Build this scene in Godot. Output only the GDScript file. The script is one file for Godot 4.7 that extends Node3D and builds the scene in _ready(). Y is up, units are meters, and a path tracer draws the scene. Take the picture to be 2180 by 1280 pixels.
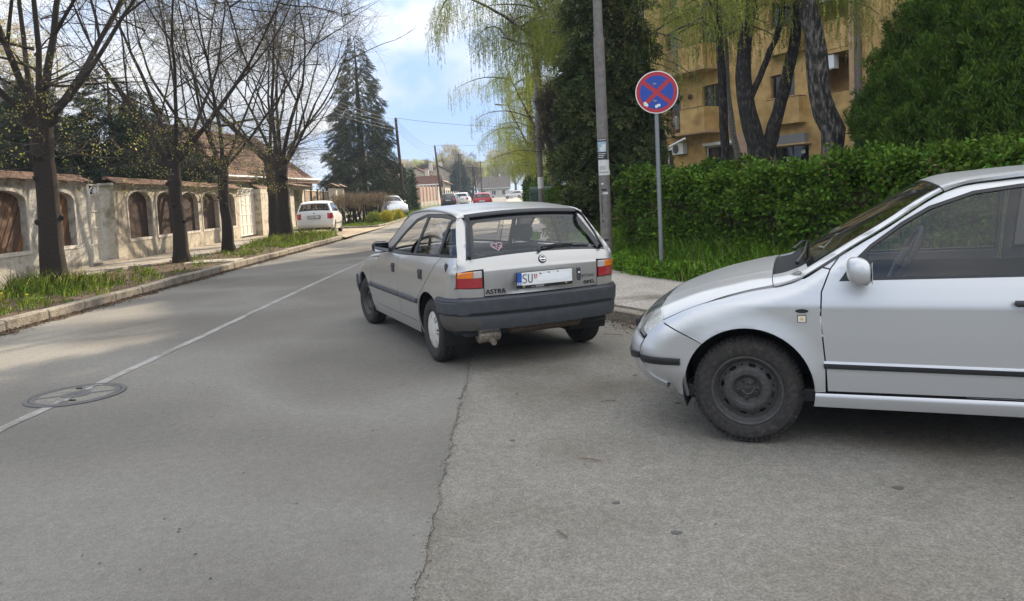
extends Node3D
# A suburban street on a spring afternoon. Camera at the origin, 1.42 m up, looking towards -Z; x to the right, y up, metres.

const EYE := 1.42
var rng := RandomNumberGenerator.new()
var used := {}
var M := {}


func _ready():
	rng.seed = 7
	camera_and_light()
	materials()
	ground()
	left_wall()
	right_side()
	building()
	background()
	trees()
	silver_hatchback()
	light_silver_hatchback()
	street_furniture()
	distant_cars()
	greenery()
	litter()


func camera_and_light():
	var cam := Camera3D.new()
	cam.name = "camera"
	var f := 1604.0
	var p := deg_to_rad(4.3)
	var r := deg_to_rad(2.8)
	var right0 := Vector3(1, 0, 0)
	var up0 := Vector3(0, cos(p), -sin(p))
	var right := right0 * cos(r) - up0 * sin(r)
	var up := up0 * cos(r) + right0 * sin(r)
	cam.transform = Transform3D(Basis(right, up, right.cross(up)), Vector3(0, EYE, 0))
	cam.projection = Camera3D.PROJECTION_FRUSTUM
	cam.near = 0.1
	cam.far = 2500.0
	cam.size = 0.1 * 1280.0 / f
	cam.frustum_offset = Vector2(0, -0.1 * 103.5 / f)
	add_child(cam)
	cam.current = true
	var we := WorldEnvironment.new()
	we.name = "environment"
	var env := Environment.new()
	env.background_mode = Environment.BG_SKY
	env.tonemap_mode = Environment.TONE_MAPPER_LINEAR
	env.tonemap_exposure = 2.0
	env.sdfgi_enabled = true
	env.ssao_enabled = true
	env.ssil_enabled = true
	env.fog_enabled = true
	env.fog_density = 0.0007
	env.fog_light_color = Color(0.80, 0.85, 0.92)
	var sky := Sky.new()
	var pm := PanoramaSkyMaterial.new()
	pm.panorama = sky_panorama()
	pm.filter = true
	sky.sky_material = pm
	env.sky = sky
	env.background_energy_multiplier = 1.0
	we.environment = env
	add_child(we)
	var sun := DirectionalLight3D.new()
	sun.name = "sun"
	sun.light_color = Color(1.0, 0.93, 0.82)
	sun.light_energy = 1.6
	sun.light_angular_distance = 0.6
	sun.shadow_enabled = true
	sun.directional_shadow_max_distance = 250.0
	var az := deg_to_rad(26.0)
	var el := deg_to_rad(28.0)
	var to_sun := Vector3(sin(az) * cos(el), sin(el), -cos(az) * cos(el))
	sun.basis = Basis.looking_at(-to_sun, Vector3.UP)
	add_child(sun)


func sky_panorama() -> ImageTexture:
	var w := 1024
	var h := 512
	var big := FastNoiseLite.new()
	big.seed = 11
	big.noise_type = FastNoiseLite.TYPE_SIMPLEX_SMOOTH
	big.frequency = 0.55
	big.fractal_octaves = 5
	big.fractal_gain = 0.52
	big.domain_warp_enabled = true
	big.domain_warp_amplitude = 0.5
	big.domain_warp_frequency = 0.5
	var fine := FastNoiseLite.new()
	fine.seed = 5
	fine.frequency = 1.3
	fine.fractal_octaves = 4
	var data := PackedFloat32Array()
	data.resize(w * h * 3)
	var zen := Vector3(0.14, 0.29, 0.60)
	var hor := Vector3(0.28, 0.40, 0.60)
	for j in h:
		var th := PI * (j + 0.5) / h
		var y := cos(th)
		var st := sin(th)
		for i in w:
			var az := TAU * (i + 0.5) / w
			var x := sin(az) * st
			var z := -cos(az) * st
			var c: Vector3
			if y < 0.0:
				c = Vector3(0.42, 0.43, 0.42)
			else:
				c = hor.lerp(zen, pow(y, 0.55))
				var q := 1.0 / (y + 0.22)
				var px := x * q
				var pz := z * q
				var d := big.get_noise_3d(px * 0.75, pz * 1.1, 3.0)
				var cover := smoothstep(-0.26, 0.20, d + 0.10)
				var thick := smoothstep(0.0, 0.55, d + 0.3 * fine.get_noise_3d(px * 1.6, pz * 2.4, 1.0) + 0.06)
				var cloud := Vector3(0.86, 0.86, 0.86).lerp(Vector3(0.44, 0.50, 0.58), thick * 0.85)
				cloud = cloud.lerp(Vector3(0.92, 0.86, 0.78), 0.5 * smoothstep(0.15, 0.5, fine.get_noise_3d(px * 0.9, pz * 2.2, 9.0)))
				# the cloud deck thins and brightens overhead
				cloud *= lerpf(0.60, 1.28, smoothstep(0.04, 0.55, y))
				c = c.lerp(cloud, cover * smoothstep(-0.02, 0.10, y) * 0.92)
			var k := (j * w + i) * 3
			data[k] = c.x
			data[k + 1] = c.y
			data[k + 2] = c.z
	return ImageTexture.create_from_image(Image.create_from_data(w, h, false, Image.FORMAT_RGBF, data.to_byte_array()))


# ---------------------------------------------------------------- mesh builder
class MB:
	var v := PackedVector3Array()
	var n := PackedVector3Array()
	var uv := PackedVector2Array()
	var ix := PackedInt32Array()
	var col := PackedColorArray()
	var tint := Color(0, 0, 0, 0)

	func vert(p: Vector3, nn: Vector3, u := Vector2.ZERO) -> int:
		v.append(p)
		n.append(nn)
		uv.append(u)
		if tint.a > 0.0:
			col.append(tint)
		return v.size() - 1

	func tri(a: int, b: int, c: int):
		var g := (v[b] - v[a]).cross(v[c] - v[a])
		if g.dot(n[a] + n[b] + n[c]) > 0.0:
			ix.append(a); ix.append(c); ix.append(b)
		else:
			ix.append(a); ix.append(b); ix.append(c)

	func face(pts: Array, nn := Vector3.ZERO, uvs := []):
		# flat polygon (fan)
		if nn == Vector3.ZERO:
			nn = -(pts[1] - pts[0]).cross(pts[2] - pts[0]).normalized()
		var f := v.size()
		for i in pts.size():
			vert(pts[i], nn, uvs[i] if uvs.size() else Vector2(pts[i].x + pts[i].z, pts[i].y))
		for i in range(1, pts.size() - 1):
			tri(f, f + i, f + i + 1)

	func box(c: Vector3, s: Vector3, bevel := 0.0, b := Basis.IDENTITY):
		var h := s * 0.5
		var e := minf(bevel, minf(h.x, minf(h.y, h.z)) * 0.95)
		for a in 3:
			var a1 := (a + 1) % 3
			var a2 := (a + 2) % 3
			for sg in [-1.0, 1.0]:
				var nn := Vector3.ZERO
				nn[a] = sg
				var q := []
				for k in [[-1, -1], [1, -1], [1, 1], [-1, 1]]:
					var p := Vector3.ZERO
					p[a] = sg * h[a]
					p[a1] = k[0] * (h[a1] - e)
					p[a2] = k[1] * (h[a2] - e)
					q.append(c + b * p)
				face(q, b * nn, [Vector2(0, 0), Vector2(1, 0), Vector2(1, 1), Vector2(0, 1)])
		if e <= 0.0:
			return
		for a in 3:
			var a1 := (a + 1) % 3
			var a2 := (a + 2) % 3
			for s1 in [-1.0, 1.0]:
				for s2 in [-1.0, 1.0]:
					var f := v.size()
					for t in [-1.0, 1.0]:
						var p := Vector3.ZERO
						p[a] = t * (h[a] - e)
						p[a1] = s1 * h[a1]
						p[a2] = s2 * (h[a2] - e)
						var n1 := Vector3.ZERO
						n1[a1] = s1
						vert(c + b * p, b * n1)
						p[a1] = s1 * (h[a1] - e)
						p[a2] = s2 * h[a2]
						n1 = Vector3.ZERO
						n1[a2] = s2
						vert(c + b * p, b * n1)
					tri(f, f + 1, f + 2)
					tri(f + 1, f + 2, f + 3)
		for sx in [-1.0, 1.0]:
			for sy in [-1.0, 1.0]:
				for sz in [-1.0, 1.0]:
					var f := v.size()
					vert(c + b * Vector3(sx * h.x, sy * (h.y - e), sz * (h.z - e)), b * Vector3(sx, 0, 0))
					vert(c + b * Vector3(sx * (h.x - e), sy * h.y, sz * (h.z - e)), b * Vector3(0, sy, 0))
					vert(c + b * Vector3(sx * (h.x - e), sy * (h.y - e), sz * h.z), b * Vector3(0, 0, sz))
					tri(f, f + 1, f + 2)

	func tube(pts: Array, rad: Array, sides := 8, cap := true):
		var up := Vector3.UP
		var d0: Vector3 = (pts[1] - pts[0]).normalized()
		if absf(d0.dot(up)) > 0.9:
			up = Vector3.RIGHT
		var sd := d0.cross(up).normalized()
		var f := v.size()
		var len := 0.0
		for i in pts.size():
			var d: Vector3
			if i == 0:
				d = d0
			elif i == pts.size() - 1:
				d = (pts[i] - pts[i - 1]).normalized()
			else:
				d = ((pts[i] - pts[i - 1]).normalized() + (pts[i + 1] - pts[i]).normalized()).normalized()
			sd = (sd - d * sd.dot(d)).normalized()
			var ud := d.cross(sd)
			if i > 0:
				len += pts[i].distance_to(pts[i - 1])
			var r: float = rad[i] if rad.size() > 1 else rad[0]
			for k in sides:
				var an := TAU * k / sides
				var o := sd * cos(an) + ud * sin(an)
				vert(pts[i] + o * r, o, Vector2(float(k) / sides, len))
		for i in pts.size() - 1:
			for k in sides:
				var a := f + i * sides + k
				var b := f + i * sides + (k + 1) % sides
				tri(a, b, a + sides)
				tri(b, a + sides, b + sides)
		if cap:
			for e in [0, pts.size() - 1]:
				var dd: Vector3 = -d0 if e == 0 else (pts[e] - pts[e - 1]).normalized()
				var ring := []
				for k in sides:
					ring.append(v[f + e * sides + k])
				face(ring, dd)

	func lathe(prof: Array, xf: Transform3D, segs := 32):
		# prof: Vector2(radius, height along local y); sharp where a point repeats
		var m := prof.size()
		var f := v.size()
		for k in segs + 1:
			var an := TAU * k / segs
			var o := Vector3(cos(an), 0, sin(an))
			for i in m:
				var a: Vector2 = prof[maxi(i - 1, 0)]
				var b: Vector2 = prof[mini(i + 1, m - 1)]
				if i > 0 and a.is_equal_approx(prof[i]):
					a = prof[i]
				if i < m - 1 and b.is_equal_approx(prof[i]):
					b = prof[i]
				var t := (b - a).normalized()
				var nn := (o * t.y - Vector3.UP * t.x)
				vert(xf * (o * prof[i].x + Vector3.UP * prof[i].y), xf.basis * nn, Vector2(float(k) / segs, float(i) / m))
		for k in segs:
			for i in m - 1:
				var a := f + k * m + i
				tri(a, a + 1, a + m)
				tri(a + 1, a + m, a + m + 1)

	func extrude(poly: PackedVector2Array, depth: float, xf := Transform3D.IDENTITY, back := true):
		# flat outline in local xy, front face at z = 0 facing +z, going back by depth
		var t := Geometry2D.triangulate_polygon(poly)
		for side in (2 if back else 1):
			var f := v.size()
			for p in poly:
				vert(xf * Vector3(p.x, p.y, -depth * side), xf.basis * Vector3(0, 0, 1 - 2 * side), p)
			for i in range(0, t.size(), 3):
				tri(f + t[i], f + t[i + 1], f + t[i + 2])
		var cw := 1.0 if Geometry2D.is_polygon_clockwise(poly) else -1.0
		for i in poly.size():
			var a := poly[i]
			var b := poly[(i + 1) % poly.size()]
			var d := (b - a).normalized()
			var nn := xf.basis * (Vector3(-d.y, d.x, 0) * cw)
			face([xf * Vector3(a.x, a.y, 0), xf * Vector3(b.x, b.y, 0), xf * Vector3(b.x, b.y, -depth), xf * Vector3(a.x, a.y, -depth)], nn, [Vector2(0, 0), Vector2(1, 0), Vector2(1, 1), Vector2(0, 1)])

	func mesh() -> ArrayMesh:
		var am := ArrayMesh.new()
		if ix.is_empty():
			return am
		var arr := []
		arr.resize(Mesh.ARRAY_MAX)
		arr[Mesh.ARRAY_VERTEX] = v
		arr[Mesh.ARRAY_NORMAL] = n
		arr[Mesh.ARRAY_TEX_UV] = uv
		if col.size() == v.size():
			arr[Mesh.ARRAY_COLOR] = col
		arr[Mesh.ARRAY_INDEX] = ix
		am.add_surface_from_arrays(Mesh.PRIMITIVE_TRIANGLES, arr)
		return am

	# A curved sheet: an outline in the plane of two coordinates, laid on the surface f(u, v), with its edges turned in by flange.
	func sheet(f: Callable, poly: PackedVector2Array, cell: float, inside: Vector3, flange := 0.0, off = null, holes := []):
		if poly.size() < 3:
			return
		var lo := poly[0]
		var hi := poly[0]
		for p in poly:
			lo = lo.min(p)
			hi = hi.max(p)
		var cache := {}
		var i0 := floori(lo.x / cell)
		var i1 := ceili(hi.x / cell)
		var j0 := floori(lo.y / cell)
		var j1 := ceili(hi.y / cell)
		for i in range(i0, i1):
			for j in range(j0, j1):
				var a := Vector2(i, j) * cell
				var rect := PackedVector2Array([a, a + Vector2(cell, 0), a + Vector2(cell, cell), a + Vector2(0, cell)])
				for piece in Geometry2D.intersect_polygons(rect, poly):
					var pcs := [piece]
					for h in holes:
						var nx := []
						for q in pcs:
							for w in Geometry2D.clip_polygons(q, h):
								nx.append(w)
						pcs = nx
					for q in pcs:
						var id := PackedInt32Array()
						for p in q:
							id.append(_sv(f, p, inside, off, cache))
						if q.size() == 3:
							tri(id[0], id[1], id[2])
						elif q.size() == 4:
							tri(id[0], id[1], id[2])
							tri(id[0], id[2], id[3])
						else:
							var t := Geometry2D.triangulate_polygon(q)
							for k in range(0, t.size(), 3):
								tri(id[t[k]], id[t[k + 1]], id[t[k + 2]])
		if flange > 0.0:
			for loop in [poly] + holes:
				var pts := PackedVector2Array()
				for i in loop.size():
					var a: Vector2 = loop[i]
					var b: Vector2 = loop[(i + 1) % loop.size()]
					var m := maxi(1, ceili(a.distance_to(b) / cell))
					for k in m:
						pts.append(a.lerp(b, float(k) / m))
				var c2 := {}
				var top := []
				for p in pts:
					top.append(_sv(f, p, inside, off, c2, true))
				var mid := Vector3.ZERO
				for i in pts.size():
					var a: Array = top[i]
					var b: Array = top[(i + 1) % pts.size()]
					var out: Vector3 = (b[0] - a[0]).cross(a[1]).normalized()
					face([a[0], b[0], b[0] - b[1] * flange, a[0] - a[1] * flange], out, [mid2, mid2, mid2, mid2])

	var mid2 := Vector2.ZERO

	func _sv(f: Callable, p: Vector2, inside: Vector3, off, cache: Dictionary, raw := false):
		var key := Vector2i(roundi(p.x * 20000.0), roundi(p.y * 20000.0))
		if cache.has(key):
			return cache[key]
		var e := 0.006
		var q := [p, p + Vector2(e, 0), p - Vector2(e, 0), p + Vector2(0, e), p - Vector2(0, e)]
		var w := []
		for k in q:
			w.append(f.call(k.x, k.y))
		if off != null:
			var nn := _out(w, inside)
			for k in 5:
				w[k] += nn * off.call(q[k].x, q[k].y)
		var nn2 := _out(w, inside)
		var res = [w[0], nn2] if raw else vert(w[0], nn2, p)
		cache[key] = res
		return res

	func _out(w: Array, inside: Vector3) -> Vector3:
		var nn: Vector3 = (w[1] - w[2]).cross(w[3] - w[4]).normalized()
		return nn if nn.dot(w[0] - inside) > 0.0 else -nn


# ---------------------------------------------------------------- naming
func numbered(called: String) -> String:
	var k: int = used.get(called, 0)
	used[called] = k + 1
	return called if k == 0 else "%s_%03d" % [called, k]


func tag(o: Node, label := "", category := "", group := "", kind := ""):
	if label: o.set_meta("label", label)
	if category: o.set_meta("category", category)
	if group: o.set_meta("group", group)
	if kind: o.set_meta("kind", kind)
	return o


func thing(called: String, label: String, category: String, at := Vector3.ZERO, turn := 0.0, group := "") -> Node3D:
	var o := Node3D.new()
	o.name = numbered(called)
	add_child(o)
	o.position = at
	o.rotation.y = turn
	return tag(o, label, category, group)


func part(mb, called: String, mat: Material, parent: Node) -> MeshInstance3D:
	var o := MeshInstance3D.new()
	o.name = called if parent != self else numbered(called)
	o.mesh = mb.mesh() if mb is MB else mb
	o.material_override = null
	for i in o.mesh.get_surface_count():
		o.set_surface_override_material(i, mat)
	parent.add_child(o, true)
	return o


func structure(mb, called: String, mat: Material) -> MeshInstance3D:
	var o := part(mb, called, mat, self)
	o.set_meta("kind", "structure")
	return o


func many(mesh: Mesh, xfs: Array, called: String, mat: Material, parent: Node, cols := PackedColorArray()) -> MultiMeshInstance3D:
	var mm := MultiMesh.new()
	mm.transform_format = MultiMesh.TRANSFORM_3D
	mm.use_colors = cols.size() > 0
	mm.mesh = mesh
	mm.instance_count = xfs.size()
	for i in xfs.size():
		mm.set_instance_transform(i, xfs[i])
		if cols.size():
			mm.set_instance_color(i, cols[i])
	var o := MultiMeshInstance3D.new()
	o.name = called if parent != self else numbered(called)
	o.multimesh = mm
	o.material_override = mat
	parent.add_child(o, true)
	o.set_meta("kind", "stuff")
	return o


func W(x: float, y: float, depth: float) -> Vector3:
	return Vector3(x, y, -depth)


func rise(depth: float) -> float:
	# the road climbs gently in the distance
	return 0.55 * smoothstep(25.0, 95.0, depth) + 0.55 * smoothstep(80.0, 260.0, depth)


func rnd(a: float, b: float) -> float:
	return rng.randf_range(a, b)


func noise_tex(freq: float, ramp: Array, seed_ := 1, size := 512, octaves := 4, type := FastNoiseLite.TYPE_SIMPLEX_SMOOTH) -> NoiseTexture2D:
	var t := NoiseTexture2D.new()
	t.width = size
	t.height = size
	t.seamless = true
	t.seamless_blend_skirt = 0.15
	var nz := FastNoiseLite.new()
	nz.noise_type = type
	nz.seed = seed_
	nz.frequency = freq
	nz.fractal_octaves = octaves
	t.noise = nz
	if ramp.size():
		var g := Gradient.new()
		var offs := PackedFloat32Array()
		var cs := PackedColorArray()
		for k in ramp:
			offs.append(k[0])
			cs.append(k[1])
		g.offsets = offs
		g.colors = cs
		t.color_ramp = g
	return t


func lin(r: float, g: float, b: float) -> Color:
	return Color(r, g, b).linear_to_srgb()


func mat(c: Color, rough := 0.8, metal := 0.0) -> StandardMaterial3D:
	var m := StandardMaterial3D.new()
	m.albedo_color = c
	m.roughness = rough
	m.metallic = metal
	return m


func tri_mat(tex: Texture2D, scale: float, rough := 0.9, world := true) -> StandardMaterial3D:
	var m := StandardMaterial3D.new()
	m.albedo_texture = tex
	m.roughness = rough
	m.uv1_triplanar = true
	m.uv1_world_triplanar = world
	m.uv1_scale = Vector3.ONE * scale
	return m


func add_detail(m: StandardMaterial3D, tex: Texture2D, scale: float):
	m.detail_enabled = true
	m.detail_blend_mode = BaseMaterial3D.BLEND_MODE_MUL
	m.detail_albedo = tex
	m.detail_uv_layer = BaseMaterial3D.DETAIL_UV_2
	m.uv2_triplanar = true
	m.uv2_world_triplanar = m.uv1_world_triplanar
	m.uv2_scale = Vector3.ONE * scale


# ---------------------------------------------------------------- materials
func asphalt_image(size: int, dark: float, light: float, warm: float, sd: int) -> ImageTexture:
	var r2 := RandomNumberGenerator.new()
	r2.seed = sd
	var nz := FastNoiseLite.new()
	nz.seed = sd
	nz.frequency = 0.02
	nz.fractal_octaves = 3
	var stones := FastNoiseLite.new()
	stones.noise_type = FastNoiseLite.TYPE_CELLULAR
	stones.cellular_return_type = FastNoiseLite.RETURN_CELL_VALUE
	stones.frequency = 0.22
	stones.seed = sd
	var a := PackedByteArray()
	a.resize(size * size * 3)
	for y in size:
		for x in size:
			var s := stones.get_noise_2d(x, y)
			var v := lerpf(dark, light, clampf(0.5 + 0.42 * s + 0.16 * nz.get_noise_2d(x, y) + r2.randf_range(-0.16, 0.16), 0.0, 1.0))
			if s > 0.82:
				v *= 1.35
			elif s < -0.86:
				v *= 0.72
			var k := (y * size + x) * 3
			a[k] = clampi(int(v * 255.0 * (1.0 + warm)), 0, 255)
			a[k + 1] = clampi(int(v * 255.0 * (1.0 + warm * 0.35)), 0, 255)
			a[k + 2] = clampi(int(v * 255.0 * (1.0 - warm)), 0, 255)
	return ImageTexture.create_from_image(Image.create_from_data(size, size, false, Image.FORMAT_RGB8, a))


func materials():
	var patch := noise_tex(0.006, [[0.0, Color(0.72, 0.71, 0.70)], [0.38, Color(0.90, 0.89, 0.88)], [0.55, Color(1, 1, 1)], [0.7, Color(0.94, 0.93, 0.92)], [1.0, Color(0.80, 0.80, 0.80)]], 3, 512, 6)
	var stain := noise_tex(0.012, [[0.0, Color(0.62, 0.60, 0.57)], [0.3, Color(0.85, 0.83, 0.80)], [0.55, Color(1, 1, 1)], [1.0, Color(0.9, 0.88, 0.85)]], 9, 512, 5)
	var grain := noise_tex(0.09, [], 21, 512, 4)
	var fine := noise_tex(0.25, [], 22, 512, 3)
	M.patch = patch
	M.stain = stain
	M.grain = grain
	var a := tri_mat(asphalt_image(1024, 0.375, 0.53, 0.050, 4), 0.7, 0.92)
	add_detail(a, patch, 0.045)
	a.heightmap_enabled = true
	a.heightmap_texture = fine
	a.heightmap_scale = 0.5
	M.road = a
	var b := tri_mat(asphalt_image(1024, 0.345, 0.58, 0.060, 14), 0.55, 0.94)
	add_detail(b, stain, 0.05)
	b.heightmap_enabled = true
	b.heightmap_texture = fine
	b.heightmap_scale = 0.7
	M.apron = b
	var conc := tri_mat(noise_tex(0.05, [[0.0, Color(0.50, 0.47, 0.43)], [0.5, Color(0.66, 0.63, 0.59)], [1.0, Color(0.76, 0.73, 0.69)]], 31, 512, 6), 0.8, 0.95)
	add_detail(conc, stain, 0.12)
	conc.heightmap_enabled = true
	conc.heightmap_texture = grain
	conc.heightmap_scale = 0.3
	M.concrete = conc
	var kerb := tri_mat(noise_tex(0.08, [[0.0, Color(0.36, 0.33, 0.29)], [0.5, Color(0.58, 0.55, 0.50)], [1.0, Color(0.70, 0.67, 0.62)]], 33, 512, 6), 0.9, 0.95)
	add_detail(kerb, stain, 0.35)
	kerb.heightmap_enabled = true
	kerb.heightmap_texture = grain
	kerb.heightmap_scale = 1.2
	M.kerb = kerb
	var soil := tri_mat(noise_tex(0.06, [[0.0, Color(0.20, 0.16, 0.12)], [0.5, Color(0.37, 0.30, 0.235)], [0.75, Color(0.46, 0.385, 0.30)], [1.0, Color(0.58, 0.51, 0.42)]], 41, 512, 6), 1.1, 1.0)
	soil.heightmap_enabled = true
	soil.heightmap_texture = grain
	soil.heightmap_scale = 3.0
	M.soil = soil
	M.turf = tri_mat(noise_tex(0.05, [[0.0, Color(0.16, 0.22, 0.08)], [0.5, Color(0.25, 0.33, 0.11)], [1.0, Color(0.36, 0.36, 0.18)]], 43, 512, 5), 0.7, 1.0)
	var dusty := tri_mat(noise_tex(0.04, [[0.0, Color(0.52, 0.46, 0.38)], [1.0, Color(0.72, 0.66, 0.57)]], 44, 512, 6), 0.5, 1.0)
	add_detail(dusty, stain, 0.2)
	M.dusty = dusty
	var line := tri_mat(noise_tex(0.13, [[0.0, Color(0.45, 0.445, 0.43)], [0.42, Color(0.50, 0.49, 0.475)], [0.55, Color(0.66, 0.65, 0.63)], [1.0, Color(0.74, 0.73, 0.71)]], 45, 512, 4), 1.6, 0.9)
	add_detail(line, stain, 0.4)
	M.line = line
	# plaster
	var pl := tri_mat(noise_tex(0.02, [[0.0, Color(0.66, 0.65, 0.62)], [0.4, Color(0.72, 0.71, 0.68)], [0.7, Color(0.76, 0.75, 0.72)], [1.0, Color(0.69, 0.67, 0.635)]], 51, 512, 6), 0.55, 0.95)
	add_detail(pl, stain, 0.3)
	pl.heightmap_enabled = true
	pl.heightmap_texture = grain
	pl.heightmap_scale = 1.6
	M.plaster = pl
	var pb := tri_mat(noise_tex(0.02, [[0.0, Color(0.68, 0.645, 0.585)], [0.5, Color(0.735, 0.705, 0.645)], [1.0, Color(0.77, 0.74, 0.69)]], 52, 512, 6), 0.55, 0.95)
	add_detail(pb, stain, 0.35)
	pb.heightmap_enabled = true
	pb.heightmap_texture = grain
	pb.heightmap_scale = 1.2
	M.plaster_warm = pb
	var trim := tri_mat(noise_tex(0.05, [[0.0, Color(0.74, 0.72, 0.69)], [1.0, Color(0.86, 0.84, 0.81)]], 53), 0.7, 0.9)
	add_detail(trim, stain, 0.5)
	M.trim = trim
	var nb := tri_mat(noise_tex(0.03, [[0.0, Color(0.20, 0.15, 0.13)], [0.5, Color(0.29, 0.22, 0.19)], [1.0, Color(0.40, 0.32, 0.28)]], 54, 512, 6), 0.9, 0.95)
	nb.heightmap_enabled = true
	nb.heightmap_texture = grain
	nb.heightmap_scale = 2.5
	M.niche = nb
	var wt := noise_tex(0.03, [[0.0, Color(0.17, 0.12, 0.09)], [0.5, Color(0.33, 0.24, 0.18)], [1.0, Color(0.46, 0.36, 0.28)]], 55, 512, 5)
	M.plank = tri_mat(wt, 1.0, 0.85, false)
	M.plank.uv1_scale = Vector3(0.5, 6.0, 6.0)
	M.plank_mid = tri_mat(noise_tex(0.03, [[0.0, Color(0.22, 0.15, 0.11)], [0.5, Color(0.40, 0.29, 0.21)], [1.0, Color(0.52, 0.40, 0.30)]], 155, 256, 5), 1.0, 0.85, false)
	M.plank_mid.uv1_scale = Vector3(0.5, 6.0, 6.0)
	M.plank_warm = tri_mat(noise_tex(0.03, [[0.0, Color(0.30, 0.19, 0.12)], [0.5, Color(0.50, 0.34, 0.22)], [1.0, Color(0.62, 0.46, 0.31)]], 56, 512, 5), 1.0, 0.8, false)
	M.plank_warm.uv1_scale = Vector3(0.5, 6.0, 6.0)
	M.fence_wood = tri_mat(noise_tex(0.03, [[0.0, Color(0.40, 0.33, 0.27)], [0.5, Color(0.56, 0.48, 0.40)], [1.0, Color(0.66, 0.58, 0.50)]], 57, 512, 5), 1.0, 0.9, false)
	M.fence_wood.uv1_scale = Vector3(5.0, 0.4, 5.0)
	M.fence_red = mat(lin(0.40, 0.24, 0.17), 0.9)
	M.tile = tri_mat(noise_tex(0.05, [[0.0, Color(0.30, 0.21, 0.16)], [0.5, Color(0.46, 0.34, 0.26)], [1.0, Color(0.60, 0.48, 0.38)]], 58, 512, 5), 0.8, 0.9)
	M.roof = tri_mat(noise_tex(0.05, [[0.0, Color(0.24, 0.15, 0.11)], [0.5, Color(0.38, 0.25, 0.19)], [1.0, Color(0.48, 0.34, 0.26)]], 59, 512, 5), 0.5, 0.9)
	M.roof_grey = tri_mat(noise_tex(0.05, [[0.0, Color(0.28, 0.24, 0.21)], [0.5, Color(0.38, 0.33, 0.29)], [1.0, Color(0.46, 0.41, 0.37)]], 60, 512, 5), 0.4, 0.9)
	M.white_paint = mat(lin(0.66, 0.63, 0.58), 0.6)
	M.white_plain = mat(lin(0.72, 0.72, 0.70), 0.5)
	var ws := tri_mat(noise_tex(0.02, [[0.0, Color(0.70, 0.66, 0.60)], [0.5, Color(0.82, 0.80, 0.76)], [1.0, Color(0.86, 0.84, 0.81)]], 61, 512, 5), 0.6, 0.6)
	M.white_sheet = ws
	M.black = mat(lin(0.012, 0.012, 0.012), 0.6)
	M.dark_gap = mat(lin(0.02, 0.02, 0.02), 1.0)
	M.iron = tri_mat(noise_tex(0.1, [[0.0, Color(0.27, 0.265, 0.26)], [1.0, Color(0.42, 0.41, 0.40)]], 62), 3.0, 0.7)
	var bark := tri_mat(noise_tex(0.05, [[0.0, Color(0.11, 0.092, 0.078)], [0.5, Color(0.20, 0.17, 0.145)], [1.0, Color(0.33, 0.285, 0.24)]], 63, 512, 6), 1.4, 1.0)
	bark.uv1_scale = Vector3(2.6, 0.9, 2.6)
	bark.heightmap_enabled = true
	bark.heightmap_texture = grain
	bark.heightmap_scale = 2.5
	M.bark = bark
	M.twig = mat(lin(0.07, 0.055, 0.042), 0.9)
	M.glass = glass(Color(0.05, 0.07, 0.07), 0.45)


func glass(c: Color, a: float) -> StandardMaterial3D:
	var m := StandardMaterial3D.new()
	m.albedo_color = Color(c.r, c.g, c.b, a)
	m.transparency = BaseMaterial3D.TRANSPARENCY_ALPHA
	m.roughness = 0.03
	m.metallic_specular = 0.5
	return m


# ---------------------------------------------------------------- setting
func strip_sheet(left: Callable, right: Callable, d0: float, d1: float, step: float, y: float) -> MB:
	# a sheet between two edges given as x at each depth
	var mb := MB.new()
	var d := d0
	var rows := 0
	while true:
		for k in 3:
			var x := lerpf(left.call(d), right.call(d), k / 2.0)
			mb.vert(W(x, y + rise(d), d), Vector3.UP, Vector2(x, d))
		rows += 1
		if d >= d1:
			break
		d = minf(d1, d + step * (1.0 if d < 40.0 else 4.0))
	for i in rows - 1:
		for k in 2:
			var a := i * 3 + k
			mb.tri(a, a + 1, a + 3)
			mb.tri(a + 1, a + 3, a + 4)
	return mb


func poly_sheet(pts: Array, y: float) -> MB:
	var mb := MB.new()
	var poly := PackedVector2Array(pts)
	var t := Geometry2D.triangulate_polygon(poly)
	for p in poly:
		mb.vert(W(p.x, y, p.y), Vector3.UP, p)
	for i in range(0, t.size(), 3):
		mb.tri(t[i], t[i + 1], t[i + 2])
	return mb


func kerb_x(d: float) -> float:
	return -6.52 - 0.011 * (d - 9.0)


var right_kerb: Array = []      # (x, depth) along the foot of the right-hand kerb, far to near


func curve_pts(ctrl: Array, step: float) -> Array:
	var c := Curve2D.new()
	for i in ctrl.size():
		var t := Vector2.ZERO
		if i > 0 and i < ctrl.size() - 1:
			t = (ctrl[i + 1] - ctrl[i - 1]) * 0.18
		c.add_point(ctrl[i], -t, t)
	var out := []
	var n := ceili(c.get_baked_length() / step)
	for i in n + 1:
		out.append(c.sample_baked(c.get_baked_length() * i / n, true))
	return out


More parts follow.
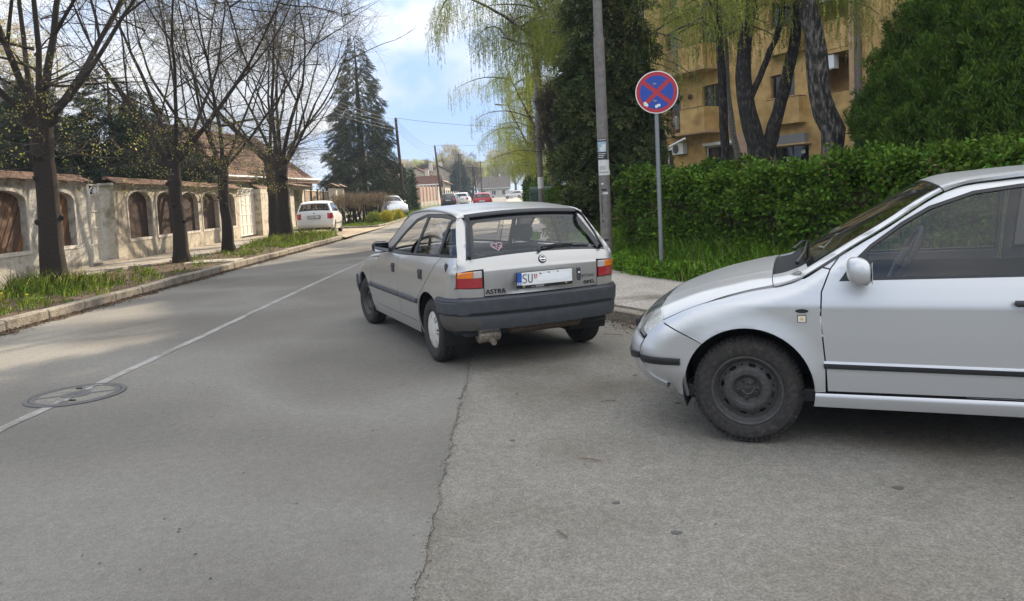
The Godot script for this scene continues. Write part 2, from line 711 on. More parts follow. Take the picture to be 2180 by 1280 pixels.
func kerb_line(pts: Array, called: String, side: float, width: float, height: float, y := 0.0) -> Node3D:
	# one stone between each pair of points; side +1: the stone lies to the right of the walking direction
	var root := Node3D.new()
	root.name = numbered(called)
	add_child(root)
	root.set_meta("kind", "structure")
	for i in pts.size() - 1:
		var a: Vector2 = pts[i]
		var b: Vector2 = pts[i + 1]
		var d := (b - a).normalized()
		var nrm := Vector2(d.y, -d.x) * side
		var m := (a + b) * 0.5 + nrm * width * 0.5
		var mb := MB.new()
		var bas := Basis.looking_at(W(d.x, 0, d.y), Vector3.UP)
		var l := a.distance_to(b)
		mb.box(Vector3(0, 0, 0), Vector3(width, height + 0.1, l - 0.014), 0.028)
		var o := part(mb, "kerb_stone", M.kerb, root)
		o.transform = Transform3D(bas.rotated(Vector3.UP, rnd(-0.012, 0.012)).rotated(Vector3(1, 0, 0), rnd(-0.008, 0.008)), W(m.x, y + rise(m.y) + height * 0.5 - 0.05 + rnd(-0.012, 0.008), m.y))
	return root


func ground():
	# far terrain, rising a little like the road
	var mb := MB.new()
	var ds := [-60.0, -10.0, 20.0, 35.0, 50.0, 65.0, 80.0, 95.0, 120.0, 150.0, 190.0, 230.0, 260.0, 500.0, 2000.0]
	var xs := [-900.0, -200.0, -60.0, -20.0, 0.0, 20.0, 60.0, 200.0, 900.0]
	for d in ds:
		for x in xs:
			mb.vert(W(x, rise(d) - 0.06, d), Vector3.UP)
	for i in ds.size() - 1:
		for k in xs.size() - 1:
			var a := i * xs.size() + k
			mb.tri(a, a + 1, a + xs.size())
			mb.tri(a + 1, a + xs.size(), a + xs.size() + 1)
	structure(mb, "ground", M.turf)
	right_kerb = curve_pts([Vector2(-0.55, 60), Vector2(-0.5, 30), Vector2(-0.45, 16), Vector2(-0.36, 12.2), Vector2(0.05, 10.35), Vector2(0.62, 9.05), Vector2(1.02, 8.28), Vector2(1.34, 7.72), Vector2(2.9, 5.0), Vector2(5.2, 1.0), Vector2(8.0, -4.0)], 0.9)
	# side apron under the parked cars
	var ap := [Vector2(-0.75, 36), Vector2(-0.75, -8), Vector2(9.0, -8)]
	for i in range(right_kerb.size() - 1, -1, -1):
		if right_kerb[i].y < 34.0 and right_kerb[i].y > -7.5:
			ap.append(right_kerb[i] + Vector2(0.05, 0.03))
	var sa := structure(poly_sheet(ap, -0.006), "side_asphalt", M.apron)
	rng.seed = 12
	var tar := mat(lin(0.085, 0.08, 0.075), 0.8)
	for q in [[0.62, 3.02, 0.020], [1.72, 3.36, 0.022], [0.42, 3.35, 0.015], [2.05, 4.1, 0.020], [-0.05, 4.3, 0.014], [1.05, 4.9, 0.018], [0.9, 5.7, 0.015]]:
		var pl := PackedVector2Array()
		for j in 11:
			pl.append(Vector2(cos(TAU * j / 11) * 1.25, sin(TAU * j / 11)) * q[2] * rnd(0.75, 1.15))
		var mb2 := MB.new()
		mb2.extrude(pl, 0.003, Transform3D(Basis(Vector3(1, 0, 0), Vector3(0, 0, -1), Vector3(0, 1, 0)), Vector3.ZERO), false)
		part(mb2, "tar_spot", tar, sa).position = W(q[0], -0.003, q[1])
	# road with a slightly crumbled right edge
	var jag := FastNoiseLite.new()
	jag.frequency = 1.6
	jag.fractal_octaves = 4
	var redge := func(d): return -0.41 + 0.022 * jag.get_noise_1d(d * 1.3) + 0.02 * jag.get_noise_1d(d * 9.0) if d < 40.0 else -0.44
	structure(strip_sheet(func(d): return kerb_x(d) - 0.05 if d < 100.0 else kerb_x(100) - 0.05 + 0.006 * (d - 100.0), redge, -8.0, 40.0, 0.06, 0.0), "road", M.road)
	structure(strip_sheet(func(d): return kerb_x(d) - 0.05, func(d): return -0.44 + 0.03 * maxf(0.0, d - 120.0), 40.0, 215.0, 1.0, 0.0), "road_far", M.road)
	# crumbs along the seam
	var cr := MB.new()
	cr.box(Vector3.ZERO, Vector3(1, 0.6, 0.8), 0.25)
	var xf := []
	for i in 900:
		var d := rnd(2.2, 9.5)
		var x: float = redge.call(d) + rng.randfn(0.0, 0.012)
		var s := rnd(0.003, 0.008)
		xf.append(Transform3D(Basis.from_euler(Vector3(rnd(0, 1), rnd(0, 6), rnd(0, 1))).scaled(Vector3.ONE * s), W(x, 0.001, d)))
	many(cr.mesh(), xf, "seam_crumbs", mat(lin(0.12, 0.10, 0.08), 1.0), self)
	# soil washed into the gutters
	var gj := func(d): return 0.20 + 0.16 * jag.get_noise_1d(d * 1.1 + 9.0) + 0.07 * jag.get_noise_1d(d * 8.0)
	structure(strip_sheet(func(d): return kerb_x(d) - 0.03, func(d): return kerb_x(d) + maxf(0.03, gj.call(d)), 4.0, 31.0, 0.05, 0.004), "gutter_soil", M.soil)
	# centre line
	var cx := func(d): return -3.56 + 0.045 * sin(d * 0.33) * clampf(d / 12.0, 0.3, 1.0) + 0.012 * jag.get_noise_1d(d * 0.9)
	structure(strip_sheet(func(d): return cx.call(d) - 0.045 + 0.012 * jag.get_noise_1d(d * 7.0), func(d): return cx.call(d) + 0.045 + 0.012 * jag.get_noise_1d(d * 7.0 + 50.0), -2.0, 160.0, 0.08, 0.004), "centre_line", M.line)
	manhole()
	# left kerb, verge, pavement
	var kp := []
	var d := 5.0
	while d < 29.6:
		kp.append(Vector2(kerb_x(d), d))
		d += 0.92
	kp.append_array([Vector2(-6.78, 30.3), Vector2(-6.95, 30.95), Vector2(-7.35, 31.45), Vector2(-7.95, 31.7), Vector2(-8.7, 31.8)])
	kerb_line(kp, "left_kerb", -1.0, 0.17, 0.14)
	var vg := [Vector2(-6.6, 2), Vector2(-9.35, 2), Vector2(-9.35, 16.0), Vector2(-8.95, 20), Vector2(-8.95, 31.7), Vector2(-7.9, 31.6), Vector2(-7.1, 31.1), Vector2(-6.85, 30.0)]
	structure(poly_sheet(vg, 0.115), "verge_soil", M.soil)
	var lp := Node3D.new()
	lp.name = numbered("left_pavement")
	add_child(lp)
	lp.set_meta("kind", "structure")
	for row in 2:
		var dd := 8.0
		while dd < 32.0:
			var l := 1.15
			var x0 := -9.02 if dd > 17.5 else -9.35
			var w := (absf(-10.2 - (dd - 14.9) * 0.0745 - x0) + 0.05) / 2.0
			var b := MB.new()
			b.box(Vector3.ZERO, Vector3(w - 0.012, 0.12, l - 0.012), 0.006)
			var o := part(b, "paving_slab", M.concrete, lp)
			o.position = W(x0 - w * (row + 0.5), 0.09 + rnd(-0.004, 0.004), dd + l * 0.5)
			dd += l
	var cov := MB.new()
	cov.box(Vector3.ZERO, Vector3(1.25, 0.05, 0.9), 0.01)
	var cvo := structure(cov, "concrete_cover_slab", M.concrete)
	cvo.position = W(-7.5, 0.125, 18.9)
	cvo.rotation.y = 0.1
	# driveway where the white hatchback stands, and the planted island after it
	structure(poly_sheet([Vector2(-6.5, 29.6), Vector2(-6.85, 30.5), Vector2(-7.3, 31.2), Vector2(-8.0, 31.5), Vector2(-9.0, 31.6), Vector2(-12.6, 31.6), Vector2(-12.9, 44), Vector2(-7.6, 41.2), Vector2(-6.62, 41.5)], 0.09), "driveway", M.dusty)
	var isl := curve_pts([Vector2(-13.0, 43.5), Vector2(-9.0, 40.2), Vector2(-7.35, 39.6), Vector2(-6.9, 40.6), Vector2(-6.85, 44.0), Vector2(-6.9, 55.0), Vector2(-7.0, 90.0)], 1.1)
	kerb_line(isl, "island_kerb", -1.0, 0.16, 0.13)
	structure(strip_sheet(func(q): return -30.0, func(q): return -7.0 if q > 41.0 else -7.2 - (41.0 - q) * 4.0, 39.9, 200.0, 1.0, 0.11), "far_left_verge", M.turf)
	structure(strip_sheet(func(q): return -11.9, func(q): return -10.3, 45.0, 110.0, 2.0, 0.125), "far_left_pavement", M.concrete)
	# right-hand kerb, slab pavement and bank
	var near := []
	for p in right_kerb:
		near.append(p)
	kerb_line(near, "right_kerb", -1.0, 0.15, 0.13)
	right_pavement()
	var bank := []
	for i in right_kerb.size():
		bank.append(offset_right(i, 2.05))
	var bp := bank.duplicate()
	bp.append_array([Vector2(40, -4), Vector2(40, 60)])
	structure(poly_sheet(bp, 0.11), "grass_bank", M.turf)
	structure(strip_sheet(func(q): return 1.5, func(q): return 60.0, 60.0, 200.0, 2.0, 0.1), "far_right_verge", M.turf)
	structure(strip_sheet(func(q): return -0.4 + 0.03 * maxf(0.0, q - 120.0), func(q): return 1.5 + 0.03 * maxf(0.0, q - 120.0), 60.0, 200.0, 2.0, 0.13), "far_right_pavement", M.concrete)


func offset_right(i: int, o: float) -> Vector2:
	var a: Vector2 = right_kerb[maxi(0, i - 1)]
	var b: Vector2 = right_kerb[mini(right_kerb.size() - 1, i + 1)]
	var d := (b - a).normalized()
	return right_kerb[i] + Vector2(-d.y, d.x) * o


func right_pavement():
	var root := Node3D.new()
	root.name = numbered("right_pavement")
	add_child(root)
	root.set_meta("kind", "structure")
	var i := 0
	while i < right_kerb.size() - 1:
		var j := mini(i + 2, right_kerb.size() - 1)
		var q := PackedVector2Array()
		for k in range(i, j + 1):
			q.append(offset_right(k, 0.165))
		for k in range(j, i - 1, -1):
			q.append(offset_right(k, 2.07))
		var sh := Geometry2D.offset_polygon(q, -0.008)
		if sh.size():
			var mb := MB.new()
			var flat := PackedVector2Array()
			for p in sh[0]:
				flat.append(Vector2(p.x, p.y))
			# outline lies in x and depth; stand it flat
			mb.extrude(flat, 0.12, Transform3D(Basis(Vector3(1, 0, 0), Vector3(0, 0, -1), Vector3(0, 1, 0)), Vector3(0, 0.132 + rnd(-0.004, 0.004), 0)))
			part(mb, "pavement_slab", M.concrete, root)
		i = j


func manhole():
	var t := thing("manhole_cover", "round iron manhole cover with concrete infill set across the white centre line", "manhole cover", W(-3.53, 0.0, 5.92))
	t.scale = Vector3(0.85, 1.0, 0.85)
	var ring := MB.new()
	ring.lathe([Vector2(0.425, 0.0), Vector2(0.425, 0.009), Vector2(0.425, 0.009), Vector2(0.385, 0.009), Vector2(0.385, 0.009), Vector2(0.383, 0.001), Vector2(0.377, 0.001), Vector2(0.375, 0.0085), Vector2(0.375, 0.0085), Vector2(0.335, 0.0085), Vector2(0.335, 0.0085), Vector2(0.333, 0.002)], Transform3D.IDENTITY, 56)
	part(ring, "frame", M.iron, t)
	var inf := MB.new()
	inf.lathe([Vector2(0.335, 0.0045), Vector2(0.0, 0.0055)], Transform3D.IDENTITY, 48)
	part(inf, "concrete_infill", M.apron, t)
	for k in 2:
		var b := MB.new()
		b.box(Vector3(0, 0.005, 0), Vector3(0.68, 0.008, 0.035), 0.003)
		var o := part(b, "rib", M.iron, t)
		o.rotation.y = 0.35 + k * PI / 2.2
	var hub := MB.new()
	hub.lathe([Vector2(0.13, 0.002), Vector2(0.125, 0.0105), Vector2(0.125, 0.0105), Vector2(0.075, 0.0105), Vector2(0.075, 0.0105), Vector2(0.07, 0.0062), Vector2(0.0, 0.0062)], Transform3D.IDENTITY, 32)
	part(hub, "hub_ring", M.iron, t)
	for s in [-1, 1]:
		var l := MB.new()
		l.box(Vector3(0, 0.0075, 0), Vector3(0.055, 0.007, 0.025), 0.003)
		var o := part(l, "lifting_slot", M.black, t)
		o.position = Vector3(0.1 * s, 0.0035, 0.23 * s)
	for s in [-1, 1]:
		var p := MB.new()
		for k in 9:
			p.box(Vector3(rnd(-0.03, 0.03), 0.0098, s * (0.15 + k * 0.025)), Vector3(rnd(0.03, 0.08), 0.0014, rnd(0.012, 0.026)))
		part(p, "worn_line_paint", M.line, t)


# ---------------------------------------------------------------- garden wall on the left
func arch(u0: float, u1: float, y0: float, ys: float, y1: float) -> PackedVector2Array:
	var p := PackedVector2Array([Vector2(u0, y0), Vector2(u1, y0)])
	for k in 13:
		var a := PI * k / 12.0
		p.append(Vector2((u0 + u1) / 2 + (u1 - u0) / 2 * cos(a), ys + (y1 - ys) * sin(a)))
	return p


func grow_arch(p: PackedVector2Array, by: float) -> PackedVector2Array:
	return Geometry2D.offset_polygon(p, by)[0]


func wall_segment(t: Node3D, u0: float, u1: float, arches: Array, m: Material, thick := 0.34):
	var outer := PackedVector2Array([Vector2(u0, 0.0), Vector2(u1, 0.0), Vector2(u1, 2.2), Vector2(u0, 2.2)])
	var mb := MB.new()
	var plane := func(a, b): return Vector3(a, b, 0.0)
	mb.sheet(plane, outer, 0.5, Vector3((u0 + u1) / 2, 1, -20), 0.0, null, arches)
	for a in arches:
		for i in a.size():
			var p: Vector2 = a[i]
			var q: Vector2 = a[(i + 1) % a.size()]
			mb.face([Vector3(p.x, p.y, 0), Vector3(q.x, q.y, 0), Vector3(q.x, q.y, -0.2), Vector3(p.x, p.y, -0.2)])
	mb.box(Vector3((u0 + u1) / 2, 1.1, -thick / 2 - 0.105), Vector3(u1 - u0 - 0.004, 2.2, thick - 0.21))
	for e in [u0, u1]:
		mb.face([Vector3(e, 0, 0), Vector3(e, 2.2, 0), Vector3(e, 2.2, -0.21), Vector3(e, 0, -0.21)], Vector3(-1 if e == u0 else 1, 0, 0))
	mb.face([Vector3(u0, 2.2, 0), Vector3(u1, 2.2, 0), Vector3(u1, 2.2, -0.21), Vector3(u0, 2.2, -0.21)], Vector3.UP)
	part(mb, "wall", m, t)
	for a in arches:
		# raised white surround
		var tr := MB.new()
		var big := grow_arch(a, 0.075)
		var inn := grow_arch(a, -0.002)
		var f := func(x, y): return Vector3(x, y, 0.022)
		tr.sheet(f, big, 0.3, Vector3(0, 1, -20), 0.03, null, [inn])
		part(tr, "arch_surround", M.trim, t)


func coping(t: Node3D, u0: float, u1: float, tile_mesh: ArrayMesh):
	var mb := MB.new()
	mb.box(Vector3((u0 + u1) / 2, 2.235, -0.15), Vector3(u1 - u0, 0.07, 0.42), 0.01)
	part(mb, "coping_bed", M.plaster, t)
	var n := roundi((u1 - u0) / 0.215)
	for k in n:
		var u := u0 + (k + 0.5) * (u1 - u0) / n
		for s in [1, -1]:
			var o := part(tile_mesh, "roof_tile", M.tile, t)
			o.transform = Transform3D(Basis(Vector3.UP, 0.0 if s > 0 else PI).rotated(Vector3.UP, rnd(-0.05, 0.05)).rotated(Vector3(1, 0, 0), s * rnd(0.40, 0.46)), Vector3(u + rnd(-0.008, 0.008), 2.325 + rnd(-0.006, 0.006), -0.15 + s * 0.165))
	var r := MB.new()
	r.tube([Vector3(u0 - 0.02, 2.395, -0.15), Vector3(u1 + 0.02, 2.395, -0.15)], [0.05], 10)
	part(r, "ridge", M.tile, t)


func tile_shape() -> ArrayMesh:
	# a shallow clay tile with a rounded, slightly curled lower end
	var mb := MB.new()
	var w := 0.105
	for top in [1, 0]:
		var f := mb.v.size()
		for i in 5:
			for j in 4:
				var x := lerpf(-w, w, i / 4.0)
				var z := lerpf(-0.2, 0.2, j / 3.0)
				if j == 3:
					z -= 0.03 * pow(absf(x / w), 2.0)
				var y := 0.022 * cos(x / w * 1.3) + (0.0 if top else -0.016)
				mb.vert(Vector3(x, y, z), Vector3(x * 2.0, 1, 0).normalized() * (1 if top else -1))
		for i in 4:
			for j in 3:
				var a := f + i * 4 + j
				mb.tri(a, a + 1, a + 4)
				mb.tri(a + 1, a + 4, a + 5)
	for i in 4:
		var a := i * 4 + 3
		var b := a + 4
		mb.face([mb.v[a], mb.v[b], mb.v[b + 20], mb.v[a + 20]], Vector3(0, 0, 1))
	return mb.mesh()


func metal_gate(t: Node3D, u0: float, u1: float, z: float, y0: float, y1: float, cols: int, rows: int, fan: bool):
	# welded frame, sheet-metal panes, fretwork on top
	var ytop := y1 - 0.26
	var cw := (u1 - u0) / cols
	for c in cols:
		for r in rows:
			var b := MB.new()
			var h := (ytop - y0) / rows
			b.box(Vector3(u0 + cw * (c + 0.5), y0 + h * (r + 0.5), z + rnd(-0.004, 0.004)), Vector3(cw - 0.03, h - 0.03, 0.012), 0.003)
			part(b, "panel", M.white_sheet, t)
	for c in cols + 1:
		var b := MB.new()
		b.box(Vector3(u0 + cw * c, (y0 + y1) / 2, z + 0.008), Vector3(0.04, y1 - y0, 0.04), 0.006)
		part(b, "upright", M.white_paint, t)
	for r in rows + 1:
		var b := MB.new()
		b.box(Vector3((u0 + u1) / 2, y0 + (ytop - y0) * r / rows, z + 0.012), Vector3(u1 - u0, 0.036, 0.034), 0.006)
		part(b, "rail", M.white_paint, t)
	var tb := MB.new()
	tb.box(Vector3((u0 + u1) / 2, y1, z + 0.012), Vector3(u1 - u0 + 0.05, 0.045, 0.045), 0.006)
	part(tb, "rail", M.white_paint, t)
	if fan:
		for h in 2:
			var c0 := u0 + (u1 - u0) * (0.27 + 0.5 * h) if cols > 1 else u0
			var fr := MB.new()
			var pts := []
			for k in 11:
				var a := PI * k / 10
				pts.append(Vector3(c0 + 0.25 * cos(a), ytop + 0.02 + 0.2 * sin(a), z + 0.01))
			fr.tube(pts, [0.012], 6)
			for k in range(1, 6):
				var a := PI * k / 6
				fr.tube([Vector3(c0, ytop + 0.02, z + 0.01), Vector3(c0 + 0.25 * cos(a), ytop + 0.02 + 0.2 * sin(a), z + 0.01)], [0.01], 5)
			part(fr, "fan_fretwork", M.white_paint, t)
	else:
		for c in cols:
			var fr := MB.new()
			var c0 := u0 + cw * (c + 0.5)
			var ring := []
			for k in 13:
				ring.append(Vector3(c0 + 0.1 * cos(TAU * k / 12), ytop + 0.13 + 0.09 * sin(TAU * k / 12), z + 0.01))
			fr.tube(ring, [0.011], 5, false)
			for s in [-1, 1]:
				fr.tube([Vector3(c0 - s * cw * 0.45, ytop + 0.02, z + 0.01), Vector3(c0 + s * cw * 0.45, y1 - 0.02, z + 0.01)], [0.01], 5)
			part(fr, "fretwork", M.white_paint, t)


func left_wall():
	var at := W(-10.2, 0.0, 14.9)
	var turn := deg_to_rad(94.26)
	var tile := tile_shape()
	# first stretch: two arched openings closed by slanting planks
	var a := thing("garden_wall", "grey plastered garden wall with two arched openings filled with slanting brown planks", "wall", at, turn)
	var arches := [arch(-2.3, -0.72, 0.74, 1.80, 2.02), arch(-0.33, 1.18, 0.74, 1.80, 2.02), arch(1.78, 3.22, 0.74, 1.80, 2.02)]
	wall_segment(a, -6.0, 3.95, arches, M.plaster)
	coping(a, -2.6, 3.98, tile)
	for k in 3:
		var ar: PackedVector2Array = grow_arch(arches[k], -0.004)
		var w := 0.145
		var nd := Vector2(-0.82, 0.57)
		var al := Vector2(0.57, 0.82)
		var c := Vector2((arches[k][0].x + arches[k][1].x) / 2, 1.35)
		for i in range(-9, 10):
			var mid := c + nd * (i * (w + 0.02))
			var band := PackedVector2Array([mid - al * 2 - nd * w / 2, mid + al * 2 - nd * w / 2, mid + al * 2 + nd * w / 2, mid - al * 2 + nd * w / 2])
			for piece in Geometry2D.intersect_polygons(band, ar):
				var mb := MB.new()
				var loc := PackedVector2Array()
				for p in piece:
					loc.append(Vector2((p - c).dot(al), (p - c).dot(nd)))
				mb.extrude(loc, 0.02, Transform3D(Basis.IDENTITY, Vector3(0, 0, rnd(-0.012, 0.012))), false)
				var o := part(mb, "plank", [M.plank, M.plank_mid, M.plank_warm][clampi(rng.randi_range(0, 2) - (1 if k < 2 and rng.randf() < 0.7 else 0), 0, 2)], a)
				o.transform = Transform3D(Basis(Vector3(al.x, al.y, 0), Vector3(nd.x, nd.y, 0), Vector3(0, 0, 1)), Vector3(c.x, c.y, -0.13))
	# wicket door in its recess
	var d := thing("wicket_door", "narrow white sheet metal garden door with fan fretwork on top", "door", at, turn)
	metal_gate(d, 4.06, 5.22, -0.30, 0.24, 2.22, 2, 4, true)
	var hb := MB.new()
	hb.box(Vector3(4.26, 1.14, -0.25), Vector3(0.14, 0.035, 0.03), 0.008)
	part(hb, "handle", M.iron, d)
	var st := MB.new()
	st.box(Vector3(4.9, 0.16, -0.2), Vector3(1.9, 0.12, 0.45), 0.01)
	tag(part(st, "door_step", M.concrete, self), "low concrete step under the narrow white garden door", "step").transform = Transform3D(Basis(Vector3.UP, turn), at)
	# second stretch: five blind arches
	var b := thing("garden_wall", "warm plastered garden wall with five blind arches of brown render", "wall", at, turn)
	var niches := [arch(6.22, 7.88, 0.72, 1.76, 2.07), arch(8.27, 9.92, 0.72, 1.76, 2.07), arch(10.32, 12.02, 0.72, 1.76, 2.07), arch(12.48, 14.32, 0.72, 1.76, 2.07), arch(14.78, 16.56, 0.72, 1.76, 2.07)]
	wall_segment(b, 5.42, 17.25, niches, M.plaster_warm, 0.5)
	for n in niches:
		var mb := MB.new()
		mb.extrude(grow_arch(n, 0.01), 0.03, Transform3D(Basis.IDENTITY, Vector3(0, 0, -0.14)), false)
		part(mb, "niche_panel", M.niche, b)
	coping(b, 5.3, 17.3, tile)
	# gates and pillars
	var g := thing("driveway_gate", "wide white sheet metal gate beside the five blind arches", "gate", at, turn)
	metal_gate(g, 17.5, 20.9, -0.35, 0.2, 2.32, 5, 4, false)
	var p := thing("gate_pillar", "plastered gate pillar with a tiled cap between the two white gates", "pillar", at, turn)
	var pm := MB.new()
	pm.box(Vector3(22.15, 1.15, -0.35), Vector3(2.4, 2.3, 0.7), 0.01)
	part(pm, "shaft", M.plaster_warm, p)
	for k in 12:
		for s in [1, -1]:
			var o := part(tile, "roof_tile", M.tile, p)
			o.transform = Transform3D(Basis(Vector3.UP, 0.0 if s > 0 else PI).rotated(Vector3(1, 0, 0), s * 0.5), Vector3(21.0 + k * 0.21, 2.40, -0.35 + s * 0.18))
	var g2 := thing("driveway_gate", "further white gate partly hidden behind the double tree trunk", "gate", at, turn)
	metal_gate(g2, 23.5, 27.6, -0.35, 0.2, 2.32, 5, 4, false)
	var p2 := thing("gate_canopy", "small tiled canopy roof on two plastered pillars beside the brown board fence", "canopy", at, turn)
	for u in [28.2, 31.4]:
		var q := MB.new()
		q.box(Vector3(u, 1.2, -0.3), Vector3(1.0 if u < 29 else 0.7, 2.4, 0.5), 0.01)
		part(q, "pillar", M.plaster_warm, p2)
	var cd := MB.new()
	cd.box(Vector3(30.0, 1.15, -0.55), Vector3(2.2, 2.1, 0.06))
	part(cd, "dark_door", M.plank, p2)
	for s in [1, -1]:
		for k in 20:
			var o := part(tile, "roof_tile", M.tile, p2)
			o.transform = Transform3D(Basis(Vector3.UP, 0.0 if s > 0 else PI).rotated(Vector3(1, 0, 0), s * 0.5).scaled(Vector3(1, 1, 2.4)), Vector3(27.8 + k * 0.215, 2.62, -0.35 + s * 0.42))
	# brown board fence on a low beige wall behind the white hatchback
	var f := thing("board_fence", "brown board fence with dark posts on a low beige wall behind the white hatchback", "fence", at, turn)
	var lw := MB.new()
	lw.box(Vector3(42.0, 0.5, -0.2), Vector3(20.0, 0.9, 0.3), 0.01)
	part(lw, "plinth", M.plaster_warm, f)
	for k in 62:
		var q := MB.new()
		q.box(Vector3.ZERO, Vector3(0.27, 1.35 + rnd(-0.02, 0.02), 0.025), 0.004)
		var o := part(q, "board", M.fence_wood, f)
		o.position = Vector3(32.3 + k * 0.3, 1.66, -0.2 + rnd(-0.005, 0.005))
	for k in 9:
		var q := MB.new()
		q.box(Vector3(32.2 + k * 2.3, 1.5, -0.13), Vector3(0.09, 2.0, 0.09), 0.01)
		part(q, "post", M.black, f)
	var tr := MB.new()
	tr.box(Vector3(42.0, 2.36, -0.2), Vector3(19.6, 0.06, 0.1), 0.01)
	part(tr, "top_rail", M.trim, f)


# ---------------------------------------------------------------- car bodies
# A car body is a side outline (z forward from the rear axle, y up) with a width at each height; corners are rounded by r and ends bowed by crown.
class Body:
	var sil := PackedVector2Array()
	var nrm := PackedVector2Array()
	var cr := PackedFloat32Array()
	var rr := PackedFloat32Array()
	var acc := PackedFloat32Array()
	var wt := PackedFloat32Array()
	var f0 := 2.3
	var f1 := 3.3
	var ft := 0.05
	var b0 := 0.2
	var b1 := -0.75
	var bt := 0.04
	var gx0 := -1.2
	var gy0 := 0.0
	var gs := 0.025
	var gw := 0
	var gh := 0
	var gd := PackedFloat32Array()
	var gr := PackedFloat32Array()
	var top_i := 0

	func _init(ctrl: Array, widths: Array, taper: Array, fine := 6, smooth := 3):
		for i in ctrl.size() - 1:
			var p0 = ctrl[maxi(0, i - 1)]
			var p1 = ctrl[i]
			var p2 = ctrl[i + 1]
			var p3 = ctrl[mini(ctrl.size() - 1, i + 2)]
			for k in fine:
				var t := float(k) / fine
				var q := Vector2(p1[0], p1[1]).cubic_interpolate(Vector2(p2[0], p2[1]), Vector2(p0[0], p0[1]) if i > 0 else Vector2(p1[0], p1[1]), Vector2(p3[0], p3[1]), t)
				sil.append(q)
				cr.append(lerpf(p1[2], p2[2], smoothstep(0, 1, t)))
				rr.append(lerpf(p1[3], p2[3], smoothstep(0, 1, t)))
		var e = ctrl[-1]
		sil.append(Vector2(e[0], e[1]))
		cr.append(e[2])
		rr.append(e[3])
		var s := 0.0
		for i in sil.size():
			if i > 0:
				s += sil[i].distance_to(sil[i - 1])
			acc.append(s)
			var d := (sil[mini(i + 1, sil.size() - 1)] - sil[maxi(0, i - 1)]).normalized()
			nrm.append(Vector2(-d.y, d.x))
			if sil[i].y > sil[top_i].y:
				top_i = i
		f0 = taper[0]; f1 = taper[1]; ft = taper[2]; b0 = taper[3]; b1 = taper[4]; bt = taper[5]
		var raw := PackedFloat32Array()
		for k in 180:
			var y := k * 0.01
			var w: float = widths[0][1]
			for i in widths.size() - 1:
				if y >= widths[i][0]:
					var t := clampf((y - widths[i][0]) / (widths[i + 1][0] - widths[i][0]), 0.0, 1.0)
					w = lerpf(widths[i][1], widths[i + 1][1], t)
			raw.append(w)
		for k in 180:
			var a := 0.0
			for j in range(-smooth, smooth + 1):
				a += raw[clampi(k + j, 0, 179)]
			wt.append(a / (2.0 * smooth + 1.0))
		gw = 200
		gh = 72
		for j in gh:
			for i in gw:
				var p := Vector2(gx0 + i * gs, gy0 + j * gs)
				var best := 9.0
				var bi := 0
				for k in range(0, sil.size() - 1):
					var c := Geometry2D.get_closest_point_to_segment(p, sil[k], sil[k + 1])
					var q := p.distance_squared_to(c)
					if q < best:
						best = q
						bi = k
				var sd := sqrt(best)
				if (p - sil[bi]).dot(nrm[bi]) > 0.0 and sd < 0.3:
					sd = -sd
				gd.append(sd - cr[bi])
				gr.append(rr[bi])

	func w(z: float, y: float) -> float:
		var k := clampf(y, 0.0, 1.78) * 100.0
		var i := int(k)
		var b := lerpf(wt[i], wt[i + 1], k - i)
		return b * (1.0 - ft * pow(clampf((z - f0) / (f1 - f0), 0.0, 1.2), 2.0) - bt * pow(clampf((b0 - z) / (b0 - b1), 0.0, 1.2), 2.0))

	func inset(d: float, r: float) -> float:
		if d >= r:
			return 0.0
		d = maxf(d, 0.0)
		return r - sqrt(maxf(0.0, r * r - (r - d) * (r - d)))

	func side(z: float, y: float, sg: float) -> Vector3:
		var fx := clampf((z - gx0) / gs, 0.0, gw - 1.001)
		var fy := clampf((y - gy0) / gs, 0.0, gh - 1.001)
		var i := int(fx)
		var j := int(fy)
		var a := fx - i
		var b := fy - j
		var o := j * gw + i
		var d := lerpf(lerpf(gd[o], gd[o + 1], a), lerpf(gd[o + gw], gd[o + gw + 1], a), b)
		var r := lerpf(lerpf(gr[o], gr[o + 1], a), lerpf(gr[o + gw], gr[o + gw + 1], a), b)
		return Vector3(sg * (w(z, y) - inset(d, r)), y, -z)

	func at(s: float) -> Array:
		var i := clampi(acc.bsearch(s) - 1, 0, sil.size() - 2)
		var t := clampf((s - acc[i]) / maxf(1e-6, acc[i + 1] - acc[i]), -0.2, 1.2)
		return [sil[i].lerp(sil[i + 1], t), nrm[i].lerp(nrm[i + 1], t).normalized(), lerpf(cr[i], cr[i + 1], t), lerpf(rr[i], rr[i + 1], t)]

	func strip(x: float, s: float) -> Vector3:
		var q := at(s)
		var p: Vector2 = q[0]
		var pos := p
		var ww := w(p.x, p.y)
		for k in 2:
			var u := clampf(absf(x) / ww, 0.0, 1.0)
			var d: float = inset(ww - absf(x), q[3]) + q[2] * u * u
			pos = p - q[1] * d
			ww = w(pos.x, pos.y)
		return Vector3(x, pos.y, -pos.x)

	func xlim(s: float) -> float:
		var q := at(s)
		var p: Vector2 = q[0] - q[1] * (0.29 * q[3] + q[2])
		return w(p.x, p.y) - 0.29 * q[3]

	func s_rear(y: float) -> float:
		for i in range(0, top_i):
			if sil[i].y <= y and sil[i + 1].y > y:
				return lerpf(acc[i], acc[i + 1], (y - sil[i].y) / (sil[i + 1].y - sil[i].y))
		return acc[top_i]

	func s_front(y: float) -> float:
		for i in range(sil.size() - 2, top_i, -1):
			if sil[i + 1].y <= y and sil[i].y > y:
				return lerpf(acc[i + 1], acc[i], (y - sil[i + 1].y) / (sil[i].y - sil[i + 1].y))
		return acc[-1]

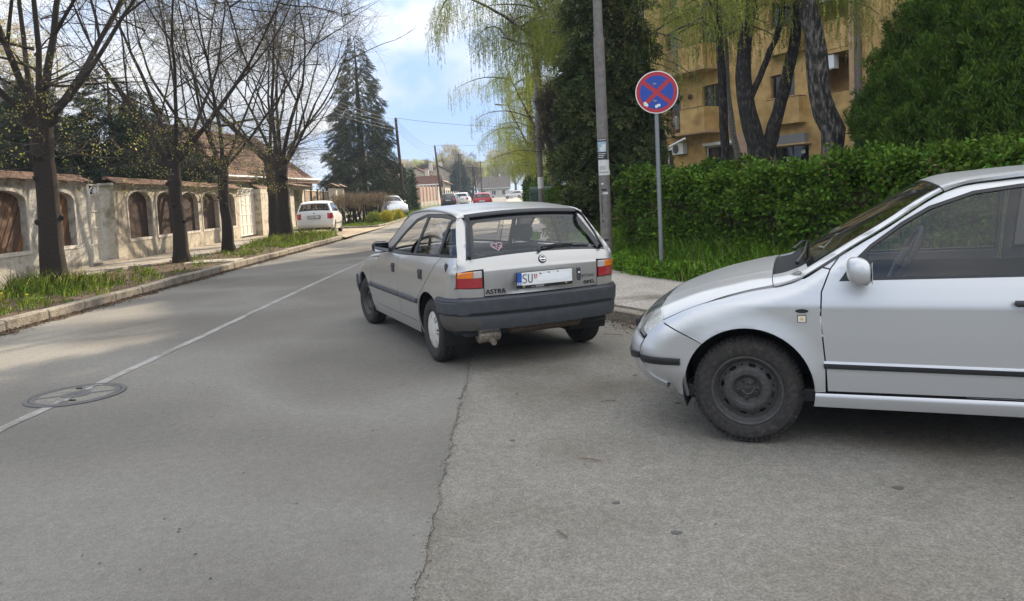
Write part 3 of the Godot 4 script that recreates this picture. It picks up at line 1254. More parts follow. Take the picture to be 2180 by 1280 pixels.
	func s_top(z: float) -> float:
		for i in range(4, sil.size() - 1):
			if sil[i].x <= z and sil[i + 1].x > z and sil[i].y > 0.55:
				return lerpf(acc[i], acc[i + 1], (z - sil[i].x) / (sil[i + 1].x - sil[i].x))
		return acc[top_i]

	func side_region(y0: float) -> PackedVector2Array:
		var p := PackedVector2Array()
		for i in sil.size():
			var q := sil[i] - nrm[i] * (0.29 * rr[i] + cr[i])
			if q.y > y0 and (p.is_empty() or q.distance_to(p[-1]) > 0.01):
				p.append(q)
		p.append(Vector2(p[-1].x - 0.03, y0))
		p.insert(0, Vector2(p[0].x + 0.03, y0))
		var r := Geometry2D.offset_polygon(p, 0.0005)
		return r[0]

	func strip_band(s0: float, s1: float, x0 := -9.0, x1 := 9.0) -> PackedVector2Array:
		# the part of the strip between two arc lengths, out to its side limits
		var l := PackedVector2Array()
		var r := PackedVector2Array()
		var n := maxi(2, ceili((s1 - s0) / 0.04))
		for k in n + 1:
			var s := lerpf(s0, s1, float(k) / n)
			var xl := xlim(s)
			l.append(Vector2(clampf(-xl, x0, x1), s))
			r.append(Vector2(clampf(xl, x0, x1), s))
		l.reverse()
		r.append_array(l)
		return r


func circle(c: Vector2, r: float, n := 40) -> PackedVector2Array:
	var p := PackedVector2Array()
	for k in n:
		p.append(c + Vector2(cos(TAU * k / n), sin(TAU * k / n)) * r)
	return p


func cut(polys: Array, cutter: PackedVector2Array) -> Array:
	var out := []
	for p in polys:
		for q in Geometry2D.clip_polygons(p, cutter):
			out.append(q)
	return out


func shrink(p: PackedVector2Array, by: float) -> PackedVector2Array:
	var r := Geometry2D.offset_polygon(p, -by)
	return r[0] if r.size() else p


func within(p: PackedVector2Array, region: PackedVector2Array) -> PackedVector2Array:
	var best := PackedVector2Array()
	for q in Geometry2D.intersect_polygons(p, region):
		if q.size() > best.size() and not Geometry2D.is_polygon_clockwise(q):
			best = q
	return best


const CORE := Vector3(0, 0.62, -1.25)


func on_side(b: Body, polys, cell: float, flange := 0.012, off = null, sides := [-1.0, 1.0], into: MB = null) -> MB:
	var mb: MB = into if into else MB.new()
	var list: Array = polys if polys is Array else [polys]
	var holes := []
	for p in list:
		if Geometry2D.is_polygon_clockwise(p):
			holes.append(p)
	for sg in sides:
		var f := func(z, y): return b.side(z, y, sg)
		for p in list:
			if p.size() > 2 and not Geometry2D.is_polygon_clockwise(p):
				mb.sheet(f, p, cell, CORE, flange, off, holes)
	return mb


func on_strip(b: Body, polys, cell: float, flange := 0.012, off = null, holes := [], into: MB = null) -> MB:
	var mb: MB = into if into else MB.new()
	var list: Array = polys if polys is Array else [polys]
	var f := func(x, s): return b.strip(x, s)
	for p in list:
		if p.size() > 2 and not Geometry2D.is_polygon_clockwise(p):
			mb.sheet(f, p, cell, CORE, flange, off, holes)
	return mb


func flat_off(d: float) -> Callable:
	return func(_a, _b): return d


func paint_mat(c: Color, metal := 0.55, rough := 0.38) -> StandardMaterial3D:
	var m := mat(c, rough, metal)
	m.clearcoat_enabled = true
	m.clearcoat = 0.35
	m.clearcoat_roughness = 0.06
	return m


func text_on(t: Node3D, called: String, s: String, height: float, xf: Transform3D, m: Material, font := "Droid Sans", depth := 0.002, bold := 400, stretch := 1.0) -> MeshInstance3D:
	var tm := TextMesh.new()
	var fo := SystemFont.new()
	fo.font_names = PackedStringArray([font])
	fo.font_weight = bold
	tm.font = fo
	tm.text = s
	tm.font_size = 64
	tm.pixel_size = height / 46.0
	tm.depth = depth
	tm.curve_step = 4.0
	var o := MeshInstance3D.new()
	o.name = called
	o.mesh = tm
	o.set_surface_override_material(0, m)
	t.add_child(o, true)
	o.transform = xf * Transform3D(Basis.IDENTITY.scaled(Vector3(stretch, 1, 1)), Vector3.ZERO)
	return o


func wheel(t: Node3D, x: float, z: float, radius: float, width: float, rim_r: float, kind: String, mats: Dictionary, steer := 0.0):
	var sg := signf(x)
	var xf := Transform3D(Basis(Vector3.UP, steer) * Basis(Vector3(0, sg, 0), Vector3(sg, 0, 0), Vector3(0, 0, -1)), Vector3(x, radius, -z))
	# local +y points out of the car
	var root := Node3D.new()
	root.name = "wheel"
	t.add_child(root, true)
	root.transform = xf
	var h := width / 2
	var ty := MB.new()
	var side := radius - rim_r
	var sp := func(s): return [Vector2(rim_r - 0.012, s * (h - 0.022)), Vector2(rim_r + 0.004, s * (h - 0.008)), Vector2(rim_r + side * 0.16, s * (h + 0.001)), Vector2(rim_r + side * 0.22, s * (h - 0.0005)), Vector2(rim_r + side * 0.45, s * (h + 0.006)), Vector2(rim_r + side * 0.68, s * (h + 0.001)), Vector2(rim_r + side * 0.70, s * (h - 0.002)), Vector2(radius - 0.02, s * (h - 0.016)), Vector2(radius - 0.009, s * (h - 0.028))]
	var prof: Array = sp.call(1.0)
	var back: Array = sp.call(-1.0)
	back.reverse()
	prof.append_array(back)
	prof.reverse()
	ty.lathe(prof, Transform3D.IDENTITY, 64)
	# tread blocks
	var n := 62
	for k in n:
		var a := TAU * k / n
		for j in 5:
			var y := (j - 2) * (width - 0.028) / 5.0
			var aa := a + (0.022 if j % 2 else 0.0) + 0.02 * (j - 2)
			var rr := radius - 0.0045 - (0.005 if j == 0 or j == 4 else 0.0)
			var b := Basis(Vector3(cos(aa), 0, sin(aa)), Vector3.UP, Vector3(cos(aa), 0, sin(aa)).cross(Vector3.UP))
			if j == 0 or j == 4:
				b = b.rotated(b.z, (0.35 if j == 4 else -0.35))
			ty.box(Vector3(cos(aa), 0, sin(aa)) * rr + Vector3(0, y, 0), Vector3(0.012, (width - 0.028) / 5.0 - 0.006, TAU * radius / n * (0.66 if j != 2 else 0.9)), 0.0, b * Basis(Vector3(1, 0, 0), 0.35 * (j - 2) * 0.4))
	part(ty, "tyre", mats.tyre, root)
	var face_y := h - 0.012
	if kind == "cap":
		# plastic wheel cover with five pairs of slots
		var holes := []
		for k in 7:
			var a := TAU * (k + 0.3) / 7
			for e in [-0.13, 0.13]:
				var d := Vector2(cos(a + e), sin(a + e))
				var q := Vector2(-d.y, d.x)
				var r0 := rim_r * 0.60
				var r1 := rim_r * 0.88
				holes.append(PackedVector2Array([d * r0 - q * 0.006, d * (r1 - 0.012) - q * 0.013, d * r1, d * (r1 - 0.012) + q * 0.013, d * r0 + q * 0.006]))
		var cap := MB.new()
		cap.sheet(func(p, q): return Vector3(p, face_y + 0.016 - 0.022 * pow(Vector2(p, q).length() / rim_r, 6.0) - 0.006 * smoothstep(0.25, 0.5, Vector2(p, q).length() / rim_r), q), circle(Vector2.ZERO, rim_r + 0.004, 48), 0.014, Vector3(0, -1, 0), 0.012, null, holes)
		part(cap, "wheel_cover", mats.cover, root)
		var bk := MB.new()
		bk.lathe([Vector2(rim_r, face_y - 0.02), Vector2(0.0, face_y - 0.03)], Transform3D.IDENTITY, 32)
		part(bk, "rim", mats.rim, root)
	else:
		var rm := MB.new()
		rm.lathe([Vector2(rim_r + 0.004, face_y - 0.006), Vector2(rim_r + 0.006, face_y + 0.004), Vector2(rim_r - 0.002, face_y + 0.007), Vector2(rim_r - 0.012, face_y + 0.002), Vector2(rim_r - 0.014, face_y - 0.012), Vector2(rim_r - 0.022, face_y - 0.016), Vector2(rim_r - 0.03, face_y - 0.03), Vector2(rim_r - 0.034, face_y - 0.062)], Transform3D.IDENTITY, 56)
		part(rm, "rim", mats.rim, root)
		var holes := []
		var rd := rim_r - 0.033
		for k in 8:
			var a := TAU * (k + 0.25) / 8
			var d := Vector2(cos(a), sin(a))
			var q := Vector2(-d.y, d.x)
			var o := PackedVector2Array()
			for j in 14:
				var an := TAU * j / 14
				o.append(d * (rd - 0.019) + q * 0.019 * signf(cos(an)) * pow(absf(cos(an)), 0.6) + d * 0.0095 * signf(sin(an)) * pow(absf(sin(an)), 0.7))
			holes.append(o)
			var a2 := TAU * (k + 0.75) / 8
			holes.append(circle(Vector2(cos(a2), sin(a2)) * (rd - 0.016), 0.0055, 8))
		for k in 5:
			var a := TAU * (k + 0.1) / 5
			holes.append(circle(Vector2(cos(a), sin(a)) * 0.05, 0.0055, 8))
		var disc := MB.new()
		var dish := func(p, q):
			var r := Vector2(p, q).length()
			var yy := face_y - 0.045 + 0.024 * smoothstep(rd, rd * 0.66, r) - 0.030 * smoothstep(0.085, 0.062, r) + 0.010 * smoothstep(0.040, 0.036, r) - 0.008 * smoothstep(0.03, 0.026, r)
			return Vector3(p, yy, q)
		disc.sheet(dish, circle(Vector2.ZERO, rd, 48), 0.008, Vector3(0, -1, 0), 0.008, null, holes)
		part(disc, "wheel_disc", mats.rim, root)
		for k in 5:
			var a := TAU * (k + 0.1) / 5
			var b := MB.new()
			b.lathe([Vector2(0.0125, 0.0), Vector2(0.012, 0.012), Vector2(0.008, 0.014), Vector2(0.006, 0.014), Vector2(0.005, 0.004)], Transform3D(Basis.IDENTITY, Vector3(cos(a) * 0.05, face_y - 0.05, sin(a) * 0.05)), 8)
			part(b, "wheel_bolt", mats.bolt, root)
		var bk := MB.new()
		bk.lathe([Vector2(rim_r - 0.01, face_y - 0.085), Vector2(0.0, face_y - 0.085)], Transform3D.IDENTITY, 24)
		part(bk, "brake_drum", mats.rim, root)


func wheel_wells(t: Node3D, zs: Array, r: float, yc: float, x_out: float, m: Material):
	for z in zs:
		for sg in [-1.0, 1.0]:
			var mb := MB.new()
			var a := []
			for k in 21:
				var an := -0.35 + (PI + 0.7) * k / 20
				a.append(Vector2(cos(an), sin(an)) * r)
			for k in 20:
				var p: Vector2 = a[k]
				var q: Vector2 = a[k + 1]
				mb.face([Vector3(sg * x_out, yc + p.y, -z - p.x), Vector3(sg * x_out, yc + q.y, -z - q.x), Vector3(sg * 0.42, yc + q.y, -z - q.x), Vector3(sg * 0.42, yc + p.y, -z - p.x)])
			var dsc := []
			for p in a:
				dsc.append(Vector3(sg * 0.42, yc + p.y, -z - p.x))
			mb.face(dsc, Vector3(sg, 0, 0))
			part(mb, "wheel_well", m, t)


func seat(t: Node3D, x: float, z: float, m: Material, wide := 0.5, rest := true):
	var root := Node3D.new()
	root.name = "seat"
	t.add_child(root, true)
	var c := MB.new()
	c.box(Vector3(x, 0.48, -z), Vector3(wide, 0.18, 0.5), 0.06)
	part(c, "cushion", m, root)
	var b := MB.new()
	b.box(Vector3(x, 0.72, -(z - 0.28)), Vector3(wide * 0.94, 0.52, 0.15), 0.06, Basis(Vector3(1, 0, 0), 0.30))
	part(b, "backrest", m, root)
	if rest:
		for k in ([0.0] if wide < 0.7 else [-0.36, 0.36]):
			var h := MB.new()
			h.box(Vector3(x + k, 1.08, -(z - 0.38)), Vector3(0.25, 0.16, 0.09), 0.045)
			part(h, "headrest", m, root)


func steering(t: Node3D, x: float, z: float, y: float, m: Material):
	var root := Node3D.new()
	root.name = "steering_wheel"
	t.add_child(root, true)
	var b := Basis(Vector3(1, 0, 0), deg_to_rad(-62.0))
	var ring := []
	for k in 25:
		ring.append(b * Vector3(0.185 * cos(TAU * k / 24), 0, 0.185 * sin(TAU * k / 24)))
	var mb := MB.new()
	mb.tube(ring, [0.016], 8, false)
	part(mb, "rim", m, root)
	var hub := MB.new()
	hub.box(Vector3.ZERO, Vector3(0.15, 0.06, 0.12), 0.02, b)
	for a in [0.0, PI, PI / 2]:
		hub.box(b * Vector3(cos(a) * 0.11, 0, sin(a) * 0.11), Vector3(0.14 if a != PI / 2 else 0.03, 0.02, 0.03 if a != PI / 2 else 0.14), 0.008, b)
	part(hub, "hub", m, root)
	root.position = Vector3(x, y, -z)


func car_mats() -> Dictionary:
	var tyre := tri_mat(noise_tex(0.04, [[0.0, Color(0.13, 0.125, 0.12)], [0.5, Color(0.185, 0.175, 0.165)], [0.75, Color(0.23, 0.215, 0.195)], [1.0, Color(0.30, 0.28, 0.25)]], 71, 256, 6), 2.2, 0.9, false)
	tyre.heightmap_enabled = true
	tyre.heightmap_texture = M.grain
	tyre.heightmap_scale = 0.12
	var rim := tri_mat(noise_tex(0.05, [[0.0, Color(0.17, 0.165, 0.16)], [0.6, Color(0.25, 0.245, 0.235)], [1.0, Color(0.33, 0.32, 0.30)]], 72, 256, 5), 3.0, 0.6, false)
	var cover := tri_mat(noise_tex(0.03, [[0.0, Color(0.66, 0.64, 0.60)], [0.5, Color(0.76, 0.745, 0.71)], [1.0, Color(0.80, 0.79, 0.76)]], 73, 256, 5), 4.0, 0.45, false)
	return {"tyre": tyre, "rim": rim, "cover": cover, "bolt": mat(lin(0.10, 0.09, 0.08), 0.5, 0.7)}


# ---------------------------------------------------------------- the older silver hatchback seen from behind
func silver_hatchback():
	var t := thing("parked_car", "older silver hatchback seen from behind, dented above its dark grey rear bumper", "car", W(-0.02, 0.0, 6.84), deg_to_rad(23.8))
	t.scale = Vector3.ONE * 0.975
	var b := Body.new([
		[-0.52, 0.20, 0.05, 0.18], [-0.662, 0.28, 0.07, 0.20], [-0.682, 0.42, 0.07, 0.20], [-0.69, 0.60, 0.07, 0.20], [-0.695, 0.70, 0.07, 0.18], [-0.70, 0.835, 0.07, 0.15], [-0.692, 0.868, 0.07, 0.14],
		[-0.645, 0.97, 0.07, 0.10], [-0.50, 1.125, 0.06, 0.08], [-0.355, 1.275, 0.05, 0.07], [-0.31, 1.318, 0.035, 0.07], [-0.15, 1.352, 0.03, 0.08], [0.2, 1.385, 0.025, 0.09], [0.6, 1.398, 0.025, 0.10],
		[1.0, 1.375, 0.03, 0.09], [1.17, 1.335, 0.04, 0.08], [1.47, 1.16, 0.07, 0.07], [1.80, 0.96, 0.08, 0.08], [1.97, 0.935, 0.06, 0.12], [2.4, 0.885, 0.05, 0.14], [2.9, 0.79, 0.05, 0.18], [3.13, 0.70, 0.08, 0.26],
		[3.22, 0.58, 0.1, 0.30], [3.25, 0.45, 0.1, 0.30], [3.20, 0.30, 0.08, 0.28], [2.98, 0.22, 0.04, 0.15]],
		[[0.1, 0.73], [0.2, 0.775], [0.30, 0.803], [0.45, 0.828], [0.60, 0.838], [0.80, 0.834], [0.90, 0.815], [0.95, 0.785], [1.05, 0.745], [1.20, 0.682], [1.33, 0.622], [1.45, 0.57]],
		[2.2, 3.3, 0.07, 0.35, -0.75, 0.075])
	var mt := car_mats()
	var silver := paint_mat(lin(0.48, 0.465, 0.44), 0.62, 0.34)
	var plastic := tri_mat(noise_tex(0.03, [[0.0, Color(0.22, 0.23, 0.245)], [0.6, Color(0.255, 0.265, 0.28)], [1.0, Color(0.29, 0.295, 0.30)]], 81, 256, 4), 1.2, 0.55, false)
	var gl := glass(Color(0.10, 0.16, 0.14), 0.14)
	var trim := mat(lin(0.018, 0.018, 0.02), 0.45)
	var cab := mat(lin(0.035, 0.037, 0.04), 0.85)
	var region := b.side_region(0.205)
	var arch_f := circle(Vector2(2.517, 0.30), 0.335)
	var arch_r := circle(Vector2(0.0, 0.30), 0.335)
	var dlo := PackedVector2Array([Vector2(-0.80, 0.958), Vector2(-0.72, 0.972), Vector2(-0.455, 1.285), Vector2(-0.40, 1.30), Vector2(0.1, 1.325), Vector2(0.50, 1.322), Vector2(0.78, 1.27), Vector2(1.02, 1.15), Vector2(1.30, 0.945), Vector2(0.9, 0.928)])
	dlo = PackedVector2Array([Vector2(-0.66, 0.962), Vector2(-0.42, 1.275), Vector2(-0.36, 1.298), Vector2(0.1, 1.318), Vector2(0.50, 1.315), Vector2(0.76, 1.27), Vector2(1.00, 1.15), Vector2(1.38, 0.93), Vector2(0.9, 0.93)])
	var front_door := PackedVector2Array([Vector2(0.93, 0.315), Vector2(1.95, 0.315), Vector2(2.03, 0.36), Vector2(2.045, 0.55), Vector2(2.03, 0.86), Vector2(1.95, 0.905), Vector2(1.40, 0.925), Vector2(0.925, 0.925)])
	var rear_door := PackedVector2Array([Vector2(0.93, 0.315), Vector2(0.925, 0.925), Vector2(-0.30, 0.957), Vector2(-0.25, 0.93), Vector2(-0.10, 0.80), Vector2(0.05, 0.70), Vector2(0.20, 0.60), Vector2(0.345, 0.50), Vector2(0.385, 0.40), Vector2(0.37, 0.315)])
	var light_s := PackedVector2Array([Vector2(-0.9, 0.70), Vector2(-0.545, 0.70), Vector2(-0.56, 0.72), Vector2(-0.585, 0.865), Vector2(-0.9, 0.865)])
	var bump_s := PackedVector2Array([Vector2(-0.9, 0.345), Vector2(-0.405, 0.345), Vector2(-0.335, 0.47), Vector2(-0.275, 0.60), Vector2(-0.29, 0.622), Vector2(-0.9, 0.622)])
	var fender := PackedVector2Array([Vector2(2.05, 0.2), Vector2(2.05, 0.55), Vector2(2.035, 0.87), Vector2(1.93, 0.93), Vector2(2.3, 0.95), Vector2(3.3, 0.9), Vector2(3.3, 0.60), Vector2(2.85, 0.58), Vector2(2.80, 0.45), Vector2(2.80, 0.2)])
	var fb_s := PackedVector2Array([Vector2(2.80, 0.2), Vector2(2.81, 0.45), Vector2(2.86, 0.575), Vector2(3.4, 0.595), Vector2(3.4, 0.2)])
	var g := 0.0032
	# quarter panels, pillars and sills
	var rest := [region]
	for c in [arch_f, arch_r, PackedVector2Array([Vector2(-1.2, 0.0), Vector2(0.0, 0.0), Vector2(0.0, 0.30), Vector2(-0.2, 0.36), Vector2(-1.2, 0.36)]), shrink(front_door, -g), shrink(rear_door, -g), shrink(dlo, -0.001), light_s, bump_s, fender, fb_s]:
		rest = cut(rest, c)
	part(on_side(b, rest, 0.035), "quarter_panel", silver, t)
	for sg in [-1.0, 1.0]:
		var d1 := cut([within(shrink(front_door, g), region)], arch_f)
		d1 = cut(d1, dlo)
		part(on_side(b, d1, 0.035, 0.02, null, [sg]), "front_door", silver, t)
		var d2 := cut([within(shrink(rear_door, g), region)], arch_r)
		d2 = cut(d2, dlo)
		part(on_side(b, d2, 0.035, 0.02, null, [sg]), "rear_door", silver, t)
		var fd := cut([within(shrink(fender, g), region)], arch_f)
		part(on_side(b, fd, 0.035, 0.02, null, [sg]), "front_wing", silver, t)
		# door glass in a black frame
		var wf := PackedVector2Array([Vector2(0.50, 0.955), Vector2(0.445, 1.288), Vector2(0.52, 1.287), Vector2(0.74, 1.245), Vector2(0.98, 1.13), Vector2(1.20, 0.998), Vector2(1.20, 0.955)])
		var wr := PackedVector2Array([Vector2(0.43, 0.962), Vector2(0.375, 1.290), Vector2(0.05, 1.288), Vector2(-0.19, 1.275), Vector2(-0.16, 0.975)])
		var wq := PackedVector2Array([Vector2(-0.215, 0.98), Vector2(-0.24, 1.27), Vector2(-0.36, 1.262), Vector2(-0.41, 1.235), Vector2(-0.605, 0.985)])
		part(on_side(b, cut([shrink(dlo, 0.004)], wf), 0.05, 0.0, flat_off(-0.004), [sg]) if false else frame_side(b, shrink(dlo, 0.002), [wf, wr, wq], sg, -0.003), "window_frame", trim, t)
		for w in [wf, wr, wq]:
			part(on_side(b, shrink(w, -0.004), 0.06, 0.0, flat_off(-0.010), [sg]), "side_window", gl, t)
		# rubbing strip in two lengths and a stub on the wing
		for seg in [[2.06, 2.17], [0.94, 2.035], [0.30, 0.92]]:
			var ms := PackedVector2Array([Vector2(seg[0], 0.495), Vector2(seg[1], 0.495), Vector2(seg[1], 0.545), Vector2(seg[0], 0.545)])
			part(on_side(b, ms, 0.03, 0.02, func(_z, y): return 0.016 * (1.0 - pow(absf(y - 0.52) / 0.028, 4.0)) + 0.002, [sg]), "rubbing_strip", plastic, t)
		for hz in [1.10, 0.17]:
			var rc := PackedVector2Array([Vector2(hz - 0.055, 0.735), Vector2(hz + 0.055, 0.735), Vector2(hz + 0.06, 0.755), Vector2(hz + 0.055, 0.825), Vector2(hz - 0.055, 0.825), Vector2(hz - 0.06, 0.755)])
			var hd := part(on_side(b, rc, 0.02, 0.004, flat_off(0.003), [sg]), "door_handle", trim, t)
			var fl := PackedVector2Array([Vector2(hz - 0.045, 0.785), Vector2(hz + 0.045, 0.785), Vector2(hz + 0.045, 0.815), Vector2(hz - 0.045, 0.815)])
			part(on_side(b, fl, 0.02, 0.012, func(_z, y): return 0.014 - 0.1 * absf(y - 0.80), [sg]), "pull", plastic, hd)
	# tail lights wrap round the corners
	var s0 := b.s_rear(0.70)
	var s1 := b.s_rear(0.865)
	var sm := b.s_rear(0.785)
	var amber := lamp_mat(lin(0.75, 0.20, 0.012))
	var red := lamp_mat(lin(0.36, 0.012, 0.02))
	var clear := lamp_mat(lin(0.50, 0.45, 0.43))
	for sg in [-1.0, 1.0]:
		var lt := Node3D.new()
		lt.name = "tail_light"
		t.add_child(lt, true)
		var box0 := func(xa, xb, sa, sb): return within(PackedVector2Array([Vector2(minf(sg * xa, sg * xb), sa), Vector2(maxf(sg * xa, sg * xb), sa), Vector2(maxf(sg * xa, sg * xb), sb), Vector2(minf(sg * xa, sg * xb), sb)]), b.strip_band(s0 - 0.12, s1 + 0.02))
		var lens := func(_a, _b): return 0.004
		var sr := within(light_s, region)
		var su := within(PackedVector2Array([Vector2(-1, 0.789), Vector2(0, 0.789), Vector2(0, 0.86), Vector2(-1, 0.86)]), shrink(sr, 0.004))
		var sl := within(PackedVector2Array([Vector2(-1, 0.706), Vector2(0, 0.706), Vector2(0, 0.786), Vector2(-1, 0.786)]), shrink(sr, 0.004))
		part(on_side(b, su, 0.02, 0.02, lens, [sg], on_strip(b, box0.call(0.628, 0.9, sm + 0.003, s1 - 0.006), 0.02, 0.02, lens)), "amber_lens", amber, lt)
		part(on_strip(b, box0.call(0.553, 0.625, sm + 0.003, s1 - 0.008), 0.02, 0.02, lens), "clear_lens", clear, lt)
		part(on_side(b, sl, 0.02, 0.02, lens, [sg], on_strip(b, box0.call(0.553, 0.9, s0 + 0.006, sm), 0.02, 0.02, lens)), "red_lens", red, lt)
		part(on_side(b, sr, 0.03, 0.0, flat_off(-0.012), [sg], on_strip(b, box0.call(0.541, 0.9, s0, s1), 0.03, 0.0, flat_off(-0.012))), "housing", trim, lt)
		# body below the lights
		part(on_strip(b, box0.call(0.541, 0.9, b.s_rear(0.625), s0 - 0.003), 0.03, 0.012), "rear_corner", silver, t)
	# tailgate round the rear window, dented low on the left
	var band := b.strip_band(b.s_rear(0.632), b.s_rear(1.300))
	var sc := b.s_rear(0.872)
	var low := PackedVector2Array([Vector2(-0.534, 0), Vector2(0.534, 0), Vector2(0.534, sc), Vector2(2, sc), Vector2(2, 9), Vector2(-2, 9), Vector2(-2, sc), Vector2(-0.534, sc)])
	var gate := within(band, low)
	var wa := b.s_rear(0.968)
	var wb := b.s_rear(1.292)
	var glass_out := PackedVector2Array([Vector2(-0.665, wa), Vector2(0.665, wa), Vector2(0.545, wb), Vector2(-0.545, wb)])
	var dent := func(x, s):
		var y: float = s - b.s_rear(0.63)
		var a := -0.020 * exp(-pow((x + 0.26) / 0.07, 2.0) - pow((y - 0.05) / 0.05, 2.0))
		a += -0.010 * exp(-pow((x + 0.10) / 0.16, 2.0) - pow((y - 0.035) / 0.03, 2.0)) + 0.006 * exp(-pow((x + 0.30) / 0.035, 2.0) - pow((y - 0.07) / 0.05, 2.0))
		a += 0.003 * exp(-pow((x - 0.04) / 0.02, 2.0) - pow((y - 0.06) / 0.03, 2.0))
		return a
	part(on_strip(b, gate, 0.022, 0.02, dent, [glass_out]), "tailgate", silver, t)
	var gin := PackedVector2Array([Vector2(-0.575, wa + 0.052), Vector2(-0.545, wa + 0.03), Vector2(0.545, wa + 0.03), Vector2(0.575, wa + 0.052), Vector2(0.50, wb - 0.075), Vector2(0.46, wb - 0.055), Vector2(-0.46, wb - 0.055), Vector2(-0.50, wb - 0.075)])
	var shiny := mat(lin(0.012, 0.013, 0.014), 0.08)
	part(on_strip(b, shrink(glass_out, 0.003), 0.04, 0.0, flat_off(-0.003), [gin]), "window_border", shiny, t)
	part(on_strip(b, shrink(gin, -0.003), 0.05, 0.0, flat_off(-0.004)), "rear_window", glass(Color(0.10, 0.17, 0.15), 0.12), t)
	# roof with its small rear lip, windscreen, bonnet, nose
	part(on_strip(b, b.strip_band(b.s_rear(1.306), b.s_top(1.165)), 0.05, 0.015), "roof", silver, t)
	var lip := MB.new()
	on_strip(b, within(b.strip_band(b.s_rear(1.290), b.s_rear(1.330)), PackedVector2Array([Vector2(-0.54, 0), Vector2(0.54, 0), Vector2(0.54, 9), Vector2(-0.54, 9)])), 0.03, 0.03, func(x, s): return 0.018 * smoothstep(b.s_rear(1.330), b.s_rear(1.312), s) + 0.002, [], lip)
	part(lip, "roof_lip", trim, t)
	var ws := b.strip_band(b.s_top(1.175), b.s_top(1.80))
	part(on_strip(b, ws, 0.06, 0.0, flat_off(-0.004), [shrink(ws, 0.05)]), "windscreen_border", shiny, t)
	part(on_strip(b, shrink(ws, 0.045), 0.08, 0.0, flat_off(-0.006)), "windscreen", gl, t)
	part(on_strip(b, b.strip_band(b.s_top(1.81), b.s_top(3.10)), 0.06, 0.02), "bonnet", silver, t)
	part(on_strip(b, b.strip_band(b.s_top(3.105), b.s_front(0.60)), 0.06, 0.02), "grille", trim, t)
	var bumper_off := func(_a, y): return (0.040 if y > 0.489 else 0.026 + 0.010 * sin((y - 0.36) * 25.0)) - (0.014 * smoothstep(0.600, 0.618, y) + 0.006 if y > 0.598 else 0.0)
	var bo := func(x, s): return bumper_off.call(x, b.strip(x, s).y)
	var slices := [["rear_bumper", 0.492, 0.596], ["bumper_lip", 0.600, 0.622], ["lower_valance", 0.352, 0.486]]
	for q in slices:
		var sl := within(PackedVector2Array([Vector2(-1.0, q[1]), Vector2(0.0, q[1]), Vector2(0.0, q[2]), Vector2(-1.0, q[2])]), within(bump_s, region))
		var rb := on_side(b, cut([sl], circle(Vector2(0, 0.30), 0.345)), 0.025, 0.05, bumper_off)
		on_strip(b, b.strip_band(b.s_rear(q[1]), b.s_rear(q[2])), 0.025, 0.05, bo, [], rb)
		part(rb, q[0], plastic, t)
	# dried mud splashed on the left corner of the bumper
	var mud := MB.new()
	var mo := func(z, y): return bumper_off.call(z, y) + 0.0012
	var mp := PackedVector2Array([Vector2(-1.0, 0.356), Vector2(-0.395, 0.356), Vector2(-0.37, 0.41), Vector2(-0.36, 0.45), Vector2(-0.42, 0.475), Vector2(-0.48, 0.482), Vector2(-1.0, 0.482)])
	on_side(b, cut([within(mp, region)], circle(Vector2(0, 0.30), 0.347))[0], 0.025, 0.0, mo, [-1.0], mud)
	on_strip(b, within(PackedVector2Array([Vector2(-2, b.s_rear(0.356)), Vector2(-0.60, b.s_rear(0.356)), Vector2(-0.56, b.s_rear(0.40)), Vector2(-0.62, b.s_rear(0.46)), Vector2(-2, b.s_rear(0.482))]), b.strip_band(b.s_rear(0.35), b.s_rear(0.49))), 0.025, 0.0, func(x, s): return bo.call(x, s) + 0.0012, [], mud)
	var mm := tri_mat(noise_tex(0.05, [[0.0, Color(0.40, 0.35, 0.29, 0.0)], [0.35, Color(0.38, 0.34, 0.29, 0.0)], [0.62, Color(0.42, 0.38, 0.33, 0.65)], [1.0, Color(0.46, 0.42, 0.36, 0.9)]], 84, 512, 6), 5.0, 1.0, false)
	mm.transparency = BaseMaterial3D.TRANSPARENCY_ALPHA
	part(mud, "dried_mud", mm, t)
	var fbm := on_side(b, cut([within(fb_s, region)], arch_f), 0.04, 0.03, flat_off(0.02))
	on_strip(b, b.strip_band(b.s_front(0.592), b.s_front(0.25)), 0.05, 0.03, flat_off(0.02), [], fbm)
	part(fbm, "front_bumper", plastic, t)
	# underside, exhaust silencer and tail pipe
	var un := MB.new()
	un.box(Vector3(0, 0.27, -1.42), Vector3(1.42, 0.09, 3.1), 0.02)
	part(un, "underbody", M.black, t)
	wheel_wells(t, [0.0, 2.517], 0.338, 0.30, 0.80, M.black)
	var ax := MB.new()
	ax.tube([Vector3(-0.62, 0.27, 0), Vector3(0.62, 0.27, 0)], [0.035], 8)
	part(ax, "rear_axle", M.black, t)
	var sil_m := tri_mat(noise_tex(0.05, [[0.0, Color(0.42, 0.36, 0.30)], [0.5, Color(0.60, 0.56, 0.50)], [1.0, Color(0.74, 0.72, 0.68)]], 83, 256, 5), 3.0, 0.45, false)
	sil_m.metallic = 0.6
	var sb := MB.new()
	sb.lathe([Vector2(0.0, -0.10), Vector2(0.05, -0.10), Vector2(0.063, -0.088), Vector2(0.063, 0.088), Vector2(0.05, 0.10), Vector2(0.0, 0.10)], Transform3D(Basis(Vector3(0, 0, 1), PI / 2 + 0.05), Vector3(-0.47, 0.285, 0.53)), 20)
	part(sb, "silencer", sil_m, t)
	var tank := MB.new()
	tank.box(Vector3(0.06, 0.335, 0.36), Vector3(0.74, 0.12, 0.52), 0.05)
	part(tank, "spare_wheel_well", tri_mat(noise_tex(0.05, [[0.0, Color(0.28, 0.24, 0.20)], [1.0, Color(0.46, 0.40, 0.34)]], 85, 256, 5), 2.0, 0.9, false), t)
	var tp := MB.new()
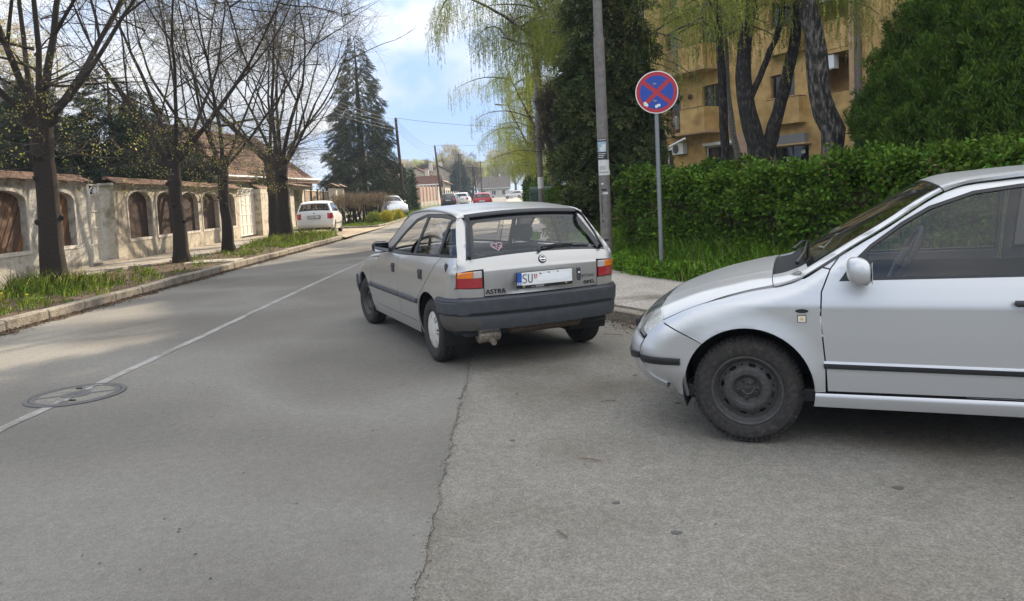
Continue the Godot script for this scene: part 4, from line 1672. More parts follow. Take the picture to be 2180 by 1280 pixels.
	tp.tube([Vector3(-0.44, 0.26, 0.50), Vector3(-0.47, 0.25, 0.58), Vector3(-0.47, 0.235, 0.66)], [0.024], 10)
	part(tp, "tail_pipe", sil_m, t)
	# wheels: covers behind, bare steel in front, turned slightly
	for sg in [-1.0, 1.0]:
		wheel(t, sg * 0.715, 0.0, 0.287, 0.165, 0.172, "cap", mt)
		wheel(t, sg * 0.715, 2.517, 0.287, 0.165, 0.172, "steel", mt, 0.12)
	# number plate
	var pz := 0.735
	var pl := Node3D.new()
	pl.name = "number_plate"
	t.add_child(pl, true)
	pl.transform = Transform3D(Basis(Vector3(1, 0, 0), 0.02), Vector3(-0.005, 0.748, pz - 0.012))
	var fr := MB.new()
	fr.box(Vector3(0, -0.006, 0), Vector3(0.53, 0.138, 0.012), 0.005)
	part(fr, "frame", trim, pl)
	var wp := MB.new()
	wp.box(Vector3(0.02, 0.004, 0.008), Vector3(0.478, 0.108, 0.006), 0.002)
	part(wp, "plate", mat(lin(0.82, 0.82, 0.80), 0.4), pl)
	var bl := MB.new()
	bl.box(Vector3(-0.239, 0.004, 0.008), Vector3(0.040, 0.108, 0.007), 0.002)
	part(bl, "blue_strip", mat(lin(0.02, 0.10, 0.42), 0.4), pl)
	text_on(pl, "lettering", "SU", 0.074, Transform3D(Basis.IDENTITY, Vector3(-0.166, 0.006, 0.0105)), M.black, "Droid Sans Mono", 0.003, 700, 0.84)
	text_on(pl, "lettering", "SRB", 0.022, Transform3D(Basis.IDENTITY, Vector3(-0.239, -0.033, 0.0115)), M.white_plain, "Droid Sans", 0.002, 700)
	text_on(pl, "lettering", "EXPERT", 0.017, Transform3D(Basis.IDENTITY, Vector3(-0.05, -0.063, 0.006)), mat(lin(0.5, 0.5, 0.5), 0.4), "Droid Sans", 0.002, 700)
	text_on(pl, "lettering", "www", 0.010, Transform3D(Basis.IDENTITY, Vector3(-0.115, -0.063, 0.006)), mat(lin(0.4, 0.4, 0.4), 0.4), "Droid Sans", 0.002)
	var sh := MB.new()
	sh.extrude(PackedVector2Array([Vector2(-0.014, 0.02), Vector2(0.014, 0.02), Vector2(0.014, -0.004), Vector2(0, -0.02), Vector2(-0.014, -0.004)]), 0.002, Transform3D(Basis.IDENTITY, Vector3(-0.092, 0.018, 0.0125)))
	part(sh, "shield", mat(lin(0.5, 0.03, 0.04), 0.4), pl)
	var cross := MB.new()
	cross.box(Vector3(-0.092, 0.018, 0.0132), Vector3(0.005, 0.034, 0.0015))
	cross.box(Vector3(-0.092, 0.022, 0.0134), Vector3(0.024, 0.005, 0.0015))
	part(cross, "shield_cross", M.white_plain, pl)
	var smr := MB.new()
	smr.extrude(PackedVector2Array([Vector2(-0.066, -0.028), Vector2(0.10, -0.026), Vector2(0.14, -0.034), Vector2(0.20, -0.022), Vector2(0.235, -0.008), Vector2(0.232, 0.03), Vector2(0.16, 0.036), Vector2(0.02, 0.03), Vector2(-0.05, 0.012), Vector2(-0.074, -0.01)]), 0.0015, Transform3D(Basis.IDENTITY, Vector3(0, 0.004, 0.0125)))
	part(smr, "white_patch", mat(lin(0.9, 0.9, 0.9), 0.5), pl)
	for k in [[-0.045, 0.041, 0.018], [0.035, 0.044, 0.018], [0.12, 0.046, 0.014]]:
		var bit := MB.new()
		bit.box(Vector3(k[0], k[1], 0.012), Vector3(k[2], 0.009, 0.002), 0.001)
		part(bit, "lettering", M.black, pl)
	for sg in [-1, 1]:
		var lg := MB.new()
		lg.box(Vector3(0.20 * sg, -0.060, 0.008), Vector3(0.018, 0.014, 0.006), 0.002)
		part(lg, "fixing_clip", mat(lin(0.35, 0.33, 0.12), 0.5), pl)
	# emblem, lock, badges, wiper
	var em := MB.new()
	var face := Transform3D(Basis(Vector3(1, 0, 0), PI / 2 - 0.45), Vector3(0.0, 0.905, 0.682))
	em.lathe([Vector2(0.036, -0.004), Vector2(0.036, 0.004), Vector2(0.033, 0.006), Vector2(0.0, 0.006)], face, 32)
	var eb := part(em, "emblem", trim, t)
	var er := MB.new()
	var chrome := mat(lin(0.75, 0.75, 0.75), 0.15, 1.0)
	er.lathe([Vector2(0.027, 0.006), Vector2(0.027, 0.009), Vector2(0.022, 0.009), Vector2(0.022, 0.006)], face, 32)
	part(er, "ring", chrome, eb)
	var bolt := MB.new()
	var fb := face * Transform3D(Basis(Vector3(1, 0, 0), Vector3(0, 0, -1), Vector3(0, 1, 0)), Vector3(0, 0.0095, 0))
	bolt.extrude(PackedVector2Array([Vector2(-0.034, -0.003), Vector2(0.004, -0.003), Vector2(0.004, -0.008), Vector2(0.034, 0.003), Vector2(-0.004, 0.003), Vector2(-0.004, 0.008)]), 0.003, fb)
	part(bolt, "flash", chrome, eb)
	var lk := MB.new()
	lk.box(Vector3(0.312, 0.755, 0.742), Vector3(0.042, 0.115, 0.02), 0.018)
	var lko := part(lk, "tailgate_lock", plastic, t)
	var cyl := MB.new()
	cyl.lathe([Vector2(0.010, 0.0), Vector2(0.010, 0.006), Vector2(0.0, 0.006)], Transform3D(Basis(Vector3(1, 0, 0), PI / 2), Vector3(0.312, 0.765, 0.751)), 14)
	part(cyl, "key_barrel", chrome, lko)
	var yaw := func(x): return Basis(Vector3.UP, asin(clampf(x * 0.25, -0.5, 0.5)))
	text_on(t, "model_lettering", "ASTRA", 0.036, Transform3D(yaw.call(-0.44), Vector3(-0.44, 0.668, 0.676)), trim, "Droid Sans", 0.006, 800, 1.15)
	text_on(t, "make_lettering", "OPEL", 0.030, Transform3D(yaw.call(0.46), Vector3(0.452, 0.668, 0.672)), trim, "Droid Sans", 0.006, 800, 1.2)
	text_on(t, "edition_lettering", "Opel Classic", 0.026, Transform3D(yaw.call(0.43), Vector3(0.432, 0.728, 0.680)), mat(lin(0.10, 0.10, 0.10), 0.4), "Droid Serif", 0.001, 400, 0.75)
	var wi := Node3D.new()
	wi.name = "rear_wiper"
	t.add_child(wi, true)
	var w1 := MB.new()
	w1.tube([b.strip(-0.02, wa - 0.012) + Vector3(0, 0.01, 0.012), b.strip(0.0, wa + 0.03) + Vector3(0, 0.012, 0.022), b.strip(0.18, wa + 0.055) + Vector3(0, 0.012, 0.02), b.strip(0.33, wa + 0.05) + Vector3(0, 0.01, 0.016)], [0.016, 0.010, 0.007, 0.005], 8)
	part(w1, "arm", trim, wi)
	var w2 := MB.new()
	w2.tube([b.strip(0.08, wa + 0.043) + Vector3(0, 0.003, 0.006), b.strip(0.28, wa + 0.05) + Vector3(0, 0.003, 0.006), b.strip(0.50, wa + 0.046) + Vector3(0, 0.003, 0.006)], [0.006], 6)
	part(w2, "blade", trim, wi)
	# heart sticker inside the rear window
	var ht := MB.new()
	var hp := []
	for k in 25:
		var a := TAU * k / 24
		var hx := -0.36 + 0.0055 * 16.0 * pow(sin(a), 3.0) * 0.55
		var hy := 0.0055 * 0.55 * (13.0 * cos(a) - 5.0 * cos(2 * a) - 2.0 * cos(3 * a) - cos(4 * a))
		hp.append(b.strip(hx, wa + 0.11 + hy) + Vector3(0, -0.004, -0.006))
	ht.tube(hp, [0.0035], 5, false)
	var hp2 := []
	for k in 10:
		hp2.append(b.strip(-0.40 + 0.009 * k, wa + 0.10 + 0.02 * sin(k * 1.9)) + Vector3(0, -0.004, -0.006))
	ht.tube(hp2, [0.0028], 5, false)
	part(ht, "heart_sticker", mat(lin(0.75, 0.42, 0.50), 0.6), t)
	# fuel flap notch: small black wedge under the rear quarter window
	var ff := PackedVector2Array([Vector2(-0.475, 0.90), Vector2(-0.455, 0.842), Vector2(-0.415, 0.895), Vector2(-0.425, 0.915)])
	part(on_side(b, ff, 0.02, 0.01, flat_off(0.006), [-1.0]), "vent_wedge", trim, t)
	# door mirrors
	for sg in [-1.0, 1.0]:
		var mr := Node3D.new()
		mr.name = "door_mirror"
		t.add_child(mr, true)
		var hs := MB.new()
		hs.box(Vector3(sg * 0.885, 0.985, -1.36), Vector3(0.175, 0.118, 0.10), 0.035)
		hs.box(Vector3(sg * 0.80, 0.955, -1.36), Vector3(0.10, 0.05, 0.07), 0.02)
		part(hs, "housing", trim, mr)
		var mg := MB.new()
		mg.box(Vector3(sg * 0.885, 0.985, -1.309), Vector3(0.148, 0.094, 0.004), 0.001)
		part(mg, "mirror_glass", mat(lin(0.85, 0.87, 0.87), 0.03, 1.0), mr)
	# inside
	cabin(t, b, region, [arch_f, arch_r], cab, 0.93, -0.55, 1.75)
	seat(t, -0.36, 0.88, cab)
	seat(t, 0.36, 0.88, cab)
	seat(t, 0.0, 0.06, cab, 1.15, false)
	steering(t, -0.36, 1.36, 0.90, M.black)
	var ds := MB.new()
	ds.box(Vector3(0, 0.80, -1.62), Vector3(1.40, 0.24, 0.36), 0.06)
	part(ds, "dashboard", cab, t)


func lamp_mat(c: Color) -> StandardMaterial3D:
	var m := mat(c, 0.12)
	m.clearcoat_enabled = true
	m.clearcoat = 1.0
	m.clearcoat_roughness = 0.04
	if not M.has("ribs"):
		var im := Image.create(4, 64, false, Image.FORMAT_RGB8)
		for y in 64:
			var k := 0.5 + 0.5 * cos(TAU * y / 16.0)
			im.fill_rect(Rect2i(0, y, 4, 1), Color(k, k, k))
		M.ribs = ImageTexture.create_from_image(im)
	m.uv1_triplanar = true
	m.uv1_scale = Vector3.ONE * 22.0
	m.heightmap_enabled = true
	m.heightmap_texture = M.ribs
	m.heightmap_scale = 0.07
	return m


func frame_side(b: Body, poly: PackedVector2Array, holes: Array, sg: float, off: float) -> MB:
	var mb := MB.new()
	mb.sheet(func(z, y): return b.side(z, y, sg), poly, 0.04, CORE, 0.008, flat_off(off), holes)
	return mb


func cabin(t: Node3D, b: Body, region: PackedVector2Array, arches: Array, m: Material, belt: float, z0: float, z1: float):
	# door linings, headlining and floor
	var box := PackedVector2Array([Vector2(z0, 0.26), Vector2(z1, 0.26), Vector2(z1, belt - 0.03), Vector2(z0, belt - 0.03)])
	var l := [within(box, region)]
	for a in arches:
		l = cut(l, shrink(a, -0.02))
	part(on_side(b, l, 0.08, 0.0, flat_off(-0.055)), "door_lining", m, t)
	var hl := b.strip_band(b.s_rear(b.sil[b.top_i].y - 0.06), b.s_top(z1 - 0.6))
	part(on_strip(b, hl, 0.09, 0.0, flat_off(-0.03)), "headlining", mat(lin(0.30, 0.30, 0.29), 0.9), t)
	var fl := MB.new()
	fl.box(Vector3(0, 0.31, -(z0 + z1) / 2), Vector3(1.36, 0.04, z1 - z0))
	part(fl, "cabin_floor", m, t)


# ---------------------------------------------------------------- the light silver hatchback cut by the right edge of the frame
func light_silver_hatchback():
	# placed by its front axle
	var yaw := deg_to_rad(-68.5)
	var fx := Vector2(1.534, 4.775)
	var back := Vector2(sin(yaw), cos(yaw)) * -2.462
	var t := thing("parked_car", "light silver hatchback seen from its left side, cut off by the picture's right edge", "car", W(fx.x + back.x, 0.0, fx.y + back.y), -yaw)
	var L := 2.462
	var b := Body.new([
		[-0.48, 0.30, 0.0, 0.10], [-0.66, 0.36, 0.05, 0.22], [-0.69, 0.55, 0.06, 0.22], [-0.68, 0.80, 0.06, 0.18], [-0.62, 0.98, 0.06, 0.12], [-0.50, 1.20, 0.05, 0.09], [-0.38, 1.36, 0.04, 0.08],
		[-0.1, 1.415, 0.03, 0.10], [0.4, 1.448, 0.03, 0.11], [0.9, 1.452, 0.03, 0.11], [1.25, 1.435, 0.035, 0.10], [1.50, 1.395, 0.045, 0.09], [L - 0.60, 1.195, 0.070, 0.07], [L - 0.27, 1.005, 0.085, 0.07], [L - 0.20, 0.955, 0.055, 0.10],
		[L + 0.0, 0.908, 0.035, 0.14], [L + 0.25, 0.845, 0.035, 0.16], [L + 0.47, 0.765, 0.045, 0.17], [L + 0.60, 0.69, 0.06, 0.19], [L + 0.66, 0.62, 0.06, 0.20], [L + 0.70, 0.54, 0.06, 0.20], [L + 0.70, 0.44, 0.06, 0.20],
		[L + 0.66, 0.33, 0.06, 0.20], [L + 0.57, 0.25, 0.05, 0.20], [L + 0.45, 0.205, 0.04, 0.20]],
		[[0.1, 0.74], [0.2, 0.775], [0.27, 0.795], [0.40, 0.810], [0.60, 0.819], [0.772, 0.824], [0.86, 0.798], [0.93, 0.774], [1.0, 0.752], [1.10, 0.718], [1.25, 0.665], [1.36, 0.622], [1.47, 0.57]],
		[L - 0.2, L + 0.8, 0.05, 0.2, -0.75, 0.045], 6, 1)
	var mt := car_mats()
	var silver := paint_mat(lin(0.55, 0.55, 0.545), 0.6, 0.37)
	var gl := glass(Color(0.05, 0.08, 0.08), 0.16)
	var trim := mat(lin(0.015, 0.015, 0.016), 0.4)
	var cab := mat(lin(0.04, 0.042, 0.045), 0.8)
	var region := b.side_region(0.232)
	var arch_f := circle(Vector2(L - 0.005, 0.305), 0.342, 56)
	var arch_r := circle(Vector2(0.0, 0.305), 0.342, 56)
	var dlo_f := PackedVector2Array([Vector2(0.98, 0.915), Vector2(L - 0.655, 0.898), Vector2(L - 0.47, 0.893), Vector2(L - 0.545, 1.00), Vector2(L - 0.62, 1.075), Vector2(L - 0.77, 1.185), Vector2(L - 0.90, 1.262), Vector2(L - 1.10, 1.33), Vector2(L - 1.3, 1.355), Vector2(0.98, 1.368)])
	var front_door := PackedVector2Array([Vector2(0.985, 0.318), Vector2(L - 0.405, 0.312), Vector2(L - 0.40, 0.45), Vector2(L - 0.378, 0.70), Vector2(L - 0.385, 0.84), Vector2(L - 0.43, 0.955), Vector2(L - 0.50, 1.05), Vector2(L - 0.565, 1.125), Vector2(L - 0.77, 1.262), Vector2(L - 0.98, 1.345), Vector2(L - 1.2, 1.378), Vector2(0.95, 1.402)])
	var rear_door := PackedVector2Array([Vector2(0.975, 0.318), Vector2(0.94, 1.40), Vector2(0.5, 1.39), Vector2(0.1, 1.34), Vector2(-0.15, 1.20), Vector2(-0.20, 0.95), Vector2(0.05, 0.76), Vector2(0.36, 0.55), Vector2(0.42, 0.42), Vector2(0.40, 0.30)])
	var dlo_r := PackedVector2Array([Vector2(0.90, 0.92), Vector2(0.88, 1.355), Vector2(0.5, 1.345), Vector2(0.15, 1.29), Vector2(-0.06, 1.17), Vector2(-0.10, 0.97), Vector2(0.1, 0.945)])
	var bumper := PackedVector2Array([Vector2(L + 0.10, 0.10), Vector2(L + 0.20, 0.53), Vector2(L + 0.25, 0.562), Vector2(L + 0.48, 0.675), Vector2(L + 0.60, 0.655), Vector2(L + 1.0, 0.60), Vector2(L + 1.0, 0.10)])
	var lamp := PackedVector2Array([Vector2(L + 0.425, 0.725), Vector2(L + 0.47, 0.692), Vector2(L + 0.60, 0.672), Vector2(L + 1.0, 0.62), Vector2(L + 1.0, 0.73), Vector2(L + 0.50, 0.80), Vector2(L + 0.46, 0.775)])
	var wing := PackedVector2Array([Vector2(L - 0.40, 0.10), Vector2(L - 0.40, 0.45), Vector2(L - 0.378, 0.70), Vector2(L - 0.385, 0.84), Vector2(L - 0.43, 0.955), Vector2(L - 0.30, 0.98), Vector2(L - 0.28, 1.1), Vector2(L + 1, 1.1), Vector2(L + 1, 0.10)])
	var sill := PackedVector2Array([Vector2(0.30, 0.10), Vector2(0.345, 0.312), Vector2(L - 0.345, 0.306), Vector2(L - 0.30, 0.10)])
	var g := 0.0036
	var rest := [region]
	for c in [arch_f, arch_r, shrink(front_door, -g), shrink(rear_door, -g), shrink(wing, -g), shrink(sill, -g)]:
		rest = cut(rest, c)
	part(on_side(b, rest, 0.035), "body_shell", silver, t)
	var sill_off := func(_z, y): return 0.012 * smoothstep(0.312, 0.29, y)
	part(on_side(b, cut(cut([within(shrink(sill, g), region)], arch_f), arch_r), 0.02, 0.02, sill_off), "sill", silver, t)
	for sg in [-1.0, 1.0]:
		var crease := func(_z, y): return -0.006 * smoothstep(0.762, 0.752, y) * smoothstep(0.55, 0.75, y)
		part(on_side(b, cut([within(shrink(front_door, g), region)], dlo_f), 0.03, 0.022, null, [sg]), "front_door", silver, t)
		part(on_side(b, cut(cut([within(shrink(rear_door, g), region)], dlo_r), arch_r), 0.035, 0.022, null, [sg]), "rear_door", silver, t)
		# wing with a flared lip round the wheel
		var wg := [within(shrink(wing, g), region)]
		for c in [arch_f, shrink(bumper, -g), shrink(lamp, -g)]:
			wg = cut(wg, c)
		wg = cut(wg, shrink(sill, -g))
		var flare := func(z, y): return 0.014 * pow(clampf(1.0 - (Vector2(z - L, y - 0.305).length() - 0.342) / 0.10, 0.0, 1.0), 1.5) * smoothstep(0.2, 0.34, y)
		part(on_side(b, wg, 0.028, 0.022, flare, [sg]), "front_wing", silver, t)
		# windows
		var wf := shrink(dlo_f, 0.016)
		var tri_c := PackedVector2Array([Vector2(L - 0.64, 0.5), Vector2(L - 0.60, 1.2), Vector2(L, 1.2), Vector2(L, 0.5)])
		var wfg: PackedVector2Array = cut([wf], tri_c)[0]
		part(frame_side(b, dlo_f, [wfg], sg, -0.002), "window_frame", trim, t)
		part(on_side(b, shrink(wfg, -0.004), 0.06, 0.0, flat_off(-0.008), [sg]), "front_side_window", gl, t)
		part(frame_side(b, dlo_r, [shrink(dlo_r, 0.016)], sg, -0.002), "window_frame", trim, t)
		part(on_side(b, shrink(dlo_r, 0.012), 0.06, 0.0, flat_off(-0.008), [sg]), "rear_side_window", gl, t)
		for seg in [[0.99, L - 0.39], [0.42, 0.968]]:
			var ms := PackedVector2Array([Vector2(seg[0], 0.432), Vector2(seg[1], 0.440), Vector2(seg[1], 0.466), Vector2(seg[0], 0.458)])
			part(on_side(b, ms, 0.03, 0.012, func(_z, y): return 0.014 - 6.0 * pow(y - 0.449, 2.0), [sg]), "rubbing_strip", trim, t)
			var ms2 := PackedVector2Array([Vector2(seg[0], 0.458), Vector2(seg[1], 0.466), Vector2(seg[1], 0.478), Vector2(seg[0], 0.470)])
			part(on_side(b, ms2, 0.03, 0.01, func(z, y): return 0.010 * (1.0 - clampf((y - 0.460) / 0.02, 0.0, 1.0)) + 0.001, [sg]), "strip_ledge", silver, t)
		# handle over its scoop, repeater lamp and small badge
		var hz := 1.115
		var scoop := PackedVector2Array()
		for k in 24:
			scoop.append(Vector2(hz + 0.085 * cos(TAU * k / 24), 0.782 + 0.036 * sin(TAU * k / 24)))
		part(on_side(b, scoop, 0.02, 0.004, func(z, y): return 0.002 + 0.0 * z, [sg]), "handle_scoop", silver, t)
		var hb := PackedVector2Array([Vector2(hz - 0.10, 0.772), Vector2(hz + 0.105, 0.772), Vector2(hz + 0.118, 0.782), Vector2(hz + 0.112, 0.797), Vector2(hz - 0.10, 0.797)])
		part(on_side(b, hb, 0.02, 0.02, func(_z, y): return 0.034 - 20.0 * pow(y - 0.785, 2.0), [sg]), "door_handle", trim, t)
		var bd := PackedVector2Array()
		for k in 20:
			bd.append(Vector2(L - 0.288 + 0.032 * cos(TAU * k / 20), 0.742 + 0.0105 * sin(TAU * k / 20)))
		part(on_side(b, bd, 0.02, 0.004, flat_off(0.004), [sg]), "wing_badge", trim, t)
		var rp := PackedVector2Array([Vector2(L - 0.306, 0.684), Vector2(L - 0.27, 0.684), Vector2(L - 0.268, 0.688), Vector2(L - 0.268, 0.715), Vector2(L - 0.272, 0.718), Vector2(L - 0.306, 0.718)])
		part(on_side(b, shrink(rp, -0.004), 0.02, 0.003, flat_off(0.002), [sg]), "repeater_surround", trim, t)
		var rpl := part(on_side(b, rp, 0.01, 0.003, flat_off(0.007), [sg]), "repeater_lamp", lamp_mat(lin(0.72, 0.66, 0.52)), t)
		part(on_side(b, circle(Vector2(L - 0.287, 0.701), 0.008, 12), 0.01, 0.002, flat_off(0.008), [sg]), "bulb", lamp_mat(lin(0.60, 0.42, 0.18)), rpl)
		# headlamp wraps round the nose
		var hl := Node3D.new()
		hl.name = "headlight"
		t.add_child(hl, true)
		var lb := within(shrink(lamp, g), region)
		var sa := b.s_top(L + 0.495)
		var sb2 := b.s_front(0.628)
		var quad := PackedVector2Array([Vector2(sg * 0.36, sa), Vector2(sg * 0.95, sa - 0.03), Vector2(sg * 0.95, sb2), Vector2(sg * 0.36, sb2 - 0.015)])
		if sg < 0:
			quad.reverse()
		var ls := within(quad, b.strip_band(sa - 0.02, sb2 + 0.02))
		var cg := glass(Color(0.75, 0.76, 0.74), 0.25)
		part(on_side(b, lb, 0.02, 0.0, flat_off(0.003), [sg], on_strip(b, ls, 0.03, 0.0, flat_off(0.003))), "lens", cg, hl)
		part(on_side(b, lb, 0.02, 0.0, flat_off(-0.03), [sg], on_strip(b, ls, 0.03, 0.0, flat_off(-0.035))), "reflector", mat(lin(0.62, 0.60, 0.55), 0.25, 0.7), hl)
		part(on_side(b, lb, 0.02, 0.0, flat_off(-0.001), [sg]) if false else frame_side(b, lb, [shrink(lb, 0.006)], sg, 0.004), "seal", mat(lin(0.30, 0.30, 0.29), 0.4), hl)
		# door mirror in body colour on a black foot
		var mr := Node3D.new()
		mr.name = "door_mirror"
		t.add_child(mr, true)
		var sh := MB.new()
		var n := 16
		var c := Vector3(sg * 0.935, 0.958, -(L - 0.575))
		var f := sh.v.size()
		for i in n + 1:
			for j in n:
				var th := PI * i / n
				var ph := TAU * j / n
				var q := Vector3(sin(th) * cos(ph), cos(th), sin(th) * sin(ph))
				var s := Vector3(signf(q.x) * pow(absf(q.x), 0.6), signf(q.y) * pow(absf(q.y), 0.65), signf(q.z) * pow(absf(q.z), 0.7))
				# rounded in front, cut flat behind
				var pz := s.z * 0.075 if s.z < 0.0 else s.z * 0.035
				var p := Vector3(s.x * 0.085, s.y * (0.066 + 0.008 * (-s.z)), pz)
				p.y -= 0.012 * p.z / 0.06
				sh.vert(c + p, q)
		for i in n:
			for j in n:
				var a := f + i * n + j
				var a2 := f + i * n + (j + 1) % n
				sh.tri(a, a2, a + n)
				sh.tri(a2, a + n, a2 + n)
		part(sh, "shell", silver, mr)
		var ft := MB.new()
		ft.box(c + Vector3(-sg * 0.12, -0.042, -0.005), Vector3(0.13, 0.05, 0.075), 0.02)
		part(ft, "foot", trim, mr)
		var mg := MB.new()
		mg.box(c + Vector3(0, 0, 0.037), Vector3(0.14, 0.105, 0.004), 0.002)
		part(mg, "mirror_glass", mat(lin(0.85, 0.87, 0.87), 0.03, 1.0), mr)
	# bumper: side wraps into the front
	var bs := cut([within(shrink(bumper, g), region)], arch_f)
	var bmp := on_side(b, bs, 0.025, 0.022)
	on_strip(b, b.strip_band(b.s_front(0.612), b.s_front(0.212)), 0.035, 0.02, null, [], bmp)
	part(bmp, "front_bumper", silver, t)
	var rub := MB.new()
	var rs := PackedVector2Array([Vector2(L + 0.355, 0.425), Vector2(L + 0.95, 0.425), Vector2(L + 0.95, 0.475), Vector2(L + 0.355, 0.465)])
	on_side(b, within(rs, region), 0.02, 0.012, func(_z, y): return 0.016 - 10.0 * pow(y - 0.448, 2.0), [-1.0, 1.0], rub)
	on_strip(b, b.strip_band(b.s_front(0.475), b.s_front(0.425)), 0.03, 0.012, flat_off(0.014), [], rub)
	part(rub, "bumper_strip", trim, t)
	var plate := MB.new()
	plate.box(Vector3(0, 0.53, -(L + 0.705)), Vector3(0.53, 0.12, 0.015), 0.004)
	part(plate, "number_plate", trim, t)
	# bonnet, grille, windscreen, roof, tail
	var bon0 := b.s_top(L - 0.13)
	var bon1 := b.s_top(L + 0.49)
	part(on_strip(b, b.strip_band(bon0, bon1), 0.03, 0.02, func(x, s): return 0.004 * smoothstep(0.06, 0.0, absf(absf(x) - 0.47 + 0.14 * (s - bon0))) * 0.6 - 0.0 * s), "bonnet", silver, t)
	var nose := within(b.strip_band(b.s_top(L + 0.495), b.s_front(0.628)), PackedVector2Array([Vector2(-0.355, 0), Vector2(0.355, 0), Vector2(0.355, 9), Vector2(-0.355, 9)]))
	part(on_strip(b, nose, 0.03, 0.02), "grille", trim, t)
	var cowl := b.strip_band(b.s_top(L - 0.285), bon0 - 0.004)
	var mid := within(cowl, PackedVector2Array([Vector2(-0.60, 0), Vector2(0.60, 0), Vector2(0.60, 9), Vector2(-0.60, 9)]))
	part(on_strip(b, mid, 0.04, 0.0, flat_off(-0.012)), "cowl", M.dark_gap, t)
	for q in cut([cowl], mid):
		part(on_strip(b, [q], 0.03, 0.01), "wing_corner", silver, t)
	var wfull := b.strip_band(b.s_top(1.515), b.s_top(L - 0.285))
	var ws := within(wfull, PackedVector2Array([Vector2(-0.71, b.s_top(L - 0.15)), Vector2(0.71, b.s_top(L - 0.15)), Vector2(0.535, b.s_top(1.3)), Vector2(-0.535, b.s_top(1.3))]))
	for q in cut([wfull], ws):
		part(on_strip(b, [q], 0.04, 0.01), "windscreen_pillar", silver, t)
	part(on_strip(b, ws, 0.05, 0.0, flat_off(-0.003), [shrink(ws, 0.045)]), "windscreen_border", mat(lin(0.012, 0.013, 0.014), 0.08), t)
	part(on_strip(b, shrink(ws, 0.042), 0.08, 0.0, flat_off(-0.005)), "windscreen", gl, t)
	for k in 2:
		var wv := MB.new()
		var x0 := -0.55 + k * 0.55
		wv.tube([b.strip(x0, b.s_top(L - 0.24)) + Vector3(0, 0.015, 0), b.strip(x0 + 0.12, b.s_top(L - 0.29)) + Vector3(0, 0.02, 0), b.strip(x0 + 0.48, b.s_top(L - 0.32)) + Vector3(0, 0.012, 0)], [0.011, 0.009, 0.006], 6)
		part(wv, "wiper", trim, t)
	part(on_strip(b, b.strip_band(b.s_rear(1.36), b.s_top(1.508)), 0.04, 0.015), "roof", silver, t)
	var rwin := b.strip_band(b.s_rear(1.02), b.s_rear(1.355))
	part(on_strip(b, rwin, 0.08, 0.0, flat_off(-0.004)), "rear_window", gl, t)
	part(on_strip(b, b.strip_band(b.s_rear(0.33), b.s_rear(1.015)), 0.05, 0.02), "tailgate", silver, t)
	var un := MB.new()
	un.box(Vector3(0, 0.265, -1.2), Vector3(1.46, 0.09, 3.2), 0.02)
	part(un, "underbody", M.black, t)
	wheel_wells(t, [0.0, L], 0.347, 0.305, 0.79, M.black)
	for sg in [-1.0, 1.0]:
		wheel(t, sg * 0.705, 0.0, 0.291, 0.17, 0.188, "steel", mt)
		wheel(t, sg * 0.705, L, 0.291, 0.17, 0.188, "steel", mt)
	cabin(t, b, region, [arch_f, arch_r], cab, 0.90, -0.5, L - 0.45)
	seat(t, -0.36, 0.86, cab)
	seat(t, 0.36, 0.82, cab)
	seat(t, 0.0, 0.05, cab, 1.15, false)
	steering(t, -0.36, 1.64, 0.97, M.black)
	var ds := MB.new()
	ds.box(Vector3(0, 0.83, -2.0), Vector3(1.34, 0.22, 0.34), 0.07)
	part(ds, "dashboard", cab, t)


# ---------------------------------------------------------------- ochre apartment block on the right
var bld: Node3D


func window(t: Node3D, u0: float, u1: float, y0: float, y1: float, z: float, fm: Material, panes := 2, blind := 0.0):
	# a frame with sashes, glass and a net curtain behind
	var w := Node3D.new()
	w.name = "window"
	t.add_child(w, true)
	var fr := MB.new()
	var k := 0.055
	fr.box(Vector3((u0 + u1) / 2, y0 + k / 2, z), Vector3(u1 - u0, k, 0.07), 0.006)
	fr.box(Vector3((u0 + u1) / 2, y1 - k / 2, z), Vector3(u1 - u0, k, 0.07), 0.006)
	for i in panes + 1:
		var u := lerpf(u0 + k / 2, u1 - k / 2, float(i) / panes)
		fr.box(Vector3(u, (y0 + y1) / 2, z + 0.001), Vector3(k * (1.0 if i in [0, panes] else 1.4), y1 - y0 - 2 * k + 0.004, 0.066), 0.006)
	part(fr, "frame", fm, w)
	for i in panes:
		var p := MB.new()
		var a := lerpf(u0 + k, u1 - k, float(i) / panes)
		var b := lerpf(u0 + k, u1 - k, float(i + 1) / panes)
		p.box(Vector3((a + b) / 2, (y0 + y1) / 2, z - 0.012), Vector3(b - a, y1 - y0 - 2 * k, 0.008))
		part(p, "pane", M.win_glass, w)
	var c := MB.new()
	var n := 14
	for i in n:
		var a := lerpf(u0, u1, float(i) / n)
		var b := lerpf(u0, u1, float(i + 1) / n)
		var z0 := z - 0.14 + (0.018 if i % 2 else -0.018)
		var z1 := z - 0.14 + (-0.018 if i % 2 else 0.018)
		c.face([Vector3(a, y0, z0), Vector3(b, y0, z1), Vector3(b, y1, z1), Vector3(a, y1, z0)], Vector3(0, 0, 1))
	part(c, "curtain", M.curtain, w)
	if blind > 0.0:
		var r := MB.new()
		var m := ceili((y1 - y0) * blind / 0.05)
		for i in m:
			r.box(Vector3((u0 + u1) / 2, y1 - 0.025 - i * 0.05, z - 0.05), Vector3(u1 - u0 - 0.02, 0.047, 0.012), 0.005)
		part(r, "roller_shutter", M.shutter, w)


